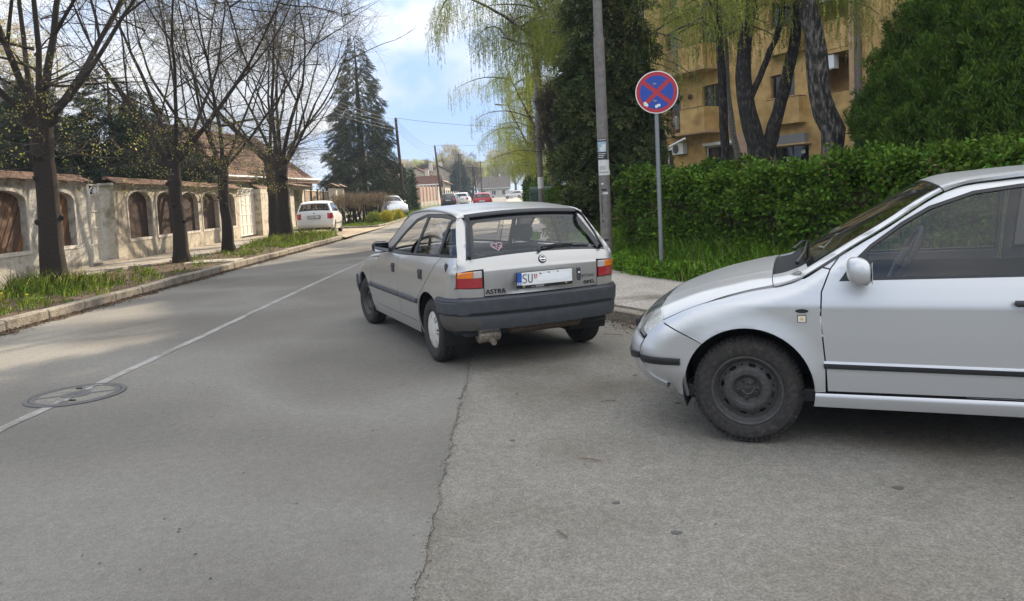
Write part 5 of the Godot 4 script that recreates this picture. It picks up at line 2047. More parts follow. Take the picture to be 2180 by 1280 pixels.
func rail(t: Node3D, u0: float, u1: float, y0: float, y1: float, z: float, m: Material):
	var r := Node3D.new()
	r.name = "railing"
	t.add_child(r, true)
	var n := maxi(2, roundi((u1 - u0) / 0.115))
	for i in n + 1:
		var b := MB.new()
		b.box(Vector3(lerpf(u0, u1, float(i) / n), (y0 + y1) / 2, z), Vector3(0.022, y1 - y0, 0.022))
		part(b, "bar", m, r)
	for y in [y0 + 0.04, y1]:
		var h := MB.new()
		h.box(Vector3((u0 + u1) / 2, y, z), Vector3(u1 - u0, 0.04, 0.04), 0.004)
		part(h, "handrail", m, r)


func ac_unit(label: String, at: Vector3):
	var a := thing("air_conditioner", label, "air conditioner")
	a.transform = bld.transform * Transform3D(Basis.IDENTITY, at)
	var b := MB.new()
	b.box(Vector3(0, 0, 0.15), Vector3(0.82, 0.54, 0.30), 0.02)
	part(b, "casing", M.white_plain, a)
	var g := MB.new()
	for k in 5:
		var ring := []
		for j in 25:
			ring.append(Vector3(-0.12 + (0.04 + k * 0.045) * cos(TAU * j / 24), (0.04 + k * 0.045) * sin(TAU * j / 24), 0.306))
		g.tube(ring, [0.005], 5, false)
	part(g, "fan_grille", M.trim, a)
	var d := MB.new()
	d.lathe([Vector2(0.225, 0.0), Vector2(0.0, 0.001)], Transform3D(Basis(Vector3(1, 0, 0), PI / 2), Vector3(-0.12, 0, 0.3015)), 24)
	part(d, "fan_opening", M.black, a)
	var br := MB.new()
	for s in [-0.3, 0.3]:
		br.box(Vector3(s, -0.29, 0.14), Vector3(0.03, 0.03, 0.3))
	part(br, "bracket", M.iron, a)


func building():
	M.ochre = tri_mat(noise_tex(0.012, [[0.0, Color(0.66, 0.52, 0.31)], [0.35, Color(0.735, 0.60, 0.375)], [0.65, Color(0.78, 0.645, 0.415)], [1.0, Color(0.72, 0.585, 0.39)]], 91, 512, 6), 0.25, 0.95)
	add_detail(M.ochre, M.stain, 0.11)
	M.ochre.heightmap_enabled = true
	M.ochre.heightmap_texture = M.grain
	M.ochre.heightmap_scale = 0.8
	M.ochre_dark = mat(lin(0.20, 0.115, 0.055), 0.95)
	M.ochre_band = tri_mat(noise_tex(0.02, [[0.0, Color(0.62, 0.50, 0.36)], [1.0, Color(0.74, 0.63, 0.48)]], 92), 0.4, 0.95)
	M.pink_render = tri_mat(noise_tex(0.02, [[0.0, Color(0.62, 0.50, 0.42)], [1.0, Color(0.72, 0.60, 0.51)]], 93), 0.4, 0.95)
	M.win_glass = glass(Color(0.03, 0.035, 0.04), 0.5)
	M.curtain = mat(lin(0.42, 0.42, 0.42), 0.9)
	M.shutter = mat(lin(0.42, 0.38, 0.33), 0.7)
	M.brown_paint = mat(lin(0.085, 0.045, 0.03), 0.6)
	M.grey_metal = mat(lin(0.17, 0.165, 0.16), 0.5)
	var dr := Vector2(0.46, -0.888).normalized()
	var xa := Vector3(dr.x, 0, -dr.y)
	bld = thing("apartment_building", "ochre rendered apartment block with balconies and white and brown windows behind the hedge", "building")
	bld.transform = Transform3D(Basis(xa, Vector3.UP, xa.cross(Vector3.UP)), W(9.2, 0.0, 36.0))
	var H := 15.5
	var holes := []
	var wins := []
	var add := func(u0, u1, y0, y1, m, panes, bl): wins.append([u0, u1, y0, y1, m, panes, bl])
	add.call(-3.1, -2.0, 2.2, 3.36, M.white_plain, 2, 0.0)
	add.call(0.28, 2.26, 2.08, 3.26, M.white_plain, 2, 0.0)
	for k in 4:
		var y := 3.95 + 2.85 * k
		add.call(-5.35, -4.15, y + 1.2, y + 2.35, M.white_plain if k % 2 else M.brown_paint, 2, 0.65 if k % 2 else 0.0)
		add.call(-2.35, -1.35, y + 0.08, y + 2.2, M.brown_paint, 1, 0.3)
		add.call(0.2, 1.75, y + 0.95, y + 2.12, M.brown_paint, 3, 0.45 if k == 0 else 0.0)
		add.call(4.38, 5.65, y + 0.97, y + 1.92, M.brown_paint, 2, 0.0)
	for k in 5:
		for u in []:
			add.call(u, u + 1.4, 2.1 + 2.85 * k, 3.35 + 2.85 * k, M.brown_paint, 2, 0.4 if (k + int(u)) % 2 else 0.0)
		if k > 0:
			for u in [14.0, 18.0]:
				add.call(u, u + 1.5, 2.1 + 2.85 * k, 3.35 + 2.85 * k, M.white_plain, 2, 0.0)
	for w in wins:
		holes.append(PackedVector2Array([Vector2(w[0], w[2]), Vector2(w[1], w[2]), Vector2(w[1], w[3]), Vector2(w[0], w[3])]))
	# recessed loggias on the right and the entrance
	var logg := []
	for k in 4:
		logg.append([6.62, 8.30, 6.40 - 2.75 + 2.75 * k, 6.40 - 0.15 + 2.75 * k])
	for l in logg:
		holes.append(PackedVector2Array([Vector2(l[0], l[2] + 0.02), Vector2(l[1], l[2] + 0.02), Vector2(l[1], l[3]), Vector2(l[0], l[3])]))
	holes.append(PackedVector2Array([Vector2(4.4, 0.15), Vector2(6.3, 0.15), Vector2(6.3, 2.86), Vector2(4.4, 2.86)]))
	var wall := MB.new()
	var outer := PackedVector2Array([Vector2(-7.5, 0.0), Vector2(11.55, 0.0), Vector2(11.55, H), Vector2(-7.5, H)])
	var plane := func(a, b): return Vector3(a, b, 0.0)
	wall.sheet(plane, outer, 1.0, Vector3(0, 5, -30), 0.24, null, holes)
	wall.box(Vector3(2.02, H / 2, -6.0), Vector3(19.0, H - 0.02, 9.0))
	part(wall, "wall", M.ochre, bld)
	var annex := MB.new()
	var ah := []
	for w in wins:
		if w[0] > 12:
			ah.append(PackedVector2Array([Vector2(w[0], w[2]), Vector2(w[1], w[2]), Vector2(w[1], w[3]), Vector2(w[0], w[3])]))
	annex.sheet(func(a, b): return Vector3(a, b, -0.8), PackedVector2Array([Vector2(11.56, 0.0), Vector2(27, 0.0), Vector2(27, H), Vector2(11.56, H)]), 1.5, Vector3(15, 5, -30), 0.24, null, ah)
	annex.box(Vector3(19.3, H / 2, -6.2), Vector3(15.4, H - 0.02, 9.0))
	part(annex, "set_back_wall", M.ochre_band, bld)
	var roof := MB.new()
	roof.box(Vector3(9.7, H + 0.15, -5.0), Vector3(35.0, 0.3, 11.0), 0.02)
	roof.box(Vector3(14.5, H + 1.7, -3.4), Vector3(25.0, 3.0, 7.4), 0.02)  # unseen taller block, added on top only to shade the foreground road
	part(roof, "roof_slab_and_shade_block", M.grey_metal, bld)
	for w in wins:
		window(bld, w[0], w[1], w[2], w[3], -0.16 if w[0] < 12 else -0.96, w[4], w[5], w[6])
		var s := MB.new()
		s.box(Vector3((w[0] + w[1]) / 2, w[2] - 0.02, 0.03 if w[0] < 12 else -0.77), Vector3(w[1] - w[0] + 0.1, 0.04, 0.18), 0.008)
		part(s, "sill", M.trim if w[4] == M.white_plain else M.ochre_band, bld)
	# roller box over the white ground floor windows
	for q in [[0.2, 2.34], [-3.16, -1.96]]:
		var r := MB.new()
		r.box(Vector3((q[0] + q[1]) / 2, 3.335, 0.03), Vector3(q[1] - q[0], 0.14, 0.14), 0.015)
		part(r, "roller_box", M.white_plain, bld)
	var pk := MB.new()
	pk.box(Vector3(2.9, 1.85, 0.004), Vector3(1.25, 3.7, 0.012))
	part(pk, "pink_panel", M.pink_render, bld)
	# projecting balconies on the left: a rail, a solid front, a rail
	for k in 4:
		var y := 3.83 + 2.85 * k
		var bal := MB.new()
		bal.box(Vector3(-0.17, y + 0.06, 0.5), Vector3(3.3, 0.14, 1.0), 0.01)
		part(bal, "balcony_slab", M.ochre_band, bld)
		var fr := MB.new()
		fr.box(Vector3(0.58, y + 0.61, 0.95), Vector3(1.66, 1.12, 0.12), 0.012)
		part(fr, "balcony_front", M.ochre, bld)
		for q in [[-1.52, 0.951, 0.5, 0.118], [-1.74, 0.47, 0.12, 0.84], [1.35, 0.47, 0.12, 0.84]]:
			var sd := MB.new()
			sd.box(Vector3(q[0], y + 0.61, q[1]), Vector3(q[2], 1.118, q[3]), 0.012)
			part(sd, "balcony_side", M.ochre, bld)
		var cp := MB.new()
		cp.box(Vector3(0.58, y + 1.185, 0.95), Vector3(1.7, 0.035, 0.16), 0.008)
		part(cp, "balcony_coping", M.ochre_dark, bld)
		rail(bld, -1.25, -0.27, y + 0.12, y + 1.18, 0.95, M.brown_paint if k != 1 else M.ochre_band)
		rail(bld, 0.42, 1.12, y + 0.02, y + 1.0, 0.28, M.brown_paint)
		var sl := MB.new()
		sl.box(Vector3(0.77, y, 0.15), Vector3(0.8, 0.08, 0.34), 0.01)
		part(sl, "balcony_slab", M.ochre_band, bld)
	# boxes under the middle windows, loggia parapets and backs
	for k in 4:
		var y := 3.76 + 2.85 * k
		var bx := MB.new()
		bx.box(Vector3(5.38, y + 0.53, 0.2), Vector3(1.66, 1.05, 0.42), 0.012)
		part(bx, "window_box_front", M.ochre, bld)
		var cp := MB.new()
		cp.box(Vector3(5.38, y + 1.07, 0.2), Vector3(1.7, 0.03, 0.46), 0.006)
		part(cp, "coping", M.ochre_dark, bld)
	for l in logg:
		var lo := MB.new()
		var a: float = l[0]
		var b: float = l[1]
		var y0: float = l[2]
		var y1: float = l[3]
		lo.box(Vector3((a + b) / 2, (y0 + y1) / 2, -1.3), Vector3(b - a + 0.3, y1 - y0 + 0.2, 0.1))
		lo.box(Vector3(a - 0.05, (y0 + y1) / 2, -0.75), Vector3(0.1, y1 - y0 + 0.2, 1.0))
		lo.box(Vector3(b + 0.05, (y0 + y1) / 2, -0.75), Vector3(0.1, y1 - y0 + 0.2, 1.0))
		lo.box(Vector3((a + b) / 2, y1 + 0.06, -0.75), Vector3(b - a, 0.1, 1.0))
		lo.box(Vector3((a + b) / 2, y0 - 0.04, -0.75), Vector3(b - a, 0.1, 1.0))
		part(lo, "loggia", M.ochre, bld)
		var pp := MB.new()
		pp.box(Vector3((a + b) / 2 + 0.2, y0 + 0.56, -0.05), Vector3(b - a - 0.4, 1.12, 0.14), 0.01)
		part(pp, "parapet", M.ochre, bld)
		var cp := MB.new()
		cp.box(Vector3((a + b) / 2 + 0.2, y0 + 1.14, -0.05), Vector3(b - a - 0.38, 0.035, 0.2), 0.008)
		part(cp, "coping", M.ochre_dark, bld)
		rail(bld, a + 0.02, a + 0.38, y0 + 0.02, y0 + 1.1, -0.05, M.brown_paint)
		window(bld, b - 0.42, b - 0.02, y0 + 1.2, y1 - 0.3, -1.22, M.white_plain, 1)
	# entrance under its dark fascia
	var en := MB.new()
	en.box(Vector3(5.35, 1.5, -0.9), Vector3(2.1, 2.9, 0.08))
	part(en, "entrance_back", M.black, bld)
	for u in [4.44, 5.35, 6.26]:
		var p := MB.new()
		p.box(Vector3(u, 1.5, -0.16), Vector3(0.07, 2.7, 0.09), 0.008)
		part(p, "door_post", M.grey_metal, bld)
	for q in [[4.48, 5.31], [5.39, 6.22]]:
		var p := MB.new()
		p.box(Vector3((q[0] + q[1]) / 2, 1.5, -0.16), Vector3(q[1] - q[0], 2.7, 0.01))
		part(p, "door_glass", M.win_glass, bld)
	for q in [[5.15, 2.36], [5.9, 2.62]]:
		var nt := MB.new()
		nt.box(Vector3(q[0], q[1], -0.145), Vector3(0.21, 0.14, 0.004))
		part(nt, "paper_notice", M.white_plain, bld)
	var fs := MB.new()
	fs.box(Vector3(5.3, 3.16, 0.12), Vector3(2.0, 0.36, 0.26), 0.015)
	part(fs, "entrance_fascia", M.grey_metal, bld)
	var fl := MB.new()
	fl.box(Vector3(5.35, 2.93, 0.16), Vector3(2.2, 0.08, 0.36), 0.01)
	part(fl, "fascia_ledge", M.ochre_band, bld)
	# pilaster, downpipe
	var pi := MB.new()
	pi.box(Vector3(8.45, H / 2, 0.06), Vector3(0.24, H - 0.1, 0.16), 0.01)
	part(pi, "pilaster", M.ochre_band, bld)
	var dp := MB.new()
	dp.tube([Vector3(8.72, 0.2, 0.12), Vector3(8.72, H - 0.2, 0.12)], [0.12], 14)
	part(dp, "downpipe", tri_mat(noise_tex(0.03, [[0.0, Color(0.30, 0.27, 0.24)], [1.0, Color(0.46, 0.42, 0.38)]], 94), 1.2, 0.7), bld)
	var ed := MB.new()
	ed.box(Vector3(11.52, H / 2, 0.01), Vector3(0.05, H - 0.1, 0.05))
	part(ed, "corner_strip", M.ochre_dark, bld)
	var wb := MB.new()
	for k in 4:
		wb.box(Vector3(12.3, 7.3 + 2.85 * k, -0.3), Vector3(1.45, 1.0, 0.9), 0.01)
	part(wb, "white_balcony", M.white_plain, bld)
	# things fixed to the building
	ac_unit("white air conditioner beside the ground floor window left of the birches", Vector3(-1.32, 3.27, 0.02))
	ac_unit("white air conditioner in the loggia under the upper balcony right of the birches", Vector3(7.1, 5.95, -0.35))
	ac_unit("white air conditioner highest up, at the top edge beside the narrow dark window", Vector3(7.0, 8.55, -0.35))
	for q in [[-2.05, 5.62, "flower pot on the ochre wall nearest the no stopping sign"], [-1.25, 5.72, "middle flower pot of the three hung on the ochre wall"], [-0.55, 5.66, "flower pot on the ochre wall nearest the brown window"]]:
		var fp := thing("flower_pot", q[2], "flower pot", Vector3.ZERO, 0.0, "flower pots hung on the wall")
		fp.transform = bld.transform * Transform3D(Basis.IDENTITY, Vector3(q[0], q[1], 0.12))
		var pm := MB.new()
		pm.lathe([Vector2(0.0, -0.09), Vector2(0.075, -0.09), Vector2(0.11, 0.08), Vector2(0.12, 0.08), Vector2(0.12, 0.10), Vector2(0.10, 0.10), Vector2(0.09, 0.06), Vector2(0, 0.06)], Transform3D.IDENTITY, 16)
		part(pm, "pot", M.brown_paint, fp)
		var pt := MB.new()
		for k in 7:
			pt.tube([Vector3(0, 0.05, 0), Vector3(rnd(-0.12, 0.12), rnd(0.12, 0.2), rnd(-0.03, 0.08)), Vector3(rnd(-0.2, 0.2), rnd(0.05, 0.22), rnd(-0.02, 0.1))], [0.007, 0.006, 0.002], 4)
		part(pt, "plant", mat(lin(0.05, 0.07, 0.03), 0.9), fp)
	var cl := thing("laundry_bag", "white bag hanging behind the rail of the lowest balcony", "bag")
	cl.transform = bld.transform * Transform3D(Basis.IDENTITY, Vector3(-0.75, 4.55, 0.8))
	var cb := MB.new()
	cb.box(Vector3(0, 0, 0), Vector3(0.34, 0.5, 0.2), 0.09)
	cb.box(Vector3(0.02, -0.30, 0.01), Vector3(0.28, 0.22, 0.16), 0.07)
	part(cb, "cloth", M.white_plain, cl)
	# leaning pipe frame in front of the ground floor
	var pf := thing("steel_post", "grey steel post with a slanting white arm in front of the ground floor", "post")
	pf.transform = bld.transform * Transform3D(Basis.IDENTITY, Vector3(-0.55, 0.0, 1.6))
	var p1 := MB.new()
	p1.tube([Vector3(0, 0, 0), Vector3(0, 3.25, 0)], [0.05], 10)
	part(p1, "post", M.grey_metal, pf)
	var p2 := MB.new()
	p2.tube([Vector3(-0.03, 3.25, 0), Vector3(1.2, 3.62, -0.1)], [0.055], 10)
	part(p2, "arm", M.white_plain, pf)
	# pale lower building beyond, seen between the trunks along the pavement
	var yb := thing("apartment_building", "further ochre block glimpsed between the trees over the clipped hedge", "building", W(6.4, 0.0, 62.0), deg_to_rad(-10.0))
	var ym := MB.new()
	ym.box(Vector3(4.0, 5.0, 0), Vector3(10.0, 10.0, 9.0), 0.02)
	part(ym, "wall", M.ochre, yb)
	for k in 3:
		for j in 3:
			window(yb, -0.2 + j * 2.9, 1.3 + j * 2.9, 1.6 + k * 2.9, 3.0 + k * 2.9, 4.56, M.brown_paint)
	var yr := MB.new()
	yr.box(Vector3(4.0, 10.15, 0), Vector3(10.8, 0.3, 9.8), 0.02)
	part(yr, "roof_slab_and_shade_block", M.grey_metal, yb)


# ---------------------------------------------------------------- leaves, twigs and trees
func leaf_mat(rough := 0.55, back := 0.5) -> StandardMaterial3D:
	var m := StandardMaterial3D.new()
	m.vertex_color_use_as_albedo = true
	m.metallic_specular = 0.22
	m.roughness = rough
	m.backlight_enabled = true
	m.backlight = Color(back, back, back * 0.6)
	m.cull_mode = BaseMaterial3D.CULL_DISABLED
	return m


func leaf(mb: MB, at: Vector3, dir: Vector3, up: Vector3, l: float, w: float):
	var s := dir.cross(up).normalized()
	var n := s.cross(dir).normalized()
	var f := mb.v.size()
	mb.vert(at, n)
	mb.vert(at + dir * l * 0.45 + s * w * 0.5 + n * w * 0.12, (n + s * 0.4).normalized())
	mb.vert(at + dir * l, n)
	mb.vert(at + dir * l * 0.45 - s * w * 0.5 + n * w * 0.12, (n - s * 0.4).normalized())
	mb.tri(f, f + 1, f + 2)
	mb.tri(f, f + 2, f + 3)


func rdir() -> Vector3:
	var z := rnd(-1, 1)
	var a := rnd(0, TAU)
	var r := sqrt(1.0 - z * z)
	return Vector3(r * cos(a), z, r * sin(a))


func leaf_cluster(n: int, radius: float, l: float, w: float) -> ArrayMesh:
	var mb := MB.new()
	for i in n:
		var p := rdir() * radius * sqrt(rng.randf())
		var d := (rdir() + p.normalized() * 0.8 + Vector3(0, 0.25, 0)).normalized()
		leaf(mb, p, d, (Vector3.UP + rdir() * 0.6).normalized(), l * rnd(0.7, 1.2), w * rnd(0.8, 1.2))
	return mb.mesh()


func grass_tuft(n: int, h: float, spread: float, w := 0.006) -> ArrayMesh:
	var mb := MB.new()
	for i in n:
		var a := rnd(0, TAU)
		var o := Vector3(cos(a), 0, sin(a))
		var p := o * spread * rng.randf()
		var hh := h * rnd(0.5, 1.1)
		var lean := o * hh * rnd(0.1, 0.75)
		var s := o.cross(Vector3.UP).rotated(Vector3.UP, rnd(-0.6, 0.6)) * w * rnd(0.7, 1.4)
		var q1 := p + lean * 0.25 + Vector3.UP * hh * 0.55
		var q2 := p + lean + Vector3.UP * hh * rnd(0.8, 1.0)
		var n1 := (o * 0.8 + Vector3.UP * 0.6).normalized()
		var f := mb.v.size()
		mb.vert(p - s, n1)
		mb.vert(p + s, n1)
		mb.vert(q1 - s * 0.8, n1)
		mb.vert(q1 + s * 0.8, n1)
		mb.vert(q2, n1)
		mb.tri(f, f + 1, f + 2)
		mb.tri(f + 1, f + 2, f + 3)
		mb.tri(f + 2, f + 3, f + 4)
	return mb.mesh()


func spray(count: int, length: float, r: float) -> ArrayMesh:
	# a bare shoot with side twigs, along +y
	var mb := MB.new()
	var main := []
	var rad := []
	var p := Vector3.ZERO
	var d := Vector3.UP
	for k in 6:
		main.append(p)
		rad.append(r * (1.0 - k / 6.5))
		d = (d + rdir() * 0.16).normalized()
		p += d * length / 5.0
	mb.tube(main, rad, 4, false)
	for k in count:
		var t := rnd(0.12, 0.98)
		var i := mini(4, int(t * 5))
		var b: Vector3 = main[i].lerp(main[i + 1], t * 5 - i)
		var dd := (rdir() + Vector3.UP * 0.7).normalized()
		var l := length * rnd(0.18, 0.5) * (1.1 - t * 0.6)
		var b2 := b + dd * l * 0.5 + rdir() * l * 0.08
		mb.tube([b, b2, b2 + (dd + rdir() * 0.35).normalized() * l * 0.5], [r * 0.5, r * 0.38, r * 0.2], 3, false)
		if rng.randf() < 0.7:
			mb.tube([b2, b2 + (dd + rdir() * 0.9).normalized() * l * 0.4], [r * 0.3, r * 0.18], 3, false)
	return mb.mesh()


func align(d: Vector3, roll: float, s: float) -> Basis:
	var u := d.normalized()
	var x := u.cross(Vector3.RIGHT if absf(u.x) < 0.9 else Vector3.FORWARD).normalized()
	return (Basis(x, u, x.cross(u)) * Basis(Vector3.UP, roll)).scaled_local(Vector3.ONE * s)


func vary(c: Color, by: float) -> Color:
	var k := 1.0 + rng.randfn(0.0, by)
	return Color(maxf(0.003, c.r * k * (1.0 + rng.randfn(0, by * 0.5))), maxf(0.003, c.g * k), maxf(0.002, c.b * k))


func grow(mb: MB, p: Vector3, d: Vector3, l: float, r: float, level: int, ends: Array, up := 0.25, twist := 0.14):
	# one limb with forks; ends gathers [point, direction, radius] along the outer wood
	var pts := [p]
	var rad := [r]
	var n := 5
	for k in n:
		d = (d + rdir() * twist + Vector3.UP * up * 0.15).normalized()
		p += d * l / n
		pts.append(p)
		rad.append(r * lerpf(1.0, 0.55, (k + 1.0) / n))
		if level <= 1 or (level == 2 and k > 0):
			ends.append([p, d, rad[-1]])
	mb.tube(pts, rad, 9 if level > 2 else (6 if level > 1 else 4), false)
	if level <= 0:
		return
	var kids := rng.randi_range(2, 3) if level > 1 else rng.randi_range(2, 4)
	for k in kids:
		var i := n if k == 0 else rng.randi_range(2, n)
		var side := (rdir() + d * 0.2).normalized()
		var nd := (d * (1.3 if k == 0 else 0.7) + side * (0.35 if k == 0 else 0.8) + Vector3.UP * up).normalized()
		grow(mb, pts[i], nd, l * rnd(0.55, 0.8), rad[i] * (0.9 if k == 0 else 0.62), level - 1, ends, up, twist)


var twig_a: ArrayMesh
var twig_b: ArrayMesh
var bud: ArrayMesh


func linden(label: String, base: Vector3, h0: float, r0: float, lean: Vector3, limbs: int, sd: int, two := Vector3.ZERO):
	rng.seed = sd
	var t := thing("bare_tree", label, "tree", base, 0.0, "bare street trees along the left kerb")
	var tr := MB.new()
	var pts := []
	var rad := []
	for k in 9:
		var f := k / 8.0
		pts.append(lean * f * h0 + Vector3(rnd(-0.02, 0.02), h0 * f - 0.1, rnd(-0.02, 0.02)))
		rad.append(r0 * (1.25 - 0.9 * f * (1.0 - f) - 0.22 * f + (0.35 if k == 0 else 0.0) + (0.10 if k == 8 else 0.0)))
	tr.tube(pts, rad, 16)
	for k in 9:
		# knuckles and old cut scars along the trunk
		var f := rnd(0.25, 1.0)
		var a := rnd(0, TAU)
		var c: Vector3 = lean * f * h0 + Vector3(cos(a) * r0 * 0.82, h0 * f, sin(a) * r0 * 0.82)
		tr.tube([c - Vector3(cos(a), 0.5, sin(a)) * 0.05, c + Vector3(cos(a) * 0.03, 0.0, sin(a) * 0.03), c + Vector3(cos(a) * 0.055, 0.03, sin(a) * 0.055)], [0.075, rnd(0.05, 0.08), 0.035], 8)
	for k in 5:
		var a := rnd(0, TAU)
		var c: Vector3 = pts[8] + Vector3(cos(a) * r0 * 0.5, rnd(-0.3, 0.05), sin(a) * r0 * 0.5)
		tr.tube([c, c + Vector3(cos(a) * 0.10, 0.1, sin(a) * 0.10), c + Vector3(cos(a) * 0.14, 0.22, sin(a) * 0.14)], [0.11, 0.12, 0.05], 8)
	part(tr, "trunk", M.bark, t)
	var lm := MB.new()
	var ends := []
	for k in limbs:
		var a := TAU * (k + rnd(-0.2, 0.2)) / limbs
		var out := Vector3(cos(a), 0, sin(a))
		var steep := rnd(0.25, 0.7) if k % 3 else rnd(0.7, 1.15)
		var d := (out * steep + Vector3.UP).normalized()
		grow(lm, pts[8] + out * r0 * 0.5 - Vector3.UP * 0.15, d, rnd(2.6, 3.4), r0 * rnd(0.25, 0.42), 3, ends, 0.45, 0.10)
	var mesh_part := part(lm, "limbs", M.bark, t)
	# long thin arching shoots
	var heads := ends.size()
	for k in 46:
		var e = ends[rng.randi_range(0, heads - 1)] if k > 14 else [pts[8] + Vector3(0, rnd(0.0, 1.2), 0), Vector3.UP, 0.1]
		var a := rnd(0, TAU)
		var d := Vector3(cos(a), rnd(0.0, 0.6), sin(a)).normalized()
		var p: Vector3 = e[0]
		var q := [p]
		var rr := [rnd(0.012, 0.024)]
		var l := rnd(1.6, 3.6)
		for j in 7:
			d = (d + Vector3(0, rnd(-0.05, 0.05), 0) + rdir() * 0.16).normalized()
			p += d * l / 7.0
			q.append(p)
			rr.append(rr[0] * (1.0 - j / 7.6))
			if j > 0:
				ends.append([p, d, rr[-1]])
		lm.tube(q, rr, 4, false)
	mesh_part.mesh = lm.mesh()
	mesh_part.set_surface_override_material(0, M.bark)
	var xa := []
	var xb := []
	var bx := []
	var bc := PackedColorArray()
	for e in ends:
		if rng.randf() < 0.8:
			var d2: Vector3 = (e[1] * 0.35 + rdir() + Vector3(0, -0.05, 0)).normalized()
			(xa if rng.randf() < 0.5 else xb).append(Transform3D(align(d2, rnd(0, TAU), rnd(0.6, 1.35)), e[0]))
		if rng.randf() < 0.5:
			for j in 2:
				bx.append(Transform3D(align(rdir(), 0, rnd(0.5, 1.0)), e[0] + rdir() * rnd(0.1, 0.9)))
				bc.append(vary(Color(0.26, 0.25, 0.06), 0.2))
	# low shoots off the head of the trunk, in young leaf
	for k in 70:
		var a := rnd(0, TAU)
		var o: Vector3 = pts[8] + Vector3(cos(a) * r0, rnd(-1.1, 0.9), sin(a) * r0)
		var d3 := Vector3(cos(a), rnd(-0.15, 0.35), sin(a)).normalized()
		(xa if k % 2 else xb).append(Transform3D(align(d3, rnd(0, TAU), rnd(0.8, 1.5)), o))
		for j in 3:
			bx.append(Transform3D(align(rdir(), 0, rnd(0.7, 1.3)), o + d3 * rnd(0.3, 1.5) + rdir() * 0.2))
			bc.append(vary(Color(0.30, 0.29, 0.075), 0.25))
	many(twig_a, xa, "twigs", M.twig, t)
	many(twig_b, xb, "twigs", M.twig, t)
	many(bud, bx, "young_leaves", M.leaf, t, bc)


func conifer(called: String, label: String, base: Vector3, h: float, r: float, c: Color, count: int, sd: int, group := "", droop := 0.25, bottom := 0.03, power := 0.9, skin := 0.5):
	rng.seed = sd
	var t := thing(called, label, "tree", base, 0.0, group)
	var tr := MB.new()
	tr.tube([Vector3(0, -0.1, 0), Vector3(0, h * 0.5, 0), Vector3(0, h * 0.97, 0)], [r * 0.10, r * 0.06, 0.015], 8)
	part(tr, "trunk", M.bark, t)
	var xf := []
	var cs := PackedColorArray()
	var lob := []
	for k in 9:
		lob.append([rnd(0, TAU), rnd(0.0, 1.0), rnd(0.75, 1.15)])
	for k in count:
		var f := bottom + (1.0 - bottom) * (1.0 - sqrt(rng.randf()) * 0.995)
		var a := rnd(0, TAU)
		var prof := pow(1.0 - f, power) * (0.80 + 0.20 * sin(f * 46.0 + 2.0 * sin(a * 3.0 + f * 9.0)))
		for l in lob:
			var da := absf(wrapf(a - l[0], -PI, PI))
			if da < 0.7 and absf(f - l[1]) < 0.14:
				prof *= lerpf(l[2], 1.0, da / 0.7)
		var q := pow(rng.randf(), skin * 0.6)
		var rr := r * prof * q + 0.05
		var p := Vector3(cos(a) * rr, f * h, sin(a) * rr)
		var d := Vector3(cos(a), rnd(-0.35, 0.3) - droop * q, sin(a)).normalized()
		xf.append(Transform3D(align(d, rnd(0, TAU), rnd(0.7, 1.3) * lerpf(0.6, 1.0, clampf(prof * 1.4, 0, 1))), p))
		cs.append(vary(c, 0.22))
	many(M.needle_mesh, xf, "foliage", M.needle, t, cs)
	return t


func leafy(called: String, label: String, base: Vector3, h: float, r: float, c: Color, count: int, sd: int, mesh: ArrayMesh, group := "", trunk_h := 1.5, size := 1.0, gaps := 0.0):
	# a crown of clumps on a forked trunk
	rng.seed = sd
	var t := thing(called, label, "tree" if h > 2.6 else "shrub", base, 0.0, group)
	var tr := MB.new()
	var ends := []
	if h > 2.6:
		tr.tube([Vector3(0, -0.1, 0), Vector3(0.05, trunk_h, 0)], [r * 0.09, r * 0.065], 9, false)
		for k in 4:
			var a := TAU * (k + rnd(-0.3, 0.3)) / 4
			grow(tr, Vector3(0.05, trunk_h - 0.1, 0), Vector3(cos(a) * 0.6, 1, sin(a) * 0.6).normalized(), (h - trunk_h) * 0.42, r * 0.045, 2, ends, 0.3)
	else:
		for k in 6:
			var a := TAU * k / 6
			tr.tube([Vector3(cos(a) * 0.05, -0.05, sin(a) * 0.05), Vector3(cos(a) * r * 0.4, h * 0.5, sin(a) * r * 0.4)], [0.02, 0.008], 5, false)
	part(tr, "trunk", M.bark, t)
	var cl := []
	for k in 26:
		var d := rdir()
		var e := Vector3(d.x * r, d.y * (h - trunk_h) * 0.5, d.z * r) * rnd(0.45, 0.85)
		cl.append([Vector3(0, trunk_h + (h - trunk_h) * 0.5, 0) + e, rnd(0.25, 0.42) * r])
	var xf := []
	var cs := PackedColorArray()
	for k in count:
		var b = cl[rng.randi_range(0, 25)]
		var d := rdir()
		var p: Vector3 = b[0] + d * b[1] * pow(rng.randf(), 0.4)
		xf.append(Transform3D(align((d + Vector3.UP * 0.3).normalized(), rnd(0, TAU), rnd(0.7, 1.3) * size), p))
		cs.append(vary(c, 0.25))
	many(mesh, xf, "foliage", M.leaf, t, cs)
	return t


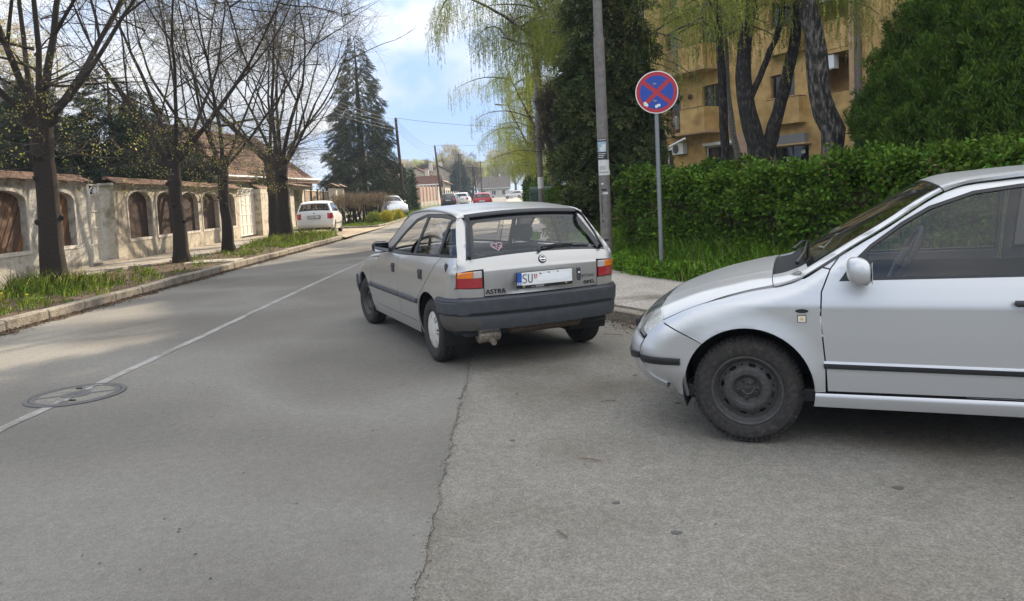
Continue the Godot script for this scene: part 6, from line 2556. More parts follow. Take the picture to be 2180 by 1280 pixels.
func strand(l: float) -> ArrayMesh:
	# a hanging birch shoot, along -y, with small new leaves and catkins
	var mb := MB.new()
	var p := Vector3.ZERO
	var pts := [p]
	var d := Vector3(0.3, -1, 0).normalized()
	for k in 6:
		d = (d + rdir() * 0.22 + Vector3(0, -0.22, 0)).normalized()
		p += d * l / 6
		pts.append(p)
	mb.tube(pts, [0.0032, 0.003, 0.0025, 0.002, 0.002, 0.0015, 0.001], 3, false)
	for k in int(l * 26):
		var t := rnd(0.08, 1.0)
		var i := mini(5, int(t * 6))
		var b: Vector3 = pts[i].lerp(pts[i + 1], t * 6 - i)
		if rng.randf() < 0.2:
			var e := b + Vector3(rnd(-0.02, 0.02), -rnd(0.03, 0.06), rnd(-0.02, 0.02))
			mb.tube([b, e], [0.0045, 0.003], 3, false)
		else:
			leaf(mb, b, (rdir() + Vector3(0, -0.6, 0)).normalized(), rdir(), rnd(0.022, 0.04), rnd(0.018, 0.028))
	return mb.mesh()


func birch(label: String, base: Vector3, stems: Array, sd: int, strands: int, c: Color, spread := 2.6, low := 3.0, bark := "birch_bark"):
	rng.seed = sd
	var t := thing("birch_tree", label, "tree", base, 0.0, "birches between the hedge and the apartment block")
	var ends := []
	for s in stems:
		# s: points and radii of one stem
		var tr := MB.new()
		var c3 := Curve3D.new()
		for i in s[0].size():
			var tan := Vector3.ZERO
			if i > 0 and i < s[0].size() - 1:
				tan = (s[0][i + 1] - s[0][i - 1]) * 0.2
			c3.add_point(s[0][i], -tan, tan)
		var pts := []
		var rad := []
		for k in 22:
			var f := k / 21.0
			pts.append(c3.sample_baked(c3.get_baked_length() * f) + rdir() * 0.012)
			var q: float = f * (s[1].size() - 1)
			var i := mini(s[1].size() - 2, int(q))
			rad.append(lerpf(s[1][i], s[1][i + 1], q - i) * rnd(0.93, 1.08))
			if pts[-1].y > low:
				ends.append([pts[-1], Vector3.UP, rad[-1]])
		tr.tube(pts, rad, 14)
		part(tr, "trunk", M[bark], t)
	var lm := MB.new()
	var tips := []
	var stems_n := ends.size()
	for k in 26:
		var e = ends[rng.randi_range(0, stems_n - 1)]
		var a := rnd(0, TAU)
		var d := Vector3(cos(a), rnd(0.3, 0.9), sin(a)).normalized()
		var p: Vector3 = e[0]
		var pts := [p]
		var rad := [0.035]
		var l := spread * rnd(0.6, 1.1)
		for j in 7:
			d = (d + Vector3(0, -0.16, 0) + rdir() * 0.1).normalized()
			p += d * l / 7.0
			pts.append(p)
			rad.append(0.035 * (1.0 - j / 7.5))
			tips.append([p, d])
		lm.tube(pts, rad, 5, false)
	part(lm, "limbs", M.birch_bark, t)
	var lx := []
	var lc := PackedColorArray()
	for k in int(strands * 1.5):
		var e = tips[rng.randi_range(0, tips.size() - 1)]
		lx.append(Transform3D(align(rdir(), 0, rnd(0.5, 1.1)), e[0] + rdir() * rnd(0.05, 0.4) + Vector3(0, -rnd(0.0, 0.7), 0)))
		lc.append(vary(c, 0.25))
	many(bud, lx, "young_leaves", M.leaf, t, lc)
	var xf := [[], []]
	var cs := [PackedColorArray(), PackedColorArray()]
	for k in strands:
		var e = tips[rng.randi_range(0, tips.size() - 1)]
		var j := k % 2
		xf[j].append(Transform3D(Basis(Vector3.UP, rnd(0, TAU)).scaled(Vector3(1, rnd(0.5, 1.35), 1)), e[0] + rdir() * 0.3))
		cs[j].append(vary(c, 0.22))
	for j in 2:
		many(M.strands[j], xf[j], "hanging_shoots", M.leaf, t, cs[j])


func plant_meshes():
	rng.seed = 99
	M.leaf = leaf_mat(0.55, 0.55)
	M.needle = leaf_mat(0.7, 0.2)
	twig_a = spray(8, 1.15, 0.0045)
	twig_b = spray(7, 1.5, 0.005)
	bud = leaf_cluster(5, 0.07, 0.045, 0.03)
	var mb := MB.new()
	for k in 16:
		var y := k / 16.0 * 0.42
		var a := k * 2.4
		var d := Vector3(cos(a) * 0.8, 0.75, sin(a) * 0.8).normalized()
		leaf(mb, Vector3(0, y, 0), d, rdir(), 0.17 * (1.1 - k / 22.0), 0.035)
		leaf(mb, Vector3(0, y, 0), (d + rdir() * 0.5).normalized(), rdir(), 0.14 * (1.1 - k / 22.0), 0.03)
	M.needle_mesh = mb.mesh()
	M.strands = [strand(0.6), strand(0.95)]
	M.clump = leaf_cluster(16, 0.16, 0.075, 0.05)
	M.small_clump = leaf_cluster(12, 0.085, 0.042, 0.028)
	# scaly upright sprays of the thuja
	var th := MB.new()
	for k in 34:
		var y := rnd(0.0, 0.2)
		var a := rnd(0, TAU)
		leaf(th, Vector3(rnd(-0.05, 0.05), y, rnd(-0.05, 0.05)), Vector3(cos(a) * 0.75, 1, sin(a) * 0.75).normalized(), Vector3(rnd(-0.5, 0.5), 0.1, 1).normalized(), rnd(0.05, 0.09), rnd(0.012, 0.02))
	M.thuja_mesh = th.mesh()
	var bb := tri_mat(noise_tex(0.035, [[0.0, Color(0.10, 0.09, 0.08)], [0.48, Color(0.20, 0.18, 0.16)], [0.58, Color(0.33, 0.30, 0.27)], [0.64, Color(0.52, 0.49, 0.45)], [1.0, Color(0.66, 0.63, 0.58)]], 101, 512, 6), 0.55, 0.9)
	bb.uv1_scale = Vector3(1.0, 0.26, 1.0)
	bb.heightmap_enabled = true
	bb.heightmap_texture = M.grain
	bb.heightmap_scale = 2.5
	M.birch_bark = bb
	var pb := bb.duplicate()
	pb.albedo_texture = noise_tex(0.03, [[0.0, Color(0.22, 0.20, 0.18)], [0.28, Color(0.40, 0.37, 0.34)], [0.42, Color(0.56, 0.53, 0.49)], [1.0, Color(0.68, 0.65, 0.60)]], 102, 512, 5)
	pb.uv1_scale = Vector3(0.5, 2.0, 0.5)
	M.pale_bark = pb
	var db := bb.duplicate()
	db.albedo_texture = noise_tex(0.035, [[0.0, Color(0.08, 0.075, 0.07)], [0.6, Color(0.19, 0.17, 0.155)], [0.72, Color(0.34, 0.31, 0.28)], [1.0, Color(0.46, 0.43, 0.39)]], 103, 512, 6)
	M.dark_bark = db
	var cb := bb.duplicate()
	cb.albedo_texture = noise_tex(0.022, [[0.0, Color(0.10, 0.09, 0.085)], [0.42, Color(0.18, 0.165, 0.15)], [0.56, Color(0.34, 0.315, 0.29)], [0.72, Color(0.52, 0.49, 0.455)], [1.0, Color(0.66, 0.63, 0.59)]], 104, 512, 7)
	cb.uv1_scale = Vector3(1.1, 0.3, 1.1)
	M.cracked_bark = cb


func right_side():
	plant_meshes()


func hedge(called: String, label: String, pts: Array, width: float, y0: float, y1: float, c: Color, per_m: int, sd: int, mesh: ArrayMesh, size := 1.0):
	rng.seed = sd
	var t := thing(called, label, "hedge")
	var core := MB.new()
	var xf := []
	var cs := PackedColorArray()
	var wob := FastNoiseLite.new()
	wob.seed = sd
	wob.frequency = 0.9
	for i in pts.size() - 1:
		var a: Vector2 = pts[i]
		var b: Vector2 = pts[i + 1]
		var l := a.distance_to(b)
		var d: Vector2 = (b - a) / l
		var nr := Vector2(-d.y, d.x)
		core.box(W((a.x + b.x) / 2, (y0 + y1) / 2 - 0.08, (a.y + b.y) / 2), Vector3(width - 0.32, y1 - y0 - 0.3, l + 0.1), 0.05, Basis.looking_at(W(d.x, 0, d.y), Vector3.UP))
		for k in int(l * per_m):
			var u := rng.randf()
			var dep := -absf(rng.randfn(0.0, 0.10))
			var s: float
			var y: float
			var out: Vector3
			if rng.randf() < 0.30:
				s = rnd(-0.5, 0.5) * width
				y = y1 + dep
				out = Vector3.UP
			else:
				var sg := 1.0 if rng.randf() < 0.6 else -1.0
				s = sg * (width * 0.5 + dep)
				y = lerpf(y0, y1, rng.randf())
				out = W(nr.x * sg, 0.35, nr.y * sg)
			var q := a.lerp(b, u) + nr * s
			var bump := 0.30 * wob.get_noise_3d(q.x * 1.6, y * 1.9, q.y * 1.6) + 0.09 * wob.get_noise_3d(q.x * 6.0, y * 6.0, q.y * 6.0)
			xf.append(Transform3D(align((out + rdir() * 0.7).normalized(), rnd(0, TAU), (rnd(0.55, 1.5) if rng.randf() < 0.8 else rnd(1.4, 2.0)) * size), W(q.x, y, q.y) + out * bump))
			var tone := 1.0 + 0.45 * wob.get_noise_3d(q.x * 1.3 + 40.0, y * 1.6, q.y * 1.3)
			cs.append(vary(c if rng.randf() > 0.03 else Color(0.13, 0.10, 0.05), 0.22) * tone)
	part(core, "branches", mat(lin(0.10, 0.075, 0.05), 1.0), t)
	many(mesh, xf, "foliage", M.leaf, t, cs)


func trees():
	# street trees on the left, nearest first
	var L := [
		["bare tree at the left edge with a thick knotted trunk, long grass round its foot", -8.45, 13.85, 3.25, 0.20, Vector3(0.02, 0, 0.03), 7, 201],
		["second bare tree from the left in front of the blind arches", -8.5, 19.4, 2.75, 0.175, Vector3(-0.02, 0, 0.0), 6, 202],
		["slender bare tree, third from the left, before the last blind arch", -8.6, 22.9, 2.75, 0.165, Vector3(0.0, 0, 0.03), 6, 203],
		["stout bare tree standing on the bright grass by the white hatchback", -8.35, 28.0, 3.0, 0.25, Vector3(-0.01, 0, 0.0), 7, 204],
		["bare tree half hidden behind the stout trunk by the white hatchback", -9.9, 31.6, 3.3, 0.21, Vector3(0.0, 0, 0.0), 5, 205]]
	for q in L:
		linden(q[0], W(q[1], 0.13, q[2]), q[3], q[4], q[5], q[6], q[7])
	# dark conifers behind the wall
	var G := "dark conifers behind the garden wall"
	var names := ["dark conifer behind the wall at the left edge of the view", "dark conifer behind the wall over the first plank arch", "dark conifer behind the white garden door", "dark conifer behind the wall left of the second bare trunk", "smaller dark conifer just right of the second bare trunk"]
	var cx := [[-19.4, 29.0, 7.2, 2.7], [-17.2, 28.0, 6.6, 2.6], [-15.0, 29.0, 6.9, 2.6], [-15.0, 31.5, 6.4, 2.4], [-15.6, 36.5, 5.6, 1.9]]
	for k in 5:
		conifer("conifer_tree", names[k], W(cx[k][0], 0.1, cx[k][1]), cx[k][2], cx[k][3], Color(0.022, 0.042, 0.018), 5200, 300 + k, G, 0.3, 0.02, 0.55)
	leafy("blossom_tree", "pale blossoming tree rising behind the dark conifers at far left", W(-25.0, 0.1, 37.0), 11.5, 4.0, Color(0.50, 0.42, 0.26), 3200, 310, M.clump, "", 3.0, 1.0)
	conifer("spruce_tree", "tall spruce with hanging branches behind the board fence and white hatchback", W(-11.9, 0.2, 62.0), 15.0, 3.9, Color(0.050, 0.062, 0.026), 11000, 320, "", 0.7, 0.04, 0.62)
	conifer("blue_spruce", "bluish pyramid spruce beside the leaning pole far down the street", W(-8.3, 0.5, 128.0), 8.6, 3.0, Color(0.045, 0.085, 0.075), 4200, 321, "", 0.35, 0.04, 0.95)
	for k in 3:
		conifer("columnar_cypress", ["narrow green cypress left of the dark utility pole", "narrow green cypress right of the dark utility pole", "low rounded cypress behind the tiled canopy"][k], W([-9.6, -9.1, -14.2][k], 0.3, [66.0, 69.0, 44.0][k]), [4.6, 4.2, 3.4][k], [0.7, 0.6, 1.3][k], Color(0.05, 0.10, 0.03), 1500, 330 + k, "", -0.5, 0.0, 0.4)
	# right: big thuja, dark evergreen, birches
	thuja()
	conifer("evergreen_tree", "tall dark evergreen with drooping branches behind the concrete lamp pole", W(2.75, 0.1, 20.3), 11.0, 1.65, Color(0.080, 0.098, 0.032), 5200, 340, "", 0.8, 0.0, 0.45, 1.0)
	var bc := Color(0.27, 0.30, 0.065)
	birch("slim dark birch, leftmost of the trunks before the apartment block", W(4.95, 0.1, 17.2), [[[Vector3(0.05, 0, 0), Vector3(0, 2.0, 0), Vector3(-0.06, 4.4, 0), Vector3(-0.2, 8.0, 0)], [0.10, 0.095, 0.08, 0.03]]], 401, 420, bc, 1.9, 4.4, "dark_bark")
	birch("pale thin birch trunk leaning beside the forked birch", W(5.45, 0.1, 17.6), [[[Vector3(0.15, 0, 0), Vector3(-0.05, 1.6, 0), Vector3(-0.30, 3.6, 0), Vector3(-0.36, 7.4, 0)], [0.085, 0.075, 0.07, 0.03]]], 402, 330, bc, 1.8, 4.8, "pale_bark")
	birch("thick forked birch with blackened bark in front of the entrance", W(5.45, 0.1, 16.2), [
		[[Vector3(0.05, 0, 0), Vector3(0.0, 1.2, 0), Vector3(-0.16, 2.3, 0), Vector3(-0.36, 3.4, 0), Vector3(-0.2, 5.0, 0), Vector3(0.25, 7.5, 0)], [0.27, 0.235, 0.17, 0.14, 0.11, 0.05]],
		[[Vector3(-0.02, 1.5, 0.0), Vector3(0.22, 2.35, 0), Vector3(0.55, 3.5, 0), Vector3(0.78, 4.6, 0), Vector3(1.0, 7.0, 0)], [0.17, 0.13, 0.115, 0.10, 0.04]],
		[[Vector3(-0.30, 3.0, 0.0), Vector3(0.1, 3.9, 0.1), Vector3(0.45, 4.9, 0.1), Vector3(0.5, 7.0, 0.2)], [0.07, 0.06, 0.05, 0.02]]], 403, 950, bc, 2.3, 4.5, "dark_bark")
	birch("thick crooked birch with cracked white bark beside the big thuja", W(6.35, 0.1, 15.0), [
		[[Vector3(-0.12, 0, 0), Vector3(0.0, 1.5, 0), Vector3(0.12, 2.2, 0), Vector3(-0.12, 2.9, 0), Vector3(-0.22, 4.0, 0), Vector3(-0.42, 5.4, 0), Vector3(-0.6, 8.0, 0)], [0.23, 0.215, 0.22, 0.20, 0.165, 0.13, 0.06]],
		[[Vector3(-0.30, 4.6, 0.0), Vector3(-0.1, 5.6, 0.2), Vector3(0.3, 7.4, 0.3)], [0.08, 0.07, 0.03]]], 404, 900, bc, 2.2, 4.4, "cracked_bark")
	# birches further back that hang over the street
	var bg := "birches hanging over the right side of the street"
	var far := [[3.3, 25.0, 10.5, 3.0, 5200, "tall birch with long shoots hanging over the street, top centre"], [4.6, 22.5, 10.5, 3.0, 1500, "birch crown of drooping shoots above the no stopping sign"], [2.3, 38.0, 10.5, 3.0, 2800, "birch in fresh leaf behind the second lamp pole"], [2.2, 50.0, 10.5, 3.0, 2800, "yellow green birch behind the street lamp"], [2.5, 64.0, 10.0, 3.0, 2500, "drooping birch far along the right pavement"]]
	for k in far.size():
		var q = far[k]
		birch(q[5], W(q[0], 0.2, q[1]), [[[Vector3(0, 0, 0), Vector3(-0.1, 3, 0.1), Vector3(-0.5, 6, 0), Vector3(-0.6, q[2], 0)], [0.20, 0.17, 0.11, 0.03]], [[Vector3(-0.1, 2.6, 0), Vector3(-0.9, 4.6, 0.2), Vector3(-1.7, 6.4, 0.2), Vector3(-2.2, 7.6, 0.3)], [0.10, 0.08, 0.05, 0.02]]] + ([[[Vector3(-0.1, 3.4, 0), Vector3(-1.5, 5.4, 0.3), Vector3(-3.2, 6.9, 0.6), Vector3(-4.9, 7.7, 0.8)], [0.09, 0.07, 0.05, 0.02]], [[Vector3(-0.2, 4.4, 0), Vector3(-1.2, 6.4, -0.4), Vector3(-2.6, 8.0, -0.9), Vector3(-4.2, 9.0, -1.2)], [0.08, 0.07, 0.05, 0.02]], [[Vector3(-0.1, 3.0, 0), Vector3(-1.0, 4.6, 0.8), Vector3(-2.2, 5.6, 1.4), Vector3(-3.3, 6.0, 1.8)], [0.07, 0.06, 0.04, 0.02]]] if k == 0 else []), 410 + k, q[4], bc if k < 2 else Color(0.30, 0.34, 0.05), q[3], 2.2 if k > 1 else 4.6)
	leafy("bare_shrub_tree", "brown twiggy tree between the second lamp pole and the dark evergreen", W(3.0, 0.1, 30.0), 6.4, 1.9, Color(0.10, 0.075, 0.05), 2600, 430, twig_cluster(), "", 1.2, 1.0)
	# yellow-green trees closing the street
	for k in 9:
		leafy("spring_tree", "%s tree closing the street, %s of nine from the left" % ["pale green" if k % 3 else "brownish", ["one", "two", "three", "four", "five", "six", "seven", "eight", "nine"][k]], W(-36.0 + k * 5.5 + rnd(-2, 2), 1.0, 265.0 + (k % 3) * 14.0), 15.0 + (k % 4) * 1.8, 6.0, Color(0.50, 0.52, 0.07) if k % 3 else Color(0.40, 0.34, 0.16), 2200, 440 + k, M.clump, "trees closing the far end of the street", 4.0, 3.0)
	for k in 4:
		leafy("bare_tree_far", ["nearest", "second", "third", "farthest"][k] + " of four thin leafless trees far down the left of the street", W(-15.0 + k * 2.2, 0.6, 140.0 + k * 12.0), 8.0 + k, 2.4, Color(0.16, 0.12, 0.075), 900, 460 + k, twig_cluster(), "leafless trees far along the left", 2.0, 1.6)


func twig_cluster() -> ArrayMesh:
	if not M.has("twigs_far"):
		var mb := MB.new()
		for k in 9:
			var d := (rdir() + Vector3.UP * 0.4).normalized()
			mb.tube([Vector3.ZERO, d * 0.2 + rdir() * 0.03, d * 0.42 + rdir() * 0.08], [0.006, 0.005, 0.002], 3, false)
		M.twigs_far = mb.mesh()
	return M.twigs_far


func thuja():
	rng.seed = 350
	var t := thing("thuja_bush", "huge dense green thuja bush on the right behind the hedge", "tree", W(9.2, 0.1, 12.8))
	var tr := MB.new()
	tr.tube([Vector3(0, -0.1, 0), Vector3(0, 2.5, 0), Vector3(0.1, 4.6, 0)], [0.16, 0.12, 0.04], 9)
	part(tr, "trunk", M.bark, t)
	var clumps := []
	for k in 230:
		var f := pow(rng.randf(), 0.8)
		var a := rnd(0, TAU)
		var rr := 3.35 * pow(1.0 - pow(f, 2.2), 0.8) * (0.8 + 0.2 * smoothstep(0.0, 0.12, f)) * rnd(0.72, 1.0)
		clumps.append([Vector3(cos(a) * rr, 0.2 + f * 5.3, sin(a) * rr), rnd(0.28, 0.5), rnd(0.8, 1.2)])
	var xf := []
	var cs := PackedColorArray()
	for k in 40000:
		var b = clumps[rng.randi_range(0, 229)]
		var d := rdir()
		var p: Vector3 = b[0] + Vector3(d.x, d.y * 1.5, d.z) * b[1] * pow(rng.randf(), 0.35)
		if p.y < 0.05:
			continue
		var out := Vector3(p.x, 0, p.z).normalized()
		xf.append(Transform3D(align((out * 0.45 + Vector3.UP + rdir() * 0.4).normalized(), rnd(0, TAU), rnd(0.8, 1.4)), p))
		cs.append(vary(Color(0.072, 0.122, 0.016), 0.16) * b[2])
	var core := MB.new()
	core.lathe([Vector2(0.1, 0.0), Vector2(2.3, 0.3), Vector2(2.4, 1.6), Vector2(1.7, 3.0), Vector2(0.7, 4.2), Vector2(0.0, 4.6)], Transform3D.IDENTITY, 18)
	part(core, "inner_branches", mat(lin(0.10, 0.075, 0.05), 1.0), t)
	many(M.thuja_mesh, xf, "foliage", M.leaf, t, cs)


func background():
	# house behind the second wall stretch
	gable_house("tiled roof house behind the blind arches, half hidden by bare branches", W(-18.4, 0.1, 47.0), 84.0, 13.0, 8.0, 3.1, 6.2, M.roof, M.plaster_warm, 3)
	gable_house("low house with a steep tiled roof behind the fence past the spruce", W(-17.8, 0.5, 96.0), 84.0, 9.0, 8.0, 3.4, 6.6, M.roof, M.plaster_warm, 3)
	gable_house("small shed with a red tiled roof facing the street before the leaning pole", W(-11.9, 0.6, 101.0), 0.0, 5.2, 4.0, 2.75, 3.9, M.roof, M.plaster_warm, 1)
	gable_house("pale gabled house with its brown roof end to the street far left", W(-13.4, 0.7, 114.0), 0.0, 8.4, 10.0, 3.2, 5.4, M.roof, M.plaster_warm, 2, true)
	gable_house("brown roofed house peeking over the shed right of the leaning pole", W(-13.2, 0.8, 132.0), 20.0, 9.0, 9.0, 3.6, 6.2, M.roof, M.plaster_warm, 2, true)
	gable_house("cream house with a broad dark hipped roof closing the end of the street", W(-4.6, 0.9, 232.0), 0.0, 9.5, 8.0, 2.9, 6.4, M.roof_grey, M.trim, 3)
	# slab block on the hill far behind
	var sb := thing("far_apartment_block", "long grey block of flats on the horizon left of the street", "building", W(-76.0, 0.0, 620.0), 0.12)
	var m := MB.new()
	m.box(Vector3(0, 16, 0), Vector3(44, 32, 12), 0.1)
	m.box(Vector3(-9, 33, 0), Vector3(9, 3.4, 8), 0.1)
	m.box(Vector3(8, 32.6, 0), Vector3(6, 2.2, 8), 0.1)
	part(m, "wall", M.pink_render, sb)
	for r in 4:
		for c in 12:
			var w := MB.new()
			w.box(Vector3(-20 + c * 3.6, 18 + r * 3.4, 6.02), Vector3(1.9, 1.6, 0.1))
			part(w, "window", M.grey_metal if (r + c) % 3 else M.white_plain, sb)
	# board fences, gates and low walls along the far left
	board_fence("grey upright board fence beside the silver people carrier", Vector2(-11.3, 56.0), Vector2(-10.6, 72.0), 1.7, 0.34, M.fence_grey if M.has("fence_grey") else M.fence_wood, 0.16)
	board_fence("reddish brown picket fence on pale posts before the shed", Vector2(-10.5, 74.0), Vector2(-9.4, 98.0), 2.3, 0.55, M.fence_red, 0.3)
	board_fence("cream railing fence under the blue spruce", Vector2(-8.9, 104.0), Vector2(-7.6, 150.0), 1.7, 0.7, M.trim, 0.4)
	var gp := thing("tiled_gateway", "pair of small tiled gate roofs beside the brown board fence", "gate", W(-12.1, 0.1, 52.0), deg_to_rad(92))
	var tl := tile_shape()
	for k in 2:
		var p := MB.new()
		p.box(Vector3(k * 2.6, 1.2, 0), Vector3(0.6, 2.4, 0.5), 0.01)
		part(p, "pillar", M.plaster_warm, gp)
		for s in [1, -1]:
			for j in 5:
				var o := part(tl, "roof_tile", M.tile, gp)
				o.transform = Transform3D(Basis(Vector3.UP, 0.0 if s > 0 else PI).rotated(Vector3(1, 0, 0), s * 0.6).scaled(Vector3(1, 1, 1.5)), Vector3(k * 2.6 - 0.42 + j * 0.21, 2.6, s * 0.24))
	var lw := thing("garden_wall", "low pale wall and dark gate at the end of the street beside the cream house", "wall", W(3.4, 1.0, 215.0))
	var lm := MB.new()
	lm.box(Vector3(0, 0.9, 0), Vector3(9, 1.8, 0.3), 0.02)
	part(lm, "wall", M.trim, lw)


func gable_house(label: String, at: Vector3, turn: float, w: float, d: float, eave: float, ridge: float, rm: Material, wm: Material, wins: int, front_gable := false):
	var t := thing("house", label, "house", at, deg_to_rad(turn))
	var b := MB.new()
	b.box(Vector3(0, eave / 2, 0), Vector3(w, eave, d), 0.02)
	if front_gable:
		b.extrude(PackedVector2Array([Vector2(-w / 2, eave), Vector2(w / 2, eave), Vector2(0, ridge - 0.15)]), d - 0.02, Transform3D(Basis.IDENTITY, Vector3(0, 0, d / 2 - 0.01)))
	else:
		b.extrude(PackedVector2Array([Vector2(-d / 2, eave), Vector2(d / 2, eave), Vector2(0, ridge - 0.15)]), w - 0.02, Transform3D(Basis(Vector3.UP, PI / 2), Vector3(w / 2 - 0.01, 0, 0)))
	part(b, "wall", wm, t)
	# two roof slopes laid in courses of tile
	var run := (w if front_gable else d) / 2 + 0.45
	var len := (d if front_gable else w) + 0.7
	var rise_ := ridge - eave + 0.3
	var sl := sqrt(run * run + rise_ * rise_)
	var rows := int(sl / 0.34)
	for s in [1, -1]:
		var r := MB.new()
		for k in rows:
			var f := (k + 0.5) / rows
			var c := Vector3(0, ridge - rise_ * f, s * run * f)
			r.box(c, Vector3(len, 0.05, sl / rows + 0.05), 0.012, Basis(Vector3(1, 0, 0), s * (atan2(rise_, run) + 0.06)))
		var n := int(len / 0.5)
		for k in n:
			r.box(Vector3(-len / 2 + (k + 0.5) * len / n, ridge - rise_ * 0.5 + 0.03, s * run * 0.5), Vector3(0.05, 0.03, sl), 0.01, Basis(Vector3(1, 0, 0), s * atan2(rise_, run)))
		var o := part(r, "roof", rm, t)
		if front_gable:
			o.rotation.y = PI / 2
	var gu := MB.new()
	gu.tube([Vector3(-len / 2, eave - 0.05, d / 2 + 0.42), Vector3(len / 2, eave - 0.05, d / 2 + 0.42)], [0.07], 8)
	if not front_gable:
		part(gu, "gutter", M.white_plain, t)
	var ch := MB.new()
	ch.box(Vector3(w * 0.2, ridge + 0.2, -d * 0.1), Vector3(0.5, 1.3, 0.5), 0.02)
	part(ch, "chimney", M.trim, t)
	for k in wins:
		var u := -w / 2 + w * (k + 0.5) / wins
		window(t, u - 0.65, u + 0.65, eave * 0.32, eave * 0.32 + 1.3, d / 2 + 0.03, M.brown_paint if k != 1 else M.white_plain, 2)


func board_fence(label: String, a: Vector2, b: Vector2, h: float, plinth: float, m: Material, w: float):
	var l := a.distance_to(b)
	var d := (b - a) / l
	var t := thing("fence", label, "fence", W(a.x, rise(a.y) + 0.1, a.y))
	t.basis = Basis.looking_at(W(d.x, (rise(b.y) - rise(a.y)) / l, d.y), Vector3.UP)
	var pl := MB.new()
	pl.box(Vector3(0, plinth / 2 - 0.1, -l / 2), Vector3(0.2, plinth + 0.2, l), 0.01)
	part(pl, "plinth", M.concrete, t)
	var n := int(l / (w * 1.25))
	var bm := MB.new()
	bm.box(Vector3.ZERO, Vector3(0.03, h - plinth, w), 0.004)
	var ms := bm.mesh()
	for k in n:
		part(ms, "board", m, t).position = Vector3(0, (h + plinth) / 2 + rnd(-0.03, 0.03), -(k + 0.5) * l / n)
	for k in int(l / 2.6) + 1:
		var p := MB.new()
		p.box(Vector3(0.06, h / 2 + 0.08, -k * 2.6), Vector3(0.14, h + 0.16, 0.14), 0.01)
		part(p, "post", M.trim if m == M.fence_red else M.black, t)


# ---------------------------------------------------------------- street furniture
func disc_poly(mb: MB, r: float, z: float, depth: float, n := 48):
	mb.extrude(circle(Vector2.ZERO, r, n), depth, Transform3D(Basis.IDENTITY, Vector3(0, 0, z)))


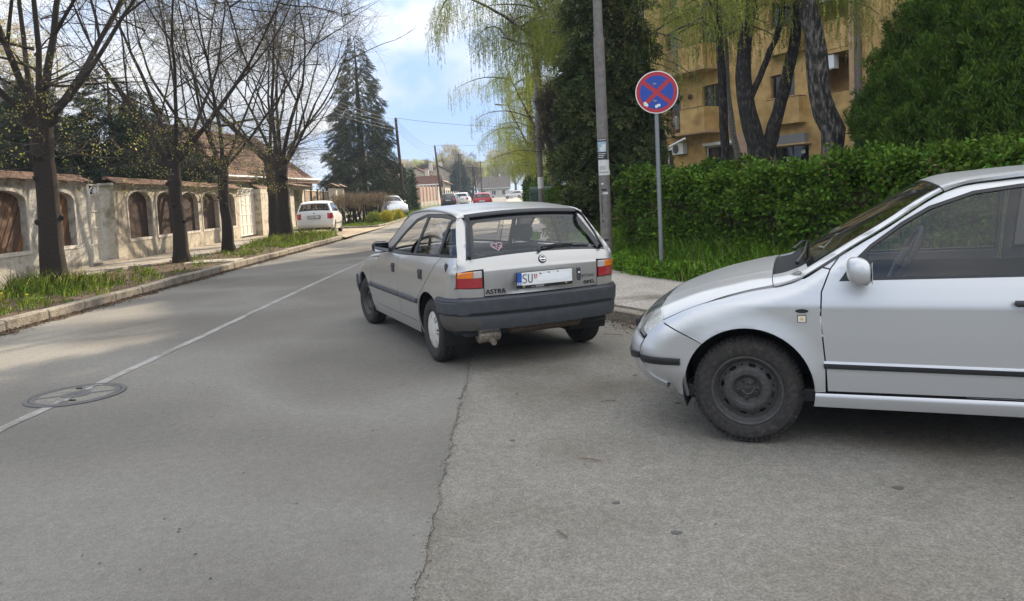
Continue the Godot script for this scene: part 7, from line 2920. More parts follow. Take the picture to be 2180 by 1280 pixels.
func street_furniture():
	# no stopping sign
	var t := thing("no_stopping_sign", "round blue and red no stopping sign on a thin galvanised post at the pavement edge", "road sign", W(2.165, 0.1, 10.9))
	var gal := tri_mat(noise_tex(0.05, [[0.0, Color(0.44, 0.45, 0.46)], [1.0, Color(0.60, 0.61, 0.62)]], 111), 2.0, 0.5, false)
	gal.metallic = 0.5
	var p := MB.new()
	p.tube([Vector3(0, -0.1, 0), Vector3(0, 2.95, 0)], [0.03], 14)
	part(p, "post", gal, t)
	var face := Node3D.new()
	face.name = "sign_face"
	t.add_child(face)
	face.transform = Transform3D(Basis(Vector3.UP, deg_to_rad(-9.0)) * Basis(Vector3(0, 0, 1), 0.03), Vector3(0.004, 2.68, 0.045))
	var w := MB.new()
	disc_poly(w, 0.300, 0.0, 0.012)
	part(w, "white_rim", mat(lin(0.80, 0.78, 0.74), 0.4), face)
	var r := MB.new()
	disc_poly(r, 0.287, 0.003, 0.004)
	part(r, "red_ring", mat(lin(0.42, 0.022, 0.035), 0.42), face)
	var blue := mat(lin(0.012, 0.055, 0.34), 0.42)
	var disc := circle(Vector2.ZERO, 0.236, 56)
	var pieces := [disc]
	for a in [0.72, -0.72]:
		var d := Vector2(cos(a), sin(a))
		var n := Vector2(-d.y, d.x) * 0.030
		pieces = cut(pieces, PackedVector2Array([-d - n, d - n, d + n, -d + n]))
	for q in pieces:
		var b := MB.new()
		b.extrude(q, 0.003, Transform3D(Basis.IDENTITY, Vector3(0, 0, 0.0055)), false)
		part(b, "blue_field", blue, face)
	rng.seed = 8
	for q in [[-0.155, -0.15, 0.042], [0.0, -0.18, 0.046]]:
		for k in 5:
			var pl := PackedVector2Array()
			var c := Vector2(q[0] + rnd(-0.025, 0.025), q[1] + rnd(-0.025, 0.025))
			for j in 9:
				pl.append(c + Vector2(cos(TAU * j / 9), sin(TAU * j / 9)) * q[2] * rnd(0.25, 0.62))
			var s := MB.new()
			s.extrude(pl, 0.001, Transform3D(Basis.IDENTITY, Vector3(0, 0, 0.007 + k * 0.0004)), false)
			part(s, "torn_sticker", M.white_plain, face)
	for y in [0.12, -0.12]:
		var c := MB.new()
		c.box(Vector3(-0.004, 2.68 + y, 0.015), Vector3(0.085, 0.03, 0.07), 0.006)
		part(c, "clamp", gal, t)
	# lamp poles
	var pole_m := tri_mat(noise_tex(0.02, [[0.0, Color(0.37, 0.35, 0.33)], [0.5, Color(0.45, 0.425, 0.405)], [1.0, Color(0.50, 0.475, 0.45)]], 112), 0.8, 0.6)
	lamp_pole("near grey lamp pole with torn posters, standing in the grass by the older hatchback", W(1.62, 0.05, 12.8), 0.098, 0.076, 3.87, pole_m, true)
	lamp_pole("second grey lamp pole with a white band, beside the clipped hedge", W(1.40, 0.2, 33.0), 0.125, 0.095, 4.6, pole_m, false)
	lamp_pole("street lamp with its arm over the road, third pole along", W(1.69, 0.3, 60.0), 0.10, 0.075, 4.0, pole_m, false)
	lamp_pole("far street lamp with an arm, fourth pole along", W(2.1, 0.6, 90.0), 0.11, 0.08, 4.0, pole_m, false)
	# utility poles and wires on the left
	var wood := tri_mat(noise_tex(0.03, [[0.0, Color(0.16, 0.13, 0.11)], [1.0, Color(0.30, 0.25, 0.21)]], 113), 1.0, 0.9)
	var tops := []
	var U := [[-8.61, 62.0, 8.15, -0.33, "dark wooden utility pole between the two cypresses"], [-7.81, 88.0, 7.6, -0.55, "leaning dark utility pole in front of the shed roof"], [-7.9, 123.0, 8.7, 0.0, "utility pole rising behind the blue spruce"], [-5.88, 126.0, 6.7, 0.0, "stout double utility pole right of the blue spruce"], [-5.4, 150.0, 8.5, 0.0, "utility pole with a crossarm before the end of the street"]]
	for u in U:
		var g := rise(u[1])
		var up := thing("utility_pole", u[4], "utility pole", W(u[0], g, u[1]))
		var m := MB.new()
		var h: float = u[2] - g
		m.tube([Vector3(0, -0.2, 0), Vector3(u[3], h, 0)], [0.16, 0.10], 10)
		if u[4].begins_with("stout"):
			m.tube([Vector3(0.5, -0.2, 0), Vector3(0.15, h - 0.3, 0)], [0.16, 0.10], 10)
		part(m, "pole", wood, up)
		var arm := MB.new()
		arm.box(Vector3(u[3], h - 0.35, 0.1), Vector3(1.5, 0.1, 0.1), 0.01)
		if u[1] > 100:
			part(arm, "crossarm", wood, up)
		for k in 4:
			var ins := MB.new()
			var o := Vector3(u[3] + (-0.6 + k * 0.4 if u[1] > 100 else 0.14), h - (0.22 if u[1] > 100 else 0.1 + k * 0.28), 0)
			ins.lathe([Vector2(0.0, 0.09), Vector2(0.03, 0.08), Vector2(0.045, 0.03), Vector2(0.03, 0.02), Vector2(0.045, -0.03), Vector2(0.0, -0.04)], Transform3D(Basis.IDENTITY, o), 8)
			part(ins, "insulator", M.white_plain, up)
		tops.append(W(u[0] + u[3], u[2], u[1]))
	var wires := thing("overhead_wires", "overhead wires strung between the utility poles along the left of the street", "wires")
	var cable := mat(lin(0.03, 0.03, 0.035), 0.6)
	var spans := [[W(-13.5, 9.6, 38.0), tops[0]], [tops[0], tops[1]], [tops[1], tops[2]], [tops[2], tops[4]]]
	for s in spans:
		for k in 4:
			var a: Vector3 = s[0] - Vector3(-0.1, 0.15 + 0.28 * k, 0)
			var b: Vector3 = s[1] - Vector3(-0.1, 0.15 + 0.28 * k, 0)
			var pts := []
			for j in 15:
				var f := j / 14.0
				pts.append(a.lerp(b, f) - Vector3(0, 4.0 * f * (1.0 - f) * 0.022 * a.distance_to(b), 0))
			var m := MB.new()
			m.tube(pts, [0.013], 4, false)
			part(m, "wire", cable, wires)
	for q in [[W(3.0, 8.5, 95.0), 1], [W(6.0, 7.6, 70.0), 0]]:
		var a: Vector3 = tops[q[1]]
		var pts := []
		for j in 15:
			var f := j / 14.0
			pts.append(a.lerp(q[0], f) - Vector3(0, 4.0 * f * (1.0 - f) * 0.4, 0))
		var m := MB.new()
		m.tube(pts, [0.013], 4, false)
		part(m, "wire", cable, wires)
	# green rubbish container on the right pavement
	var gc := thing("rubbish_container", "dark green rubbish container beside the second lamp pole", "container", W(1.9, 0.5, 46.0))
	var gm := mat(lin(0.02, 0.06, 0.035), 0.5)
	var cb := MB.new()
	cb.box(Vector3(0, 0.62, 0), Vector3(1.3, 0.95, 1.0), 0.05)
	for k in 5:
		cb.box(Vector3(-0.5 + k * 0.25, 0.6, 0.51), Vector3(0.05, 0.8, 0.05), 0.01)
	part(cb, "bin", gm, gc)
	var lid := MB.new()
	lid.lathe([Vector2(0.62, -0.66), Vector2(0.62, 0.66)], Transform3D(Basis(Vector3(0, 0, 1), PI / 2).scaled(Vector3(1, 0.5, 0.9)), Vector3(0, 1.05, 0)), 20)
	part(lid, "lid", gm, gc)
	for sx in [-0.5, 0.5]:
		var wl := MB.new()
		wl.lathe([Vector2(0.0, -0.04), Vector2(0.1, -0.04), Vector2(0.1, 0.04), Vector2(0.0, 0.04)], Transform3D(Basis(Vector3(0, 0, 1), PI / 2), Vector3(sx, 0.1, 0.4)), 12)
		part(wl, "wheel", M.black, gc)


func lamp_pole(label: String, at: Vector3, r0: float, r1: float, step: float, m: Material, posters: bool):
	var t := thing("lamp_pole", label, "lamp post", at)
	var lo := MB.new()
	lo.tube([Vector3(0, -0.2, 0), Vector3(0, step, 0)], [r0, r0 * 0.93], 20)
	lo.tube([Vector3(0, step, 0), Vector3(0, step + 0.12, 0)], [r0 * 0.93, r1], 20, false)
	part(lo, "shaft", m, t)
	var hi := MB.new()
	hi.tube([Vector3(0, step + 0.12, 0), Vector3(0, 7.8, 0)], [r1, r1 * 0.75], 16)
	part(hi, "upper_shaft", m, t)
	var armed := not label.begins_with("second")
	var ar := MB.new()
	ar.tube([Vector3(0, 7.7, 0), Vector3(-0.3, 7.95, 0), Vector3(-1.9, 8.25, 0)], [0.045, 0.04, 0.035], 10)
	if armed:
		part(ar, "arm", m, t)
	var hd := MB.new()
	hd.box(Vector3(-2.15, 8.27, 0), Vector3(0.62, 0.12, 0.22), 0.05, Basis(Vector3(0, 0, 1), -0.15))
	if armed:
		part(hd, "lamp_head", m, t)
	var wrap := func(r): return func(a, y): return Vector3(sin(a) * r, y, cos(a) * r)
	var quad := func(a0, a1, y0, y1): return PackedVector2Array([Vector2(a0, y0), Vector2(a1, y0), Vector2(a1, y1), Vector2(a0, y1)])
	if not posters:
		var b := MB.new()
		b.sheet(wrap.call(r0 + 0.002), quad.call(-3.1, 3.1, 1.45, 1.95), 0.2, Vector3.ZERO)
		part(b, "white_band", M.white_plain, t)
		return
	var stick := func(called, a0, a1, y0, y1, d, mm):
		var b := MB.new()
		b.sheet(wrap.call(r0 + d), quad.call(a0, a1, y0, y1), 0.1, Vector3.ZERO)
		return part(b, called, mm, t)
	var paper := mat(lin(0.62, 0.61, 0.58), 0.8)
	stick.call("poster", -1.25, 0.55, 1.90, 2.24, 0.0015, mat(lin(0.025, 0.028, 0.03), 0.5))
	stick.call("poster_picture", -1.15, 0.45, 2.02, 2.19, 0.0022, mat(lin(0.30, 0.42, 0.50), 0.5))
	var oval := MB.new()
	oval.sheet(wrap.call(r0 + 0.0028), PackedVector2Array([Vector2(-0.75, 2.09), Vector2(-0.7, 2.04), Vector2(-0.35, 2.022), Vector2(0.05, 2.03), Vector2(0.3, 2.07), Vector2(0.35, 2.15), Vector2(-0.3, 2.15), Vector2(-0.35, 2.11)]), 0.1, Vector3.ZERO)
	part(oval, "white_shape", paper, t)
	for k in 3:
		stick.call("text_line", -1.1, 0.3 - 0.2 * k, 1.985 - k * 0.03, 1.995 - k * 0.03, 0.0022, paper)
	for k in 6:
		stick.call("text_line", -1.15 + k * 0.27, -0.98 + k * 0.27, 2.213, 2.23, 0.0022, paper)
	stick.call("notice", -1.15, 0.95, 1.63, 1.885, 0.002, paper)
	for k in 4:
		stick.call("text_line", -0.9, 0.3 - 0.15 * (k % 2), 1.775 - k * 0.018, 1.782 - k * 0.018, 0.0026, mat(lin(0.2, 0.2, 0.2), 0.8))
	for k in 7:
		stick.call("text_line", -0.95 + k * 0.22, -0.84 + k * 0.22, 1.665, 1.69, 0.0026, mat(lin(0.06, 0.06, 0.06), 0.8))
	stick.call("torn_paper", 0.75, 1.2, 1.63, 1.72, 0.003, paper)
	for q in [[-0.7, -0.25, 1.475, 1.50], [-0.35, 0.45, 1.31, 1.345], [-0.6, -0.1, 1.32, 1.33]]:
		stick.call("torn_paper", q[0], q[1], q[2], q[3], 0.0015, paper)
	for q in [[-0.75, -0.62, 0.98, 1.30], [-0.8, -0.45, 0.845, 0.875], [-0.55, 0.25, 0.52, 0.555], [-0.72, 0.2, 1.37, 1.40]]:
		stick.call("dark_scrape", q[0], q[1], q[2], q[3], 0.0012, M.black)


# ---------------------------------------------------------------- cars further along
func small_car(label: String, at: Vector3, turn: float, paint: Color, mpv: bool, metal: float, plate := "") -> Node3D:
	var t := thing("parked_car", label, "car", at, turn)
	var L := 2.50
	var k := 1.13 if mpv else 1.04
	var b := Body.new([
		[-0.48, 0.30, 0.0, 0.10], [-0.68, 0.36, 0.05, 0.20], [-0.72, 0.58, 0.06, 0.22], [-0.70, 0.82 * k, 0.06, 0.18], [-0.64, 0.96 * k, 0.06, 0.10], [-0.46 - (0.1 if mpv else 0.0), 1.22 * k, 0.05, 0.08], [-0.36 - (0.1 if mpv else 0.0), 1.37 * k, 0.04, 0.07],
		[0.2, 1.43 * k, 0.03, 0.10], [0.9, 1.44 * k, 0.03, 0.10], [1.30, 1.38 * k, 0.04, 0.09], [1.95, 1.03 * k, 0.09, 0.08], [2.2, 0.97 * k, 0.06, 0.12], [2.75, 0.86 * k, 0.06, 0.18], [3.1, 0.70, 0.09, 0.24], [3.22, 0.52, 0.10, 0.28], [3.15, 0.30, 0.08, 0.24], [2.9, 0.21, 0.04, 0.18]],
		[[0.1, 0.74], [0.25, 0.79], [0.5, 0.82], [0.75, 0.825], [0.95, 0.79], [1.1, 0.74], [1.4, 0.62], [1.65, 0.56]],
		[2.2, 3.2, 0.06, 0.2, -0.75, 0.05], 3)
	var pm := paint_mat(paint, metal, 0.3)
	var gl := glass(Color(0.04, 0.05, 0.05), 0.5)
	var trim := mat(lin(0.02, 0.02, 0.02), 0.5)
	var region := b.side_region(0.2)
	var af := circle(Vector2(L, 0.30), 0.33, 24)
	var ar := circle(Vector2(0, 0.30), 0.33, 24)
	var y0 := 0.95 * k
	var y1 := 1.34 * k
	var dlo := PackedVector2Array([Vector2(-0.45, y0 + 0.03), Vector2(-0.30, y1 - 0.05), Vector2(0.0, y1), Vector2(0.9, y1), Vector2(1.2, y1 - 0.06), Vector2(1.70, y0)])
	var rest := [region]
	for c in [af, ar, dlo]:
		rest = cut(rest, c)
	var top := b.sil[b.top_i].y
	var ra := b.s_rear(0.99 * k)
	var rb := b.s_rear(top - 0.10)
	var body := on_side(b, rest, 0.09, 0.02)
	var rg := shrink(b.strip_band(ra, rb), 0.05)
	var wg := shrink(b.strip_band(b.s_top(1.36), b.s_top(1.93)), 0.05)
	on_strip(b, b.strip_band(0.0, b.acc[-1] - 0.01), 0.09, 0.0, null, [rg, wg], body)
	part(body, "body", pm, t)
	for sg in [-1.0, 1.0]:
		for w in [[-0.6, 0.36], [0.42, 2.0]]:
			var q := within(shrink(dlo, 0.012), PackedVector2Array([Vector2(w[0], 0), Vector2(w[1], 0), Vector2(w[1], 2), Vector2(w[0], 2)]))
			part(on_side(b, q, 0.12, 0.0, flat_off(-0.006), [sg]), "side_window", gl, t)
		var lt := PackedVector2Array([Vector2(-0.9, 0.68), Vector2(-0.42, 0.74), Vector2(-0.46, 0.95), Vector2(-0.9, 0.97)])
		var tl := on_side(b, within(lt, region), 0.06, 0.01, flat_off(0.004), [sg])
		on_strip(b, within(PackedVector2Array([Vector2(minf(sg * 0.56, sg * 0.95), b.s_rear(0.70)), Vector2(maxf(sg * 0.56, sg * 0.95), b.s_rear(0.70)), Vector2(maxf(sg * 0.56, sg * 0.95), b.s_rear(0.96)), Vector2(minf(sg * 0.56, sg * 0.95), b.s_rear(0.96))]), b.strip_band(b.s_rear(0.6), b.s_rear(1.0))), 0.06, 0.01, flat_off(0.004), [], tl)
		part(tl, "tail_light", lamp_mat(lin(0.40, 0.02, 0.03)), t)
		var hq := within(PackedVector2Array([Vector2(minf(sg * 0.38, sg * 0.9), b.s_front(0.78)), Vector2(maxf(sg * 0.38, sg * 0.9), b.s_front(0.78)), Vector2(maxf(sg * 0.38, sg * 0.9), b.s_front(0.60)), Vector2(minf(sg * 0.38, sg * 0.9), b.s_front(0.60))]), b.strip_band(b.s_front(0.82), b.s_front(0.56)))
		part(on_strip(b, hq, 0.06, 0.01, flat_off(0.006)), "headlight", lamp_mat(lin(0.55, 0.55, 0.52)), t)
		var mr := MB.new()
		mr.box(Vector3(sg * 0.90, y0 + 0.07, -1.62), Vector3(0.18, 0.13, 0.10), 0.04)
		part(mr, "door_mirror", trim if not mpv else pm, t)
		var hd := PackedVector2Array([Vector2(0.5, 0.79), Vector2(0.68, 0.79), Vector2(0.68, 0.82), Vector2(0.5, 0.82)])
		part(on_side(b, hd, 0.1, 0.01, flat_off(0.012), [sg]), "door_handle", trim, t)
		var rs := PackedVector2Array([Vector2(0.36, 0.44), Vector2(2.12, 0.44), Vector2(2.12, 0.485), Vector2(0.36, 0.485)])
		part(on_side(b, rs, 0.1, 0.01, flat_off(0.01), [sg]), "rubbing_strip", trim, t)
		for z in [0.0, L]:
			var w := Node3D.new()
			w.name = "wheel"
			t.add_child(w, true)
			w.transform = Transform3D(Basis(Vector3(0, sg, 0), Vector3(sg, 0, 0), Vector3(0, 0, -1)), Vector3(sg * 0.71, 0.295, -z))
			var ty := MB.new()
			ty.lathe([Vector2(0.19, -0.08), Vector2(0.27, -0.09), Vector2(0.295, -0.06), Vector2(0.295, 0.06), Vector2(0.27, 0.09), Vector2(0.19, 0.08)], Transform3D.IDENTITY, 28)
			part(ty, "tyre", M.black, w)
			var rm := MB.new()
			rm.lathe([Vector2(0.195, 0.075), Vector2(0.17, 0.06), Vector2(0.05, 0.07), Vector2(0.0, 0.07)], Transform3D.IDENTITY, 20)
			part(rm, "rim", mat(lin(0.35, 0.35, 0.34), 0.4, 0.5), w)
	part(on_strip(b, shrink(b.strip_band(ra, rb), 0.045), 0.12, 0.0, flat_off(-0.004)), "rear_window", gl, t)
	part(on_strip(b, shrink(b.strip_band(b.s_top(1.36), b.s_top(1.93)), 0.045), 0.12, 0.0, flat_off(-0.004)), "windscreen", gl, t)
	part(on_strip(b, within(b.strip_band(b.s_rear(0.33), b.s_rear(0.50)), PackedVector2Array([Vector2(-0.75, 0), Vector2(0.75, 0), Vector2(0.75, 9), Vector2(-0.75, 9)])), 0.09, 0.01, flat_off(0.02)), "rear_bumper_strip", pm if metal < 0.3 else trim, t)
	wheel_wells(t, [0.0, L], 0.335, 0.30, 0.78, M.black)
	var un := MB.new()
	un.box(Vector3(0, 0.26, -1.25), Vector3(1.4, 0.1, 3.4), 0.02)
	part(un, "underbody", M.black, t)
	cabin(t, b, region, [af, ar], trim, 0.93, -0.5, 1.8)
	seat(t, -0.36, 0.85, trim)
	seat(t, 0.36, 0.85, trim)
	seat(t, 0.0, 0.1, trim, 1.15)
	for e in [0, 1]:
		var z := 0.745 if e == 0 else -3.235
		var y := 0.78 if e == 0 else 0.50
		var pl := Node3D.new()
		pl.name = "number_plate"
		t.add_child(pl, true)
		pl.transform = Transform3D(Basis(Vector3.UP, PI * e), Vector3(0, y, z))
		var fr := MB.new()
		fr.box(Vector3.ZERO, Vector3(0.55, 0.14, 0.02), 0.006)
		part(fr, "frame", M.black, pl)
		var wp := MB.new()
		wp.box(Vector3(0, 0, 0.009), Vector3(0.5, 0.105, 0.008), 0.002)
		part(wp, "plate", M.white_plain, pl)
		if plate and e == 0:
			text_on(pl, "lettering", plate, 0.085, Transform3D(Basis.IDENTITY, Vector3(0.02, 0.0, 0.0145)), M.black, "Droid Sans Mono", 0.002, 700, 0.72)
	return t


func distant_cars():
	var w := small_car("white hatchback parked in the driveway with its back to the street, red tail lights", W(-8.62, 0.10, 33.6), deg_to_rad(6.0), lin(0.72, 0.72, 0.70), false, 0.0, "SU 032-JX")
	var em := MB.new()
	em.lathe([Vector2(0.045, 0.0), Vector2(0.045, 0.012), Vector2(0.0, 0.015)], Transform3D(Basis(Vector3(1, 0, 0), PI / 2), Vector3(0, 0.93, 0.66)), 18)
	part(em, "badge", mat(lin(0.2, 0.2, 0.2), 0.3, 0.8), w)
	small_car("silver people carrier facing the street behind the bare clipped hedge", W(-9.2, 0.22, 57.0), deg_to_rad(203.0), lin(0.52, 0.54, 0.57), true, 0.5)
	small_car("dark grey hatchback parked far along the left, rear view with red lights", W(-6.15, 0.44, 77.0), deg_to_rad(-3.0), lin(0.045, 0.05, 0.055), false, 0.4, "SU 018-RT")
	small_car("white hatchback just past the dark grey hatchback, mostly hidden by it", W(-5.3, 0.5, 84.0), deg_to_rad(-3.0), lin(0.72, 0.72, 0.70), false, 0.0)
	small_car("red hatchback driving away down the street above the silver roof", W(-2.32, 0.28, 65.0), deg_to_rad(0.0), lin(0.42, 0.016, 0.03), false, 0.1)
	small_car("small white car pulled up on the right pavement at the end of the street", W(2.2, 0.75, 140.0), deg_to_rad(60.0), lin(0.72, 0.72, 0.70), false, 0.0)


# ---------------------------------------------------------------- hedges, shrubs, grass
func kerb_at(i: float, o: float) -> Vector2:
	var k := clampi(int(i), 0, right_kerb.size() - 2)
	return offset_right(k, o).lerp(offset_right(k + 1, o), i - k)


func greenery():
	var HC := Color(0.070, 0.130, 0.012)
	hedge("clipped_hedge", "long clipped green hedge behind the sign and the light silver hatchback", [Vector2(2.35, 13.6), Vector2(3.4, 11.75), Vector2(4.6, 9.7), Vector2(6.0, 7.25), Vector2(8.0, 3.85)], 1.0, 0.1, 1.60, HC, 2100, 501, M.small_clump, 1.0)
	hedge("clipped_hedge", "box-shaped clipped hedge right of the second lamp pole", [Vector2(1.55, 26.5), Vector2(2.6, 25.8)], 1.0, 0.1, 1.5, HC * 1.15, 1500, 502, M.small_clump, 1.2)
	hedge("clipped_hedge", "short clipped hedge block at the foot of the dark evergreen", [Vector2(1.75, 21.4), Vector2(2.4, 20.2)], 0.9, 0.1, 1.45, HC * 1.1, 1500, 503, M.small_clump, 1.2)
	hedge("clipped_hedge", "low far hedge beside the rubbish container", [Vector2(2.6, 47.0), Vector2(2.2, 56.0)], 1.0, 0.3, 2.0, HC, 350, 504, M.clump, 1.2)
	hedge("clipped_hedge", "dark hedge along the right pavement behind the third pole", [Vector2(2.3, 58.0), Vector2(2.6, 84.0)], 1.2, 0.3, 2.6, HC * 0.6, 200, 505, M.clump, 1.8)
	rng.seed = 77
	# wild bank in front of the hedge: grass, tall grass by the hedge, broad-leaved weeds
	var gm := leaf_mat(0.6, 0.5)
	var tufts := [grass_tuft(11, 0.30, 0.07), grass_tuft(9, 0.50, 0.08, 0.005), grass_tuft(13, 0.16, 0.08, 0.005)]
	var xf := [[], [], []]
	var cs := [PackedColorArray(), PackedColorArray(), PackedColorArray()]
	var n := right_kerb.size()
	var bx := []
	var bc := PackedColorArray()
	var i0 := 0.0
	for k in n:
		if right_kerb[k].y < 62:
			i0 = k
			break
	for k in 30000:
		var i := rnd(i0, n - 4.0)
		var near := 1.0
		var p0: Vector2 = kerb_at(i, 0)
		if p0.y > 16.0 and rng.randf() < 0.5:
			continue
		var o := 2.05 + absf(rng.randfn(0.0, 0.95)) if p0.y < 14.5 else rnd(2.05, 5.0)
		if rng.randf() < 0.12:
			o = rnd(1.98, 2.2)
		var p := kerb_at(i, o)
		var tall := smoothstep(2.4, 3.1, o)
		var j := 1 if rng.randf() < 0.15 + tall * 0.5 else (0 if rng.randf() < 0.6 else 2)
		var s := rnd(0.7, 1.25) * (1.0 + tall * 0.35) * (0.55 if o < 2.12 else 1.0)
		xf[j].append(Transform3D(Basis(Vector3.UP, rnd(0, TAU)).scaled(Vector3(s, s, s)), W(p.x, 0.10, p.y)))
		cs[j].append(vary(Color(0.125, 0.235, 0.02) if rng.randf() > 0.07 else Color(0.25, 0.22, 0.10), 0.26))
		if rng.randf() < 0.5:
			bx.append(Transform3D(align((Vector3.UP + rdir() * 0.4).normalized(), rnd(0, TAU), rnd(0.6, 1.2)), W(p.x + rnd(-0.1, 0.1), 0.14 + rnd(0.0, 0.2 + 0.2 * tall), p.y + rnd(-0.1, 0.1))))
			bc.append(vary(Color(0.12, 0.235, 0.018), 0.24))
	for j in 3:
		many(tufts[j], xf[j], "bank_grass", gm, self, cs[j])
	many(M.small_clump, bx, "bank_weeds", M.leaf, self, bc)
	# left verge: thin tufts on bare soil, long grass round the first trunk, a lush sunny patch by the stout tree
	xf = [[], [], []]
	cs = [PackedColorArray(), PackedColorArray(), PackedColorArray()]
	var bx2 := []
	var bc2 := PackedColorArray()
	var cover := FastNoiseLite.new()
	cover.seed = 3
	cover.frequency = 0.55
	for k in 15000:
		var d := rnd(7.5, 31.4)
		var u := rng.randf()
		var x := lerpf(kerb_x(d) - 0.20, -9.0, u)
		var lush := smoothstep(24.0, 26.5, d)
		var keep := 0.05 + 0.6 * smoothstep(0.08, 0.42, cover.get_noise_2d(x * 1.6, d)) * smoothstep(0.03, 0.2, u)
		keep = maxf(keep, 0.8 * smoothstep(1.5, 0.4, Vector2(x + 8.4, d - 13.6).length()))
		keep *= 1.0 - 0.7 * smoothstep(1.0, 0.4, absf(d - 18.9) / 1.4)
		if d > 16.5 and d < 24.0:
			keep *= 0.35
		if rng.randf() > maxf(keep, lush * 0.95):
			continue
		if d > 30.0 and x > -7.2:
			continue
		var foot := smoothstep(1.5, 0.3, Vector2(x + 8.4, d - 13.6).length())
		var j := 1 if rng.randf() < 0.03 + foot * 0.5 + lush * 0.15 else (0 if rng.randf() < 0.3 else 2)
		var s := rnd(0.35, 0.85) * (1.0 + 0.6 * foot + 0.45 * lush)
		xf[j].append(Transform3D(Basis(Vector3.UP, rnd(0, TAU)).scaled(Vector3(s * 1.2, s * 0.8, s * 1.2)), W(x, 0.105, d)))
		cs[j].append(vary(Color(0.17, 0.24, 0.025) if rng.randf() > 0.12 else Color(0.26, 0.22, 0.10), 0.28))
		if rng.randf() < 0.3:
			bx2.append(Transform3D(align((Vector3.UP + rdir() * 0.5).normalized(), rnd(0, TAU), rnd(0.5, 0.9)), W(x + rnd(-0.1, 0.1), 0.13 + rnd(0.0, 0.06), d + rnd(-0.1, 0.1))))
			bc2.append(vary(Color(0.16, 0.22, 0.03), 0.25))
	for j in 3:
		many(tufts[j], xf[j], "verge_grass", gm, self, cs[j])
	many(M.small_clump, bx2, "verge_weeds", M.leaf, self, bc2)
	# the planted island: turf, forsythias, a bare clipped hedge
	xf = []
	var ic := PackedColorArray()
	for k in 5200:
		var d := rnd(40.5, 70.0) if k % 3 else rnd(40.5, 48.0)
		var x := rnd(-10.2, -7.05)
		if d < 42.0 and x < -9.0:
			continue
		xf.append(Transform3D(Basis(Vector3.UP, rnd(0, TAU)).scaled(Vector3.ONE * rnd(0.6, 1.1)), W(x, rise(d) + 0.10, d)))
		ic.append(vary(Color(0.17, 0.25, 0.03), 0.22))
	many(tufts[2], xf, "island_grass", gm, self, ic)
	var fs := [[-7.72, 42.6, 0.42, "yellow green shrub nearest the driveway on the planted island"], [-7.15, 43.6, 0.46, "yellow flowering shrub second from the driveway"], [-6.95 - 0.35, 45.6, 0.42, "low green shrub third from the driveway"], [-7.2, 48.2, 0.5, "yellow flowering shrub beside the silver people carrier"]]
	for k in 4:
		var q = fs[k]
		leafy("flowering_shrub", q[3], W(q[0], 0.15, q[1]), 0.75, q[2], Color(0.42, 0.36, 0.02) if k in [1, 3] else Color(0.20, 0.24, 0.03), 420, 520 + k, M.small_clump, "shrubs on the planted island", 0.1, 1.0)
	var bh := thing("bare_hedge", "brown leafless hedge of vase-shaped bushes clipped flat on top", "hedge")
	var tx := []
	for k in 9:
		var st := MB.new()
		var c := Vector2(-9.45 + k * 0.2, 42.2 + k * 0.5)
		for j in 6:
			var a := rnd(0, TAU)
			var o := Vector3(cos(a), 0, sin(a))
			var p := W(c.x, 0.12, c.y)
			st.tube([p + o * 0.05, p + o * 0.16 + Vector3(0, 0.5, 0), p + o * 0.34 + Vector3(0, 1.1, 0), p + o * 0.5 + Vector3(0, 1.75, 0)], [0.045, 0.035, 0.025, 0.01], 5, false)
		for j in 60:
			tx.append(Transform3D(align((Vector3.UP + rdir() * 0.6).normalized(), rnd(0, TAU), rnd(0.7, 1.1)), W(c.x + rng.randfn(0, 0.32), rnd(1.15, 1.78), c.y + rng.randfn(0, 0.4))))
		part(st, "stem", M.bark, bh)
	many(twig_cluster(), tx, "twigs", mat(lin(0.20, 0.145, 0.085), 0.9), bh)
	# dandelions on both banks
	rng.seed = 15
	var fl := MB.new()
	fl.lathe([Vector2(0.0, 0.018), Vector2(0.016, 0.014), Vector2(0.021, 0.004), Vector2(0.008, -0.004), Vector2(0.0, -0.004)], Transform3D.IDENTITY, 9)
	fl.tube([Vector3(0, -0.2, 0), Vector3(0, 0, 0)], [0.002], 4, false)
	var fm := fl.mesh()
	var ym := mat(lin(0.75, 0.55, 0.03), 0.7)
	for k in 14:
		var p := kerb_at(rnd(n - 12.0, n - 8.5), rnd(2.12, 2.6)) if k < 8 else Vector2(rnd(-8.4, -7.0), rnd(9.0, 11.5))
		var o := part(fm, "dandelion", ym, self)
		tag(o, "yellow dandelion in the grass bank by the right pavement" if k < 8 else "yellow dandelion on the left verge near the kerb", "flower", "dandelions on the right bank" if k < 8 else "dandelions on the left verge")
		o.position = W(p.x, 0.10 + rnd(0.12, 0.24), p.y)


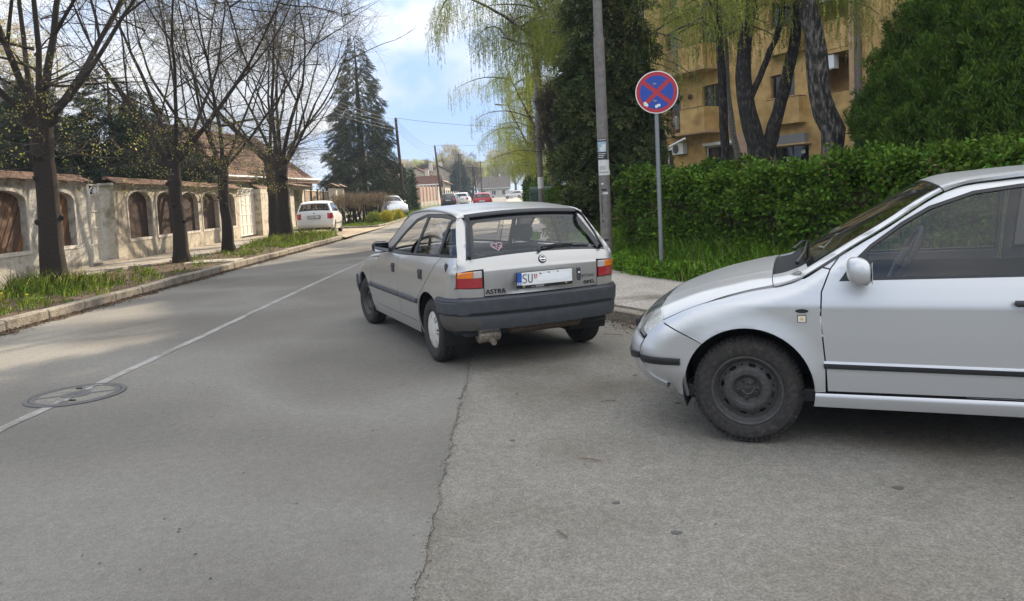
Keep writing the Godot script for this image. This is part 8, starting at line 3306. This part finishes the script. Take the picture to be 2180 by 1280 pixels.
func litter():
	rng.seed = 31
	# dead leaves and crumbs of soil in the gutters
	var lf := MB.new()
	leaf(lf, Vector3(-0.5, 0, 0), Vector3(1, 0.12, 0).normalized(), Vector3.UP, 1.0, 0.6)
	var lm := leaf_mat(0.9, 0.0)
	var xf := []
	var cs := PackedColorArray()
	for k in 9000:
		var d := rnd(5.5, 31.0)
		var x := kerb_x(d) + 0.02 + absf(rng.randfn(0.0, 0.13)) * (0.6 + 0.6 * absf(sin(d * 0.9)))
		xf.append(Transform3D(Basis.from_euler(Vector3(rnd(-0.5, 0.5), rnd(0, TAU), rnd(-0.5, 0.5))).scaled(Vector3.ONE * rnd(0.012, 0.045)), W(x, 0.006 + rnd(0, 0.014), d)))
		cs.append(vary(Color(0.075, 0.05, 0.033), 0.35))
	for k in 3200:
		var i := rnd(right_kerb.size() - 20.0, right_kerb.size() - 6.0)
		var p := kerb_at(i, -0.03 - absf(rng.randfn(0.0, 0.17)))
		xf.append(Transform3D(Basis.from_euler(Vector3(rnd(-0.5, 0.5), rnd(0, TAU), rnd(-0.5, 0.5))).scaled(Vector3.ONE * rnd(0.012, 0.045)), W(p.x, 0.004 + rnd(0, 0.014), p.y)))
		cs.append(vary(Color(0.10, 0.065, 0.04), 0.35))
	for k in 2500:
		var d := rnd(8.0, 26.0)
		xf.append(Transform3D(Basis.from_euler(Vector3(rnd(-0.5, 0.5), rnd(0, TAU), rnd(-0.5, 0.5))).scaled(Vector3.ONE * rnd(0.015, 0.06)), W(rnd(-9.0, kerb_x(d) - 0.2), 0.122 + rnd(0, 0.01), d)))
		cs.append(vary(Color(0.12, 0.08, 0.05), 0.35))
	for k in 260:
		xf.append(Transform3D(Basis.from_euler(Vector3(rnd(-0.3, 0.3), rnd(0, TAU), rnd(-0.3, 0.3))).scaled(Vector3.ONE * rnd(0.006, 0.02)), W(rnd(-3.0, 4.0), 0.003, rnd(2.3, 9.0))))
		cs.append(vary(Color(0.06, 0.045, 0.035), 0.3))
	many(lf.mesh(), xf, "dead_leaves", lm, self, cs)
	# twigs lying on the asphalt
	for q in [[0.36, 3.9, 0.14, "short dry twig lying on the asphalt in front of the seam"], [0.60, 5.0, 0.10, "small dry twig on the asphalt behind the older hatchback"], [0.15, 3.05, 0.09, "tiny dry twig nearest the camera on the asphalt"], [0.95, 7.35, 0.2, "pale splinter of wood in the right gutter"]]:
		var m := MB.new()
		var a := rnd(0, TAU)
		var d: Vector3 = Vector3(cos(a), 0, sin(a)) * q[2]
		m.tube([-d * 0.5 + Vector3(0, 0.004, 0), Vector3(rnd(-0.01, 0.01), 0.006, rnd(-0.01, 0.01)), d * 0.5 + Vector3(0, 0.004, 0)], [0.003, 0.0035, 0.002], 5)
		var o := part(m, "dry_twig", mat(lin(0.16, 0.11, 0.075), 0.9), self)
		tag(o, q[3], "twig")
		o.position = W(q[0], 0.0, q[1])
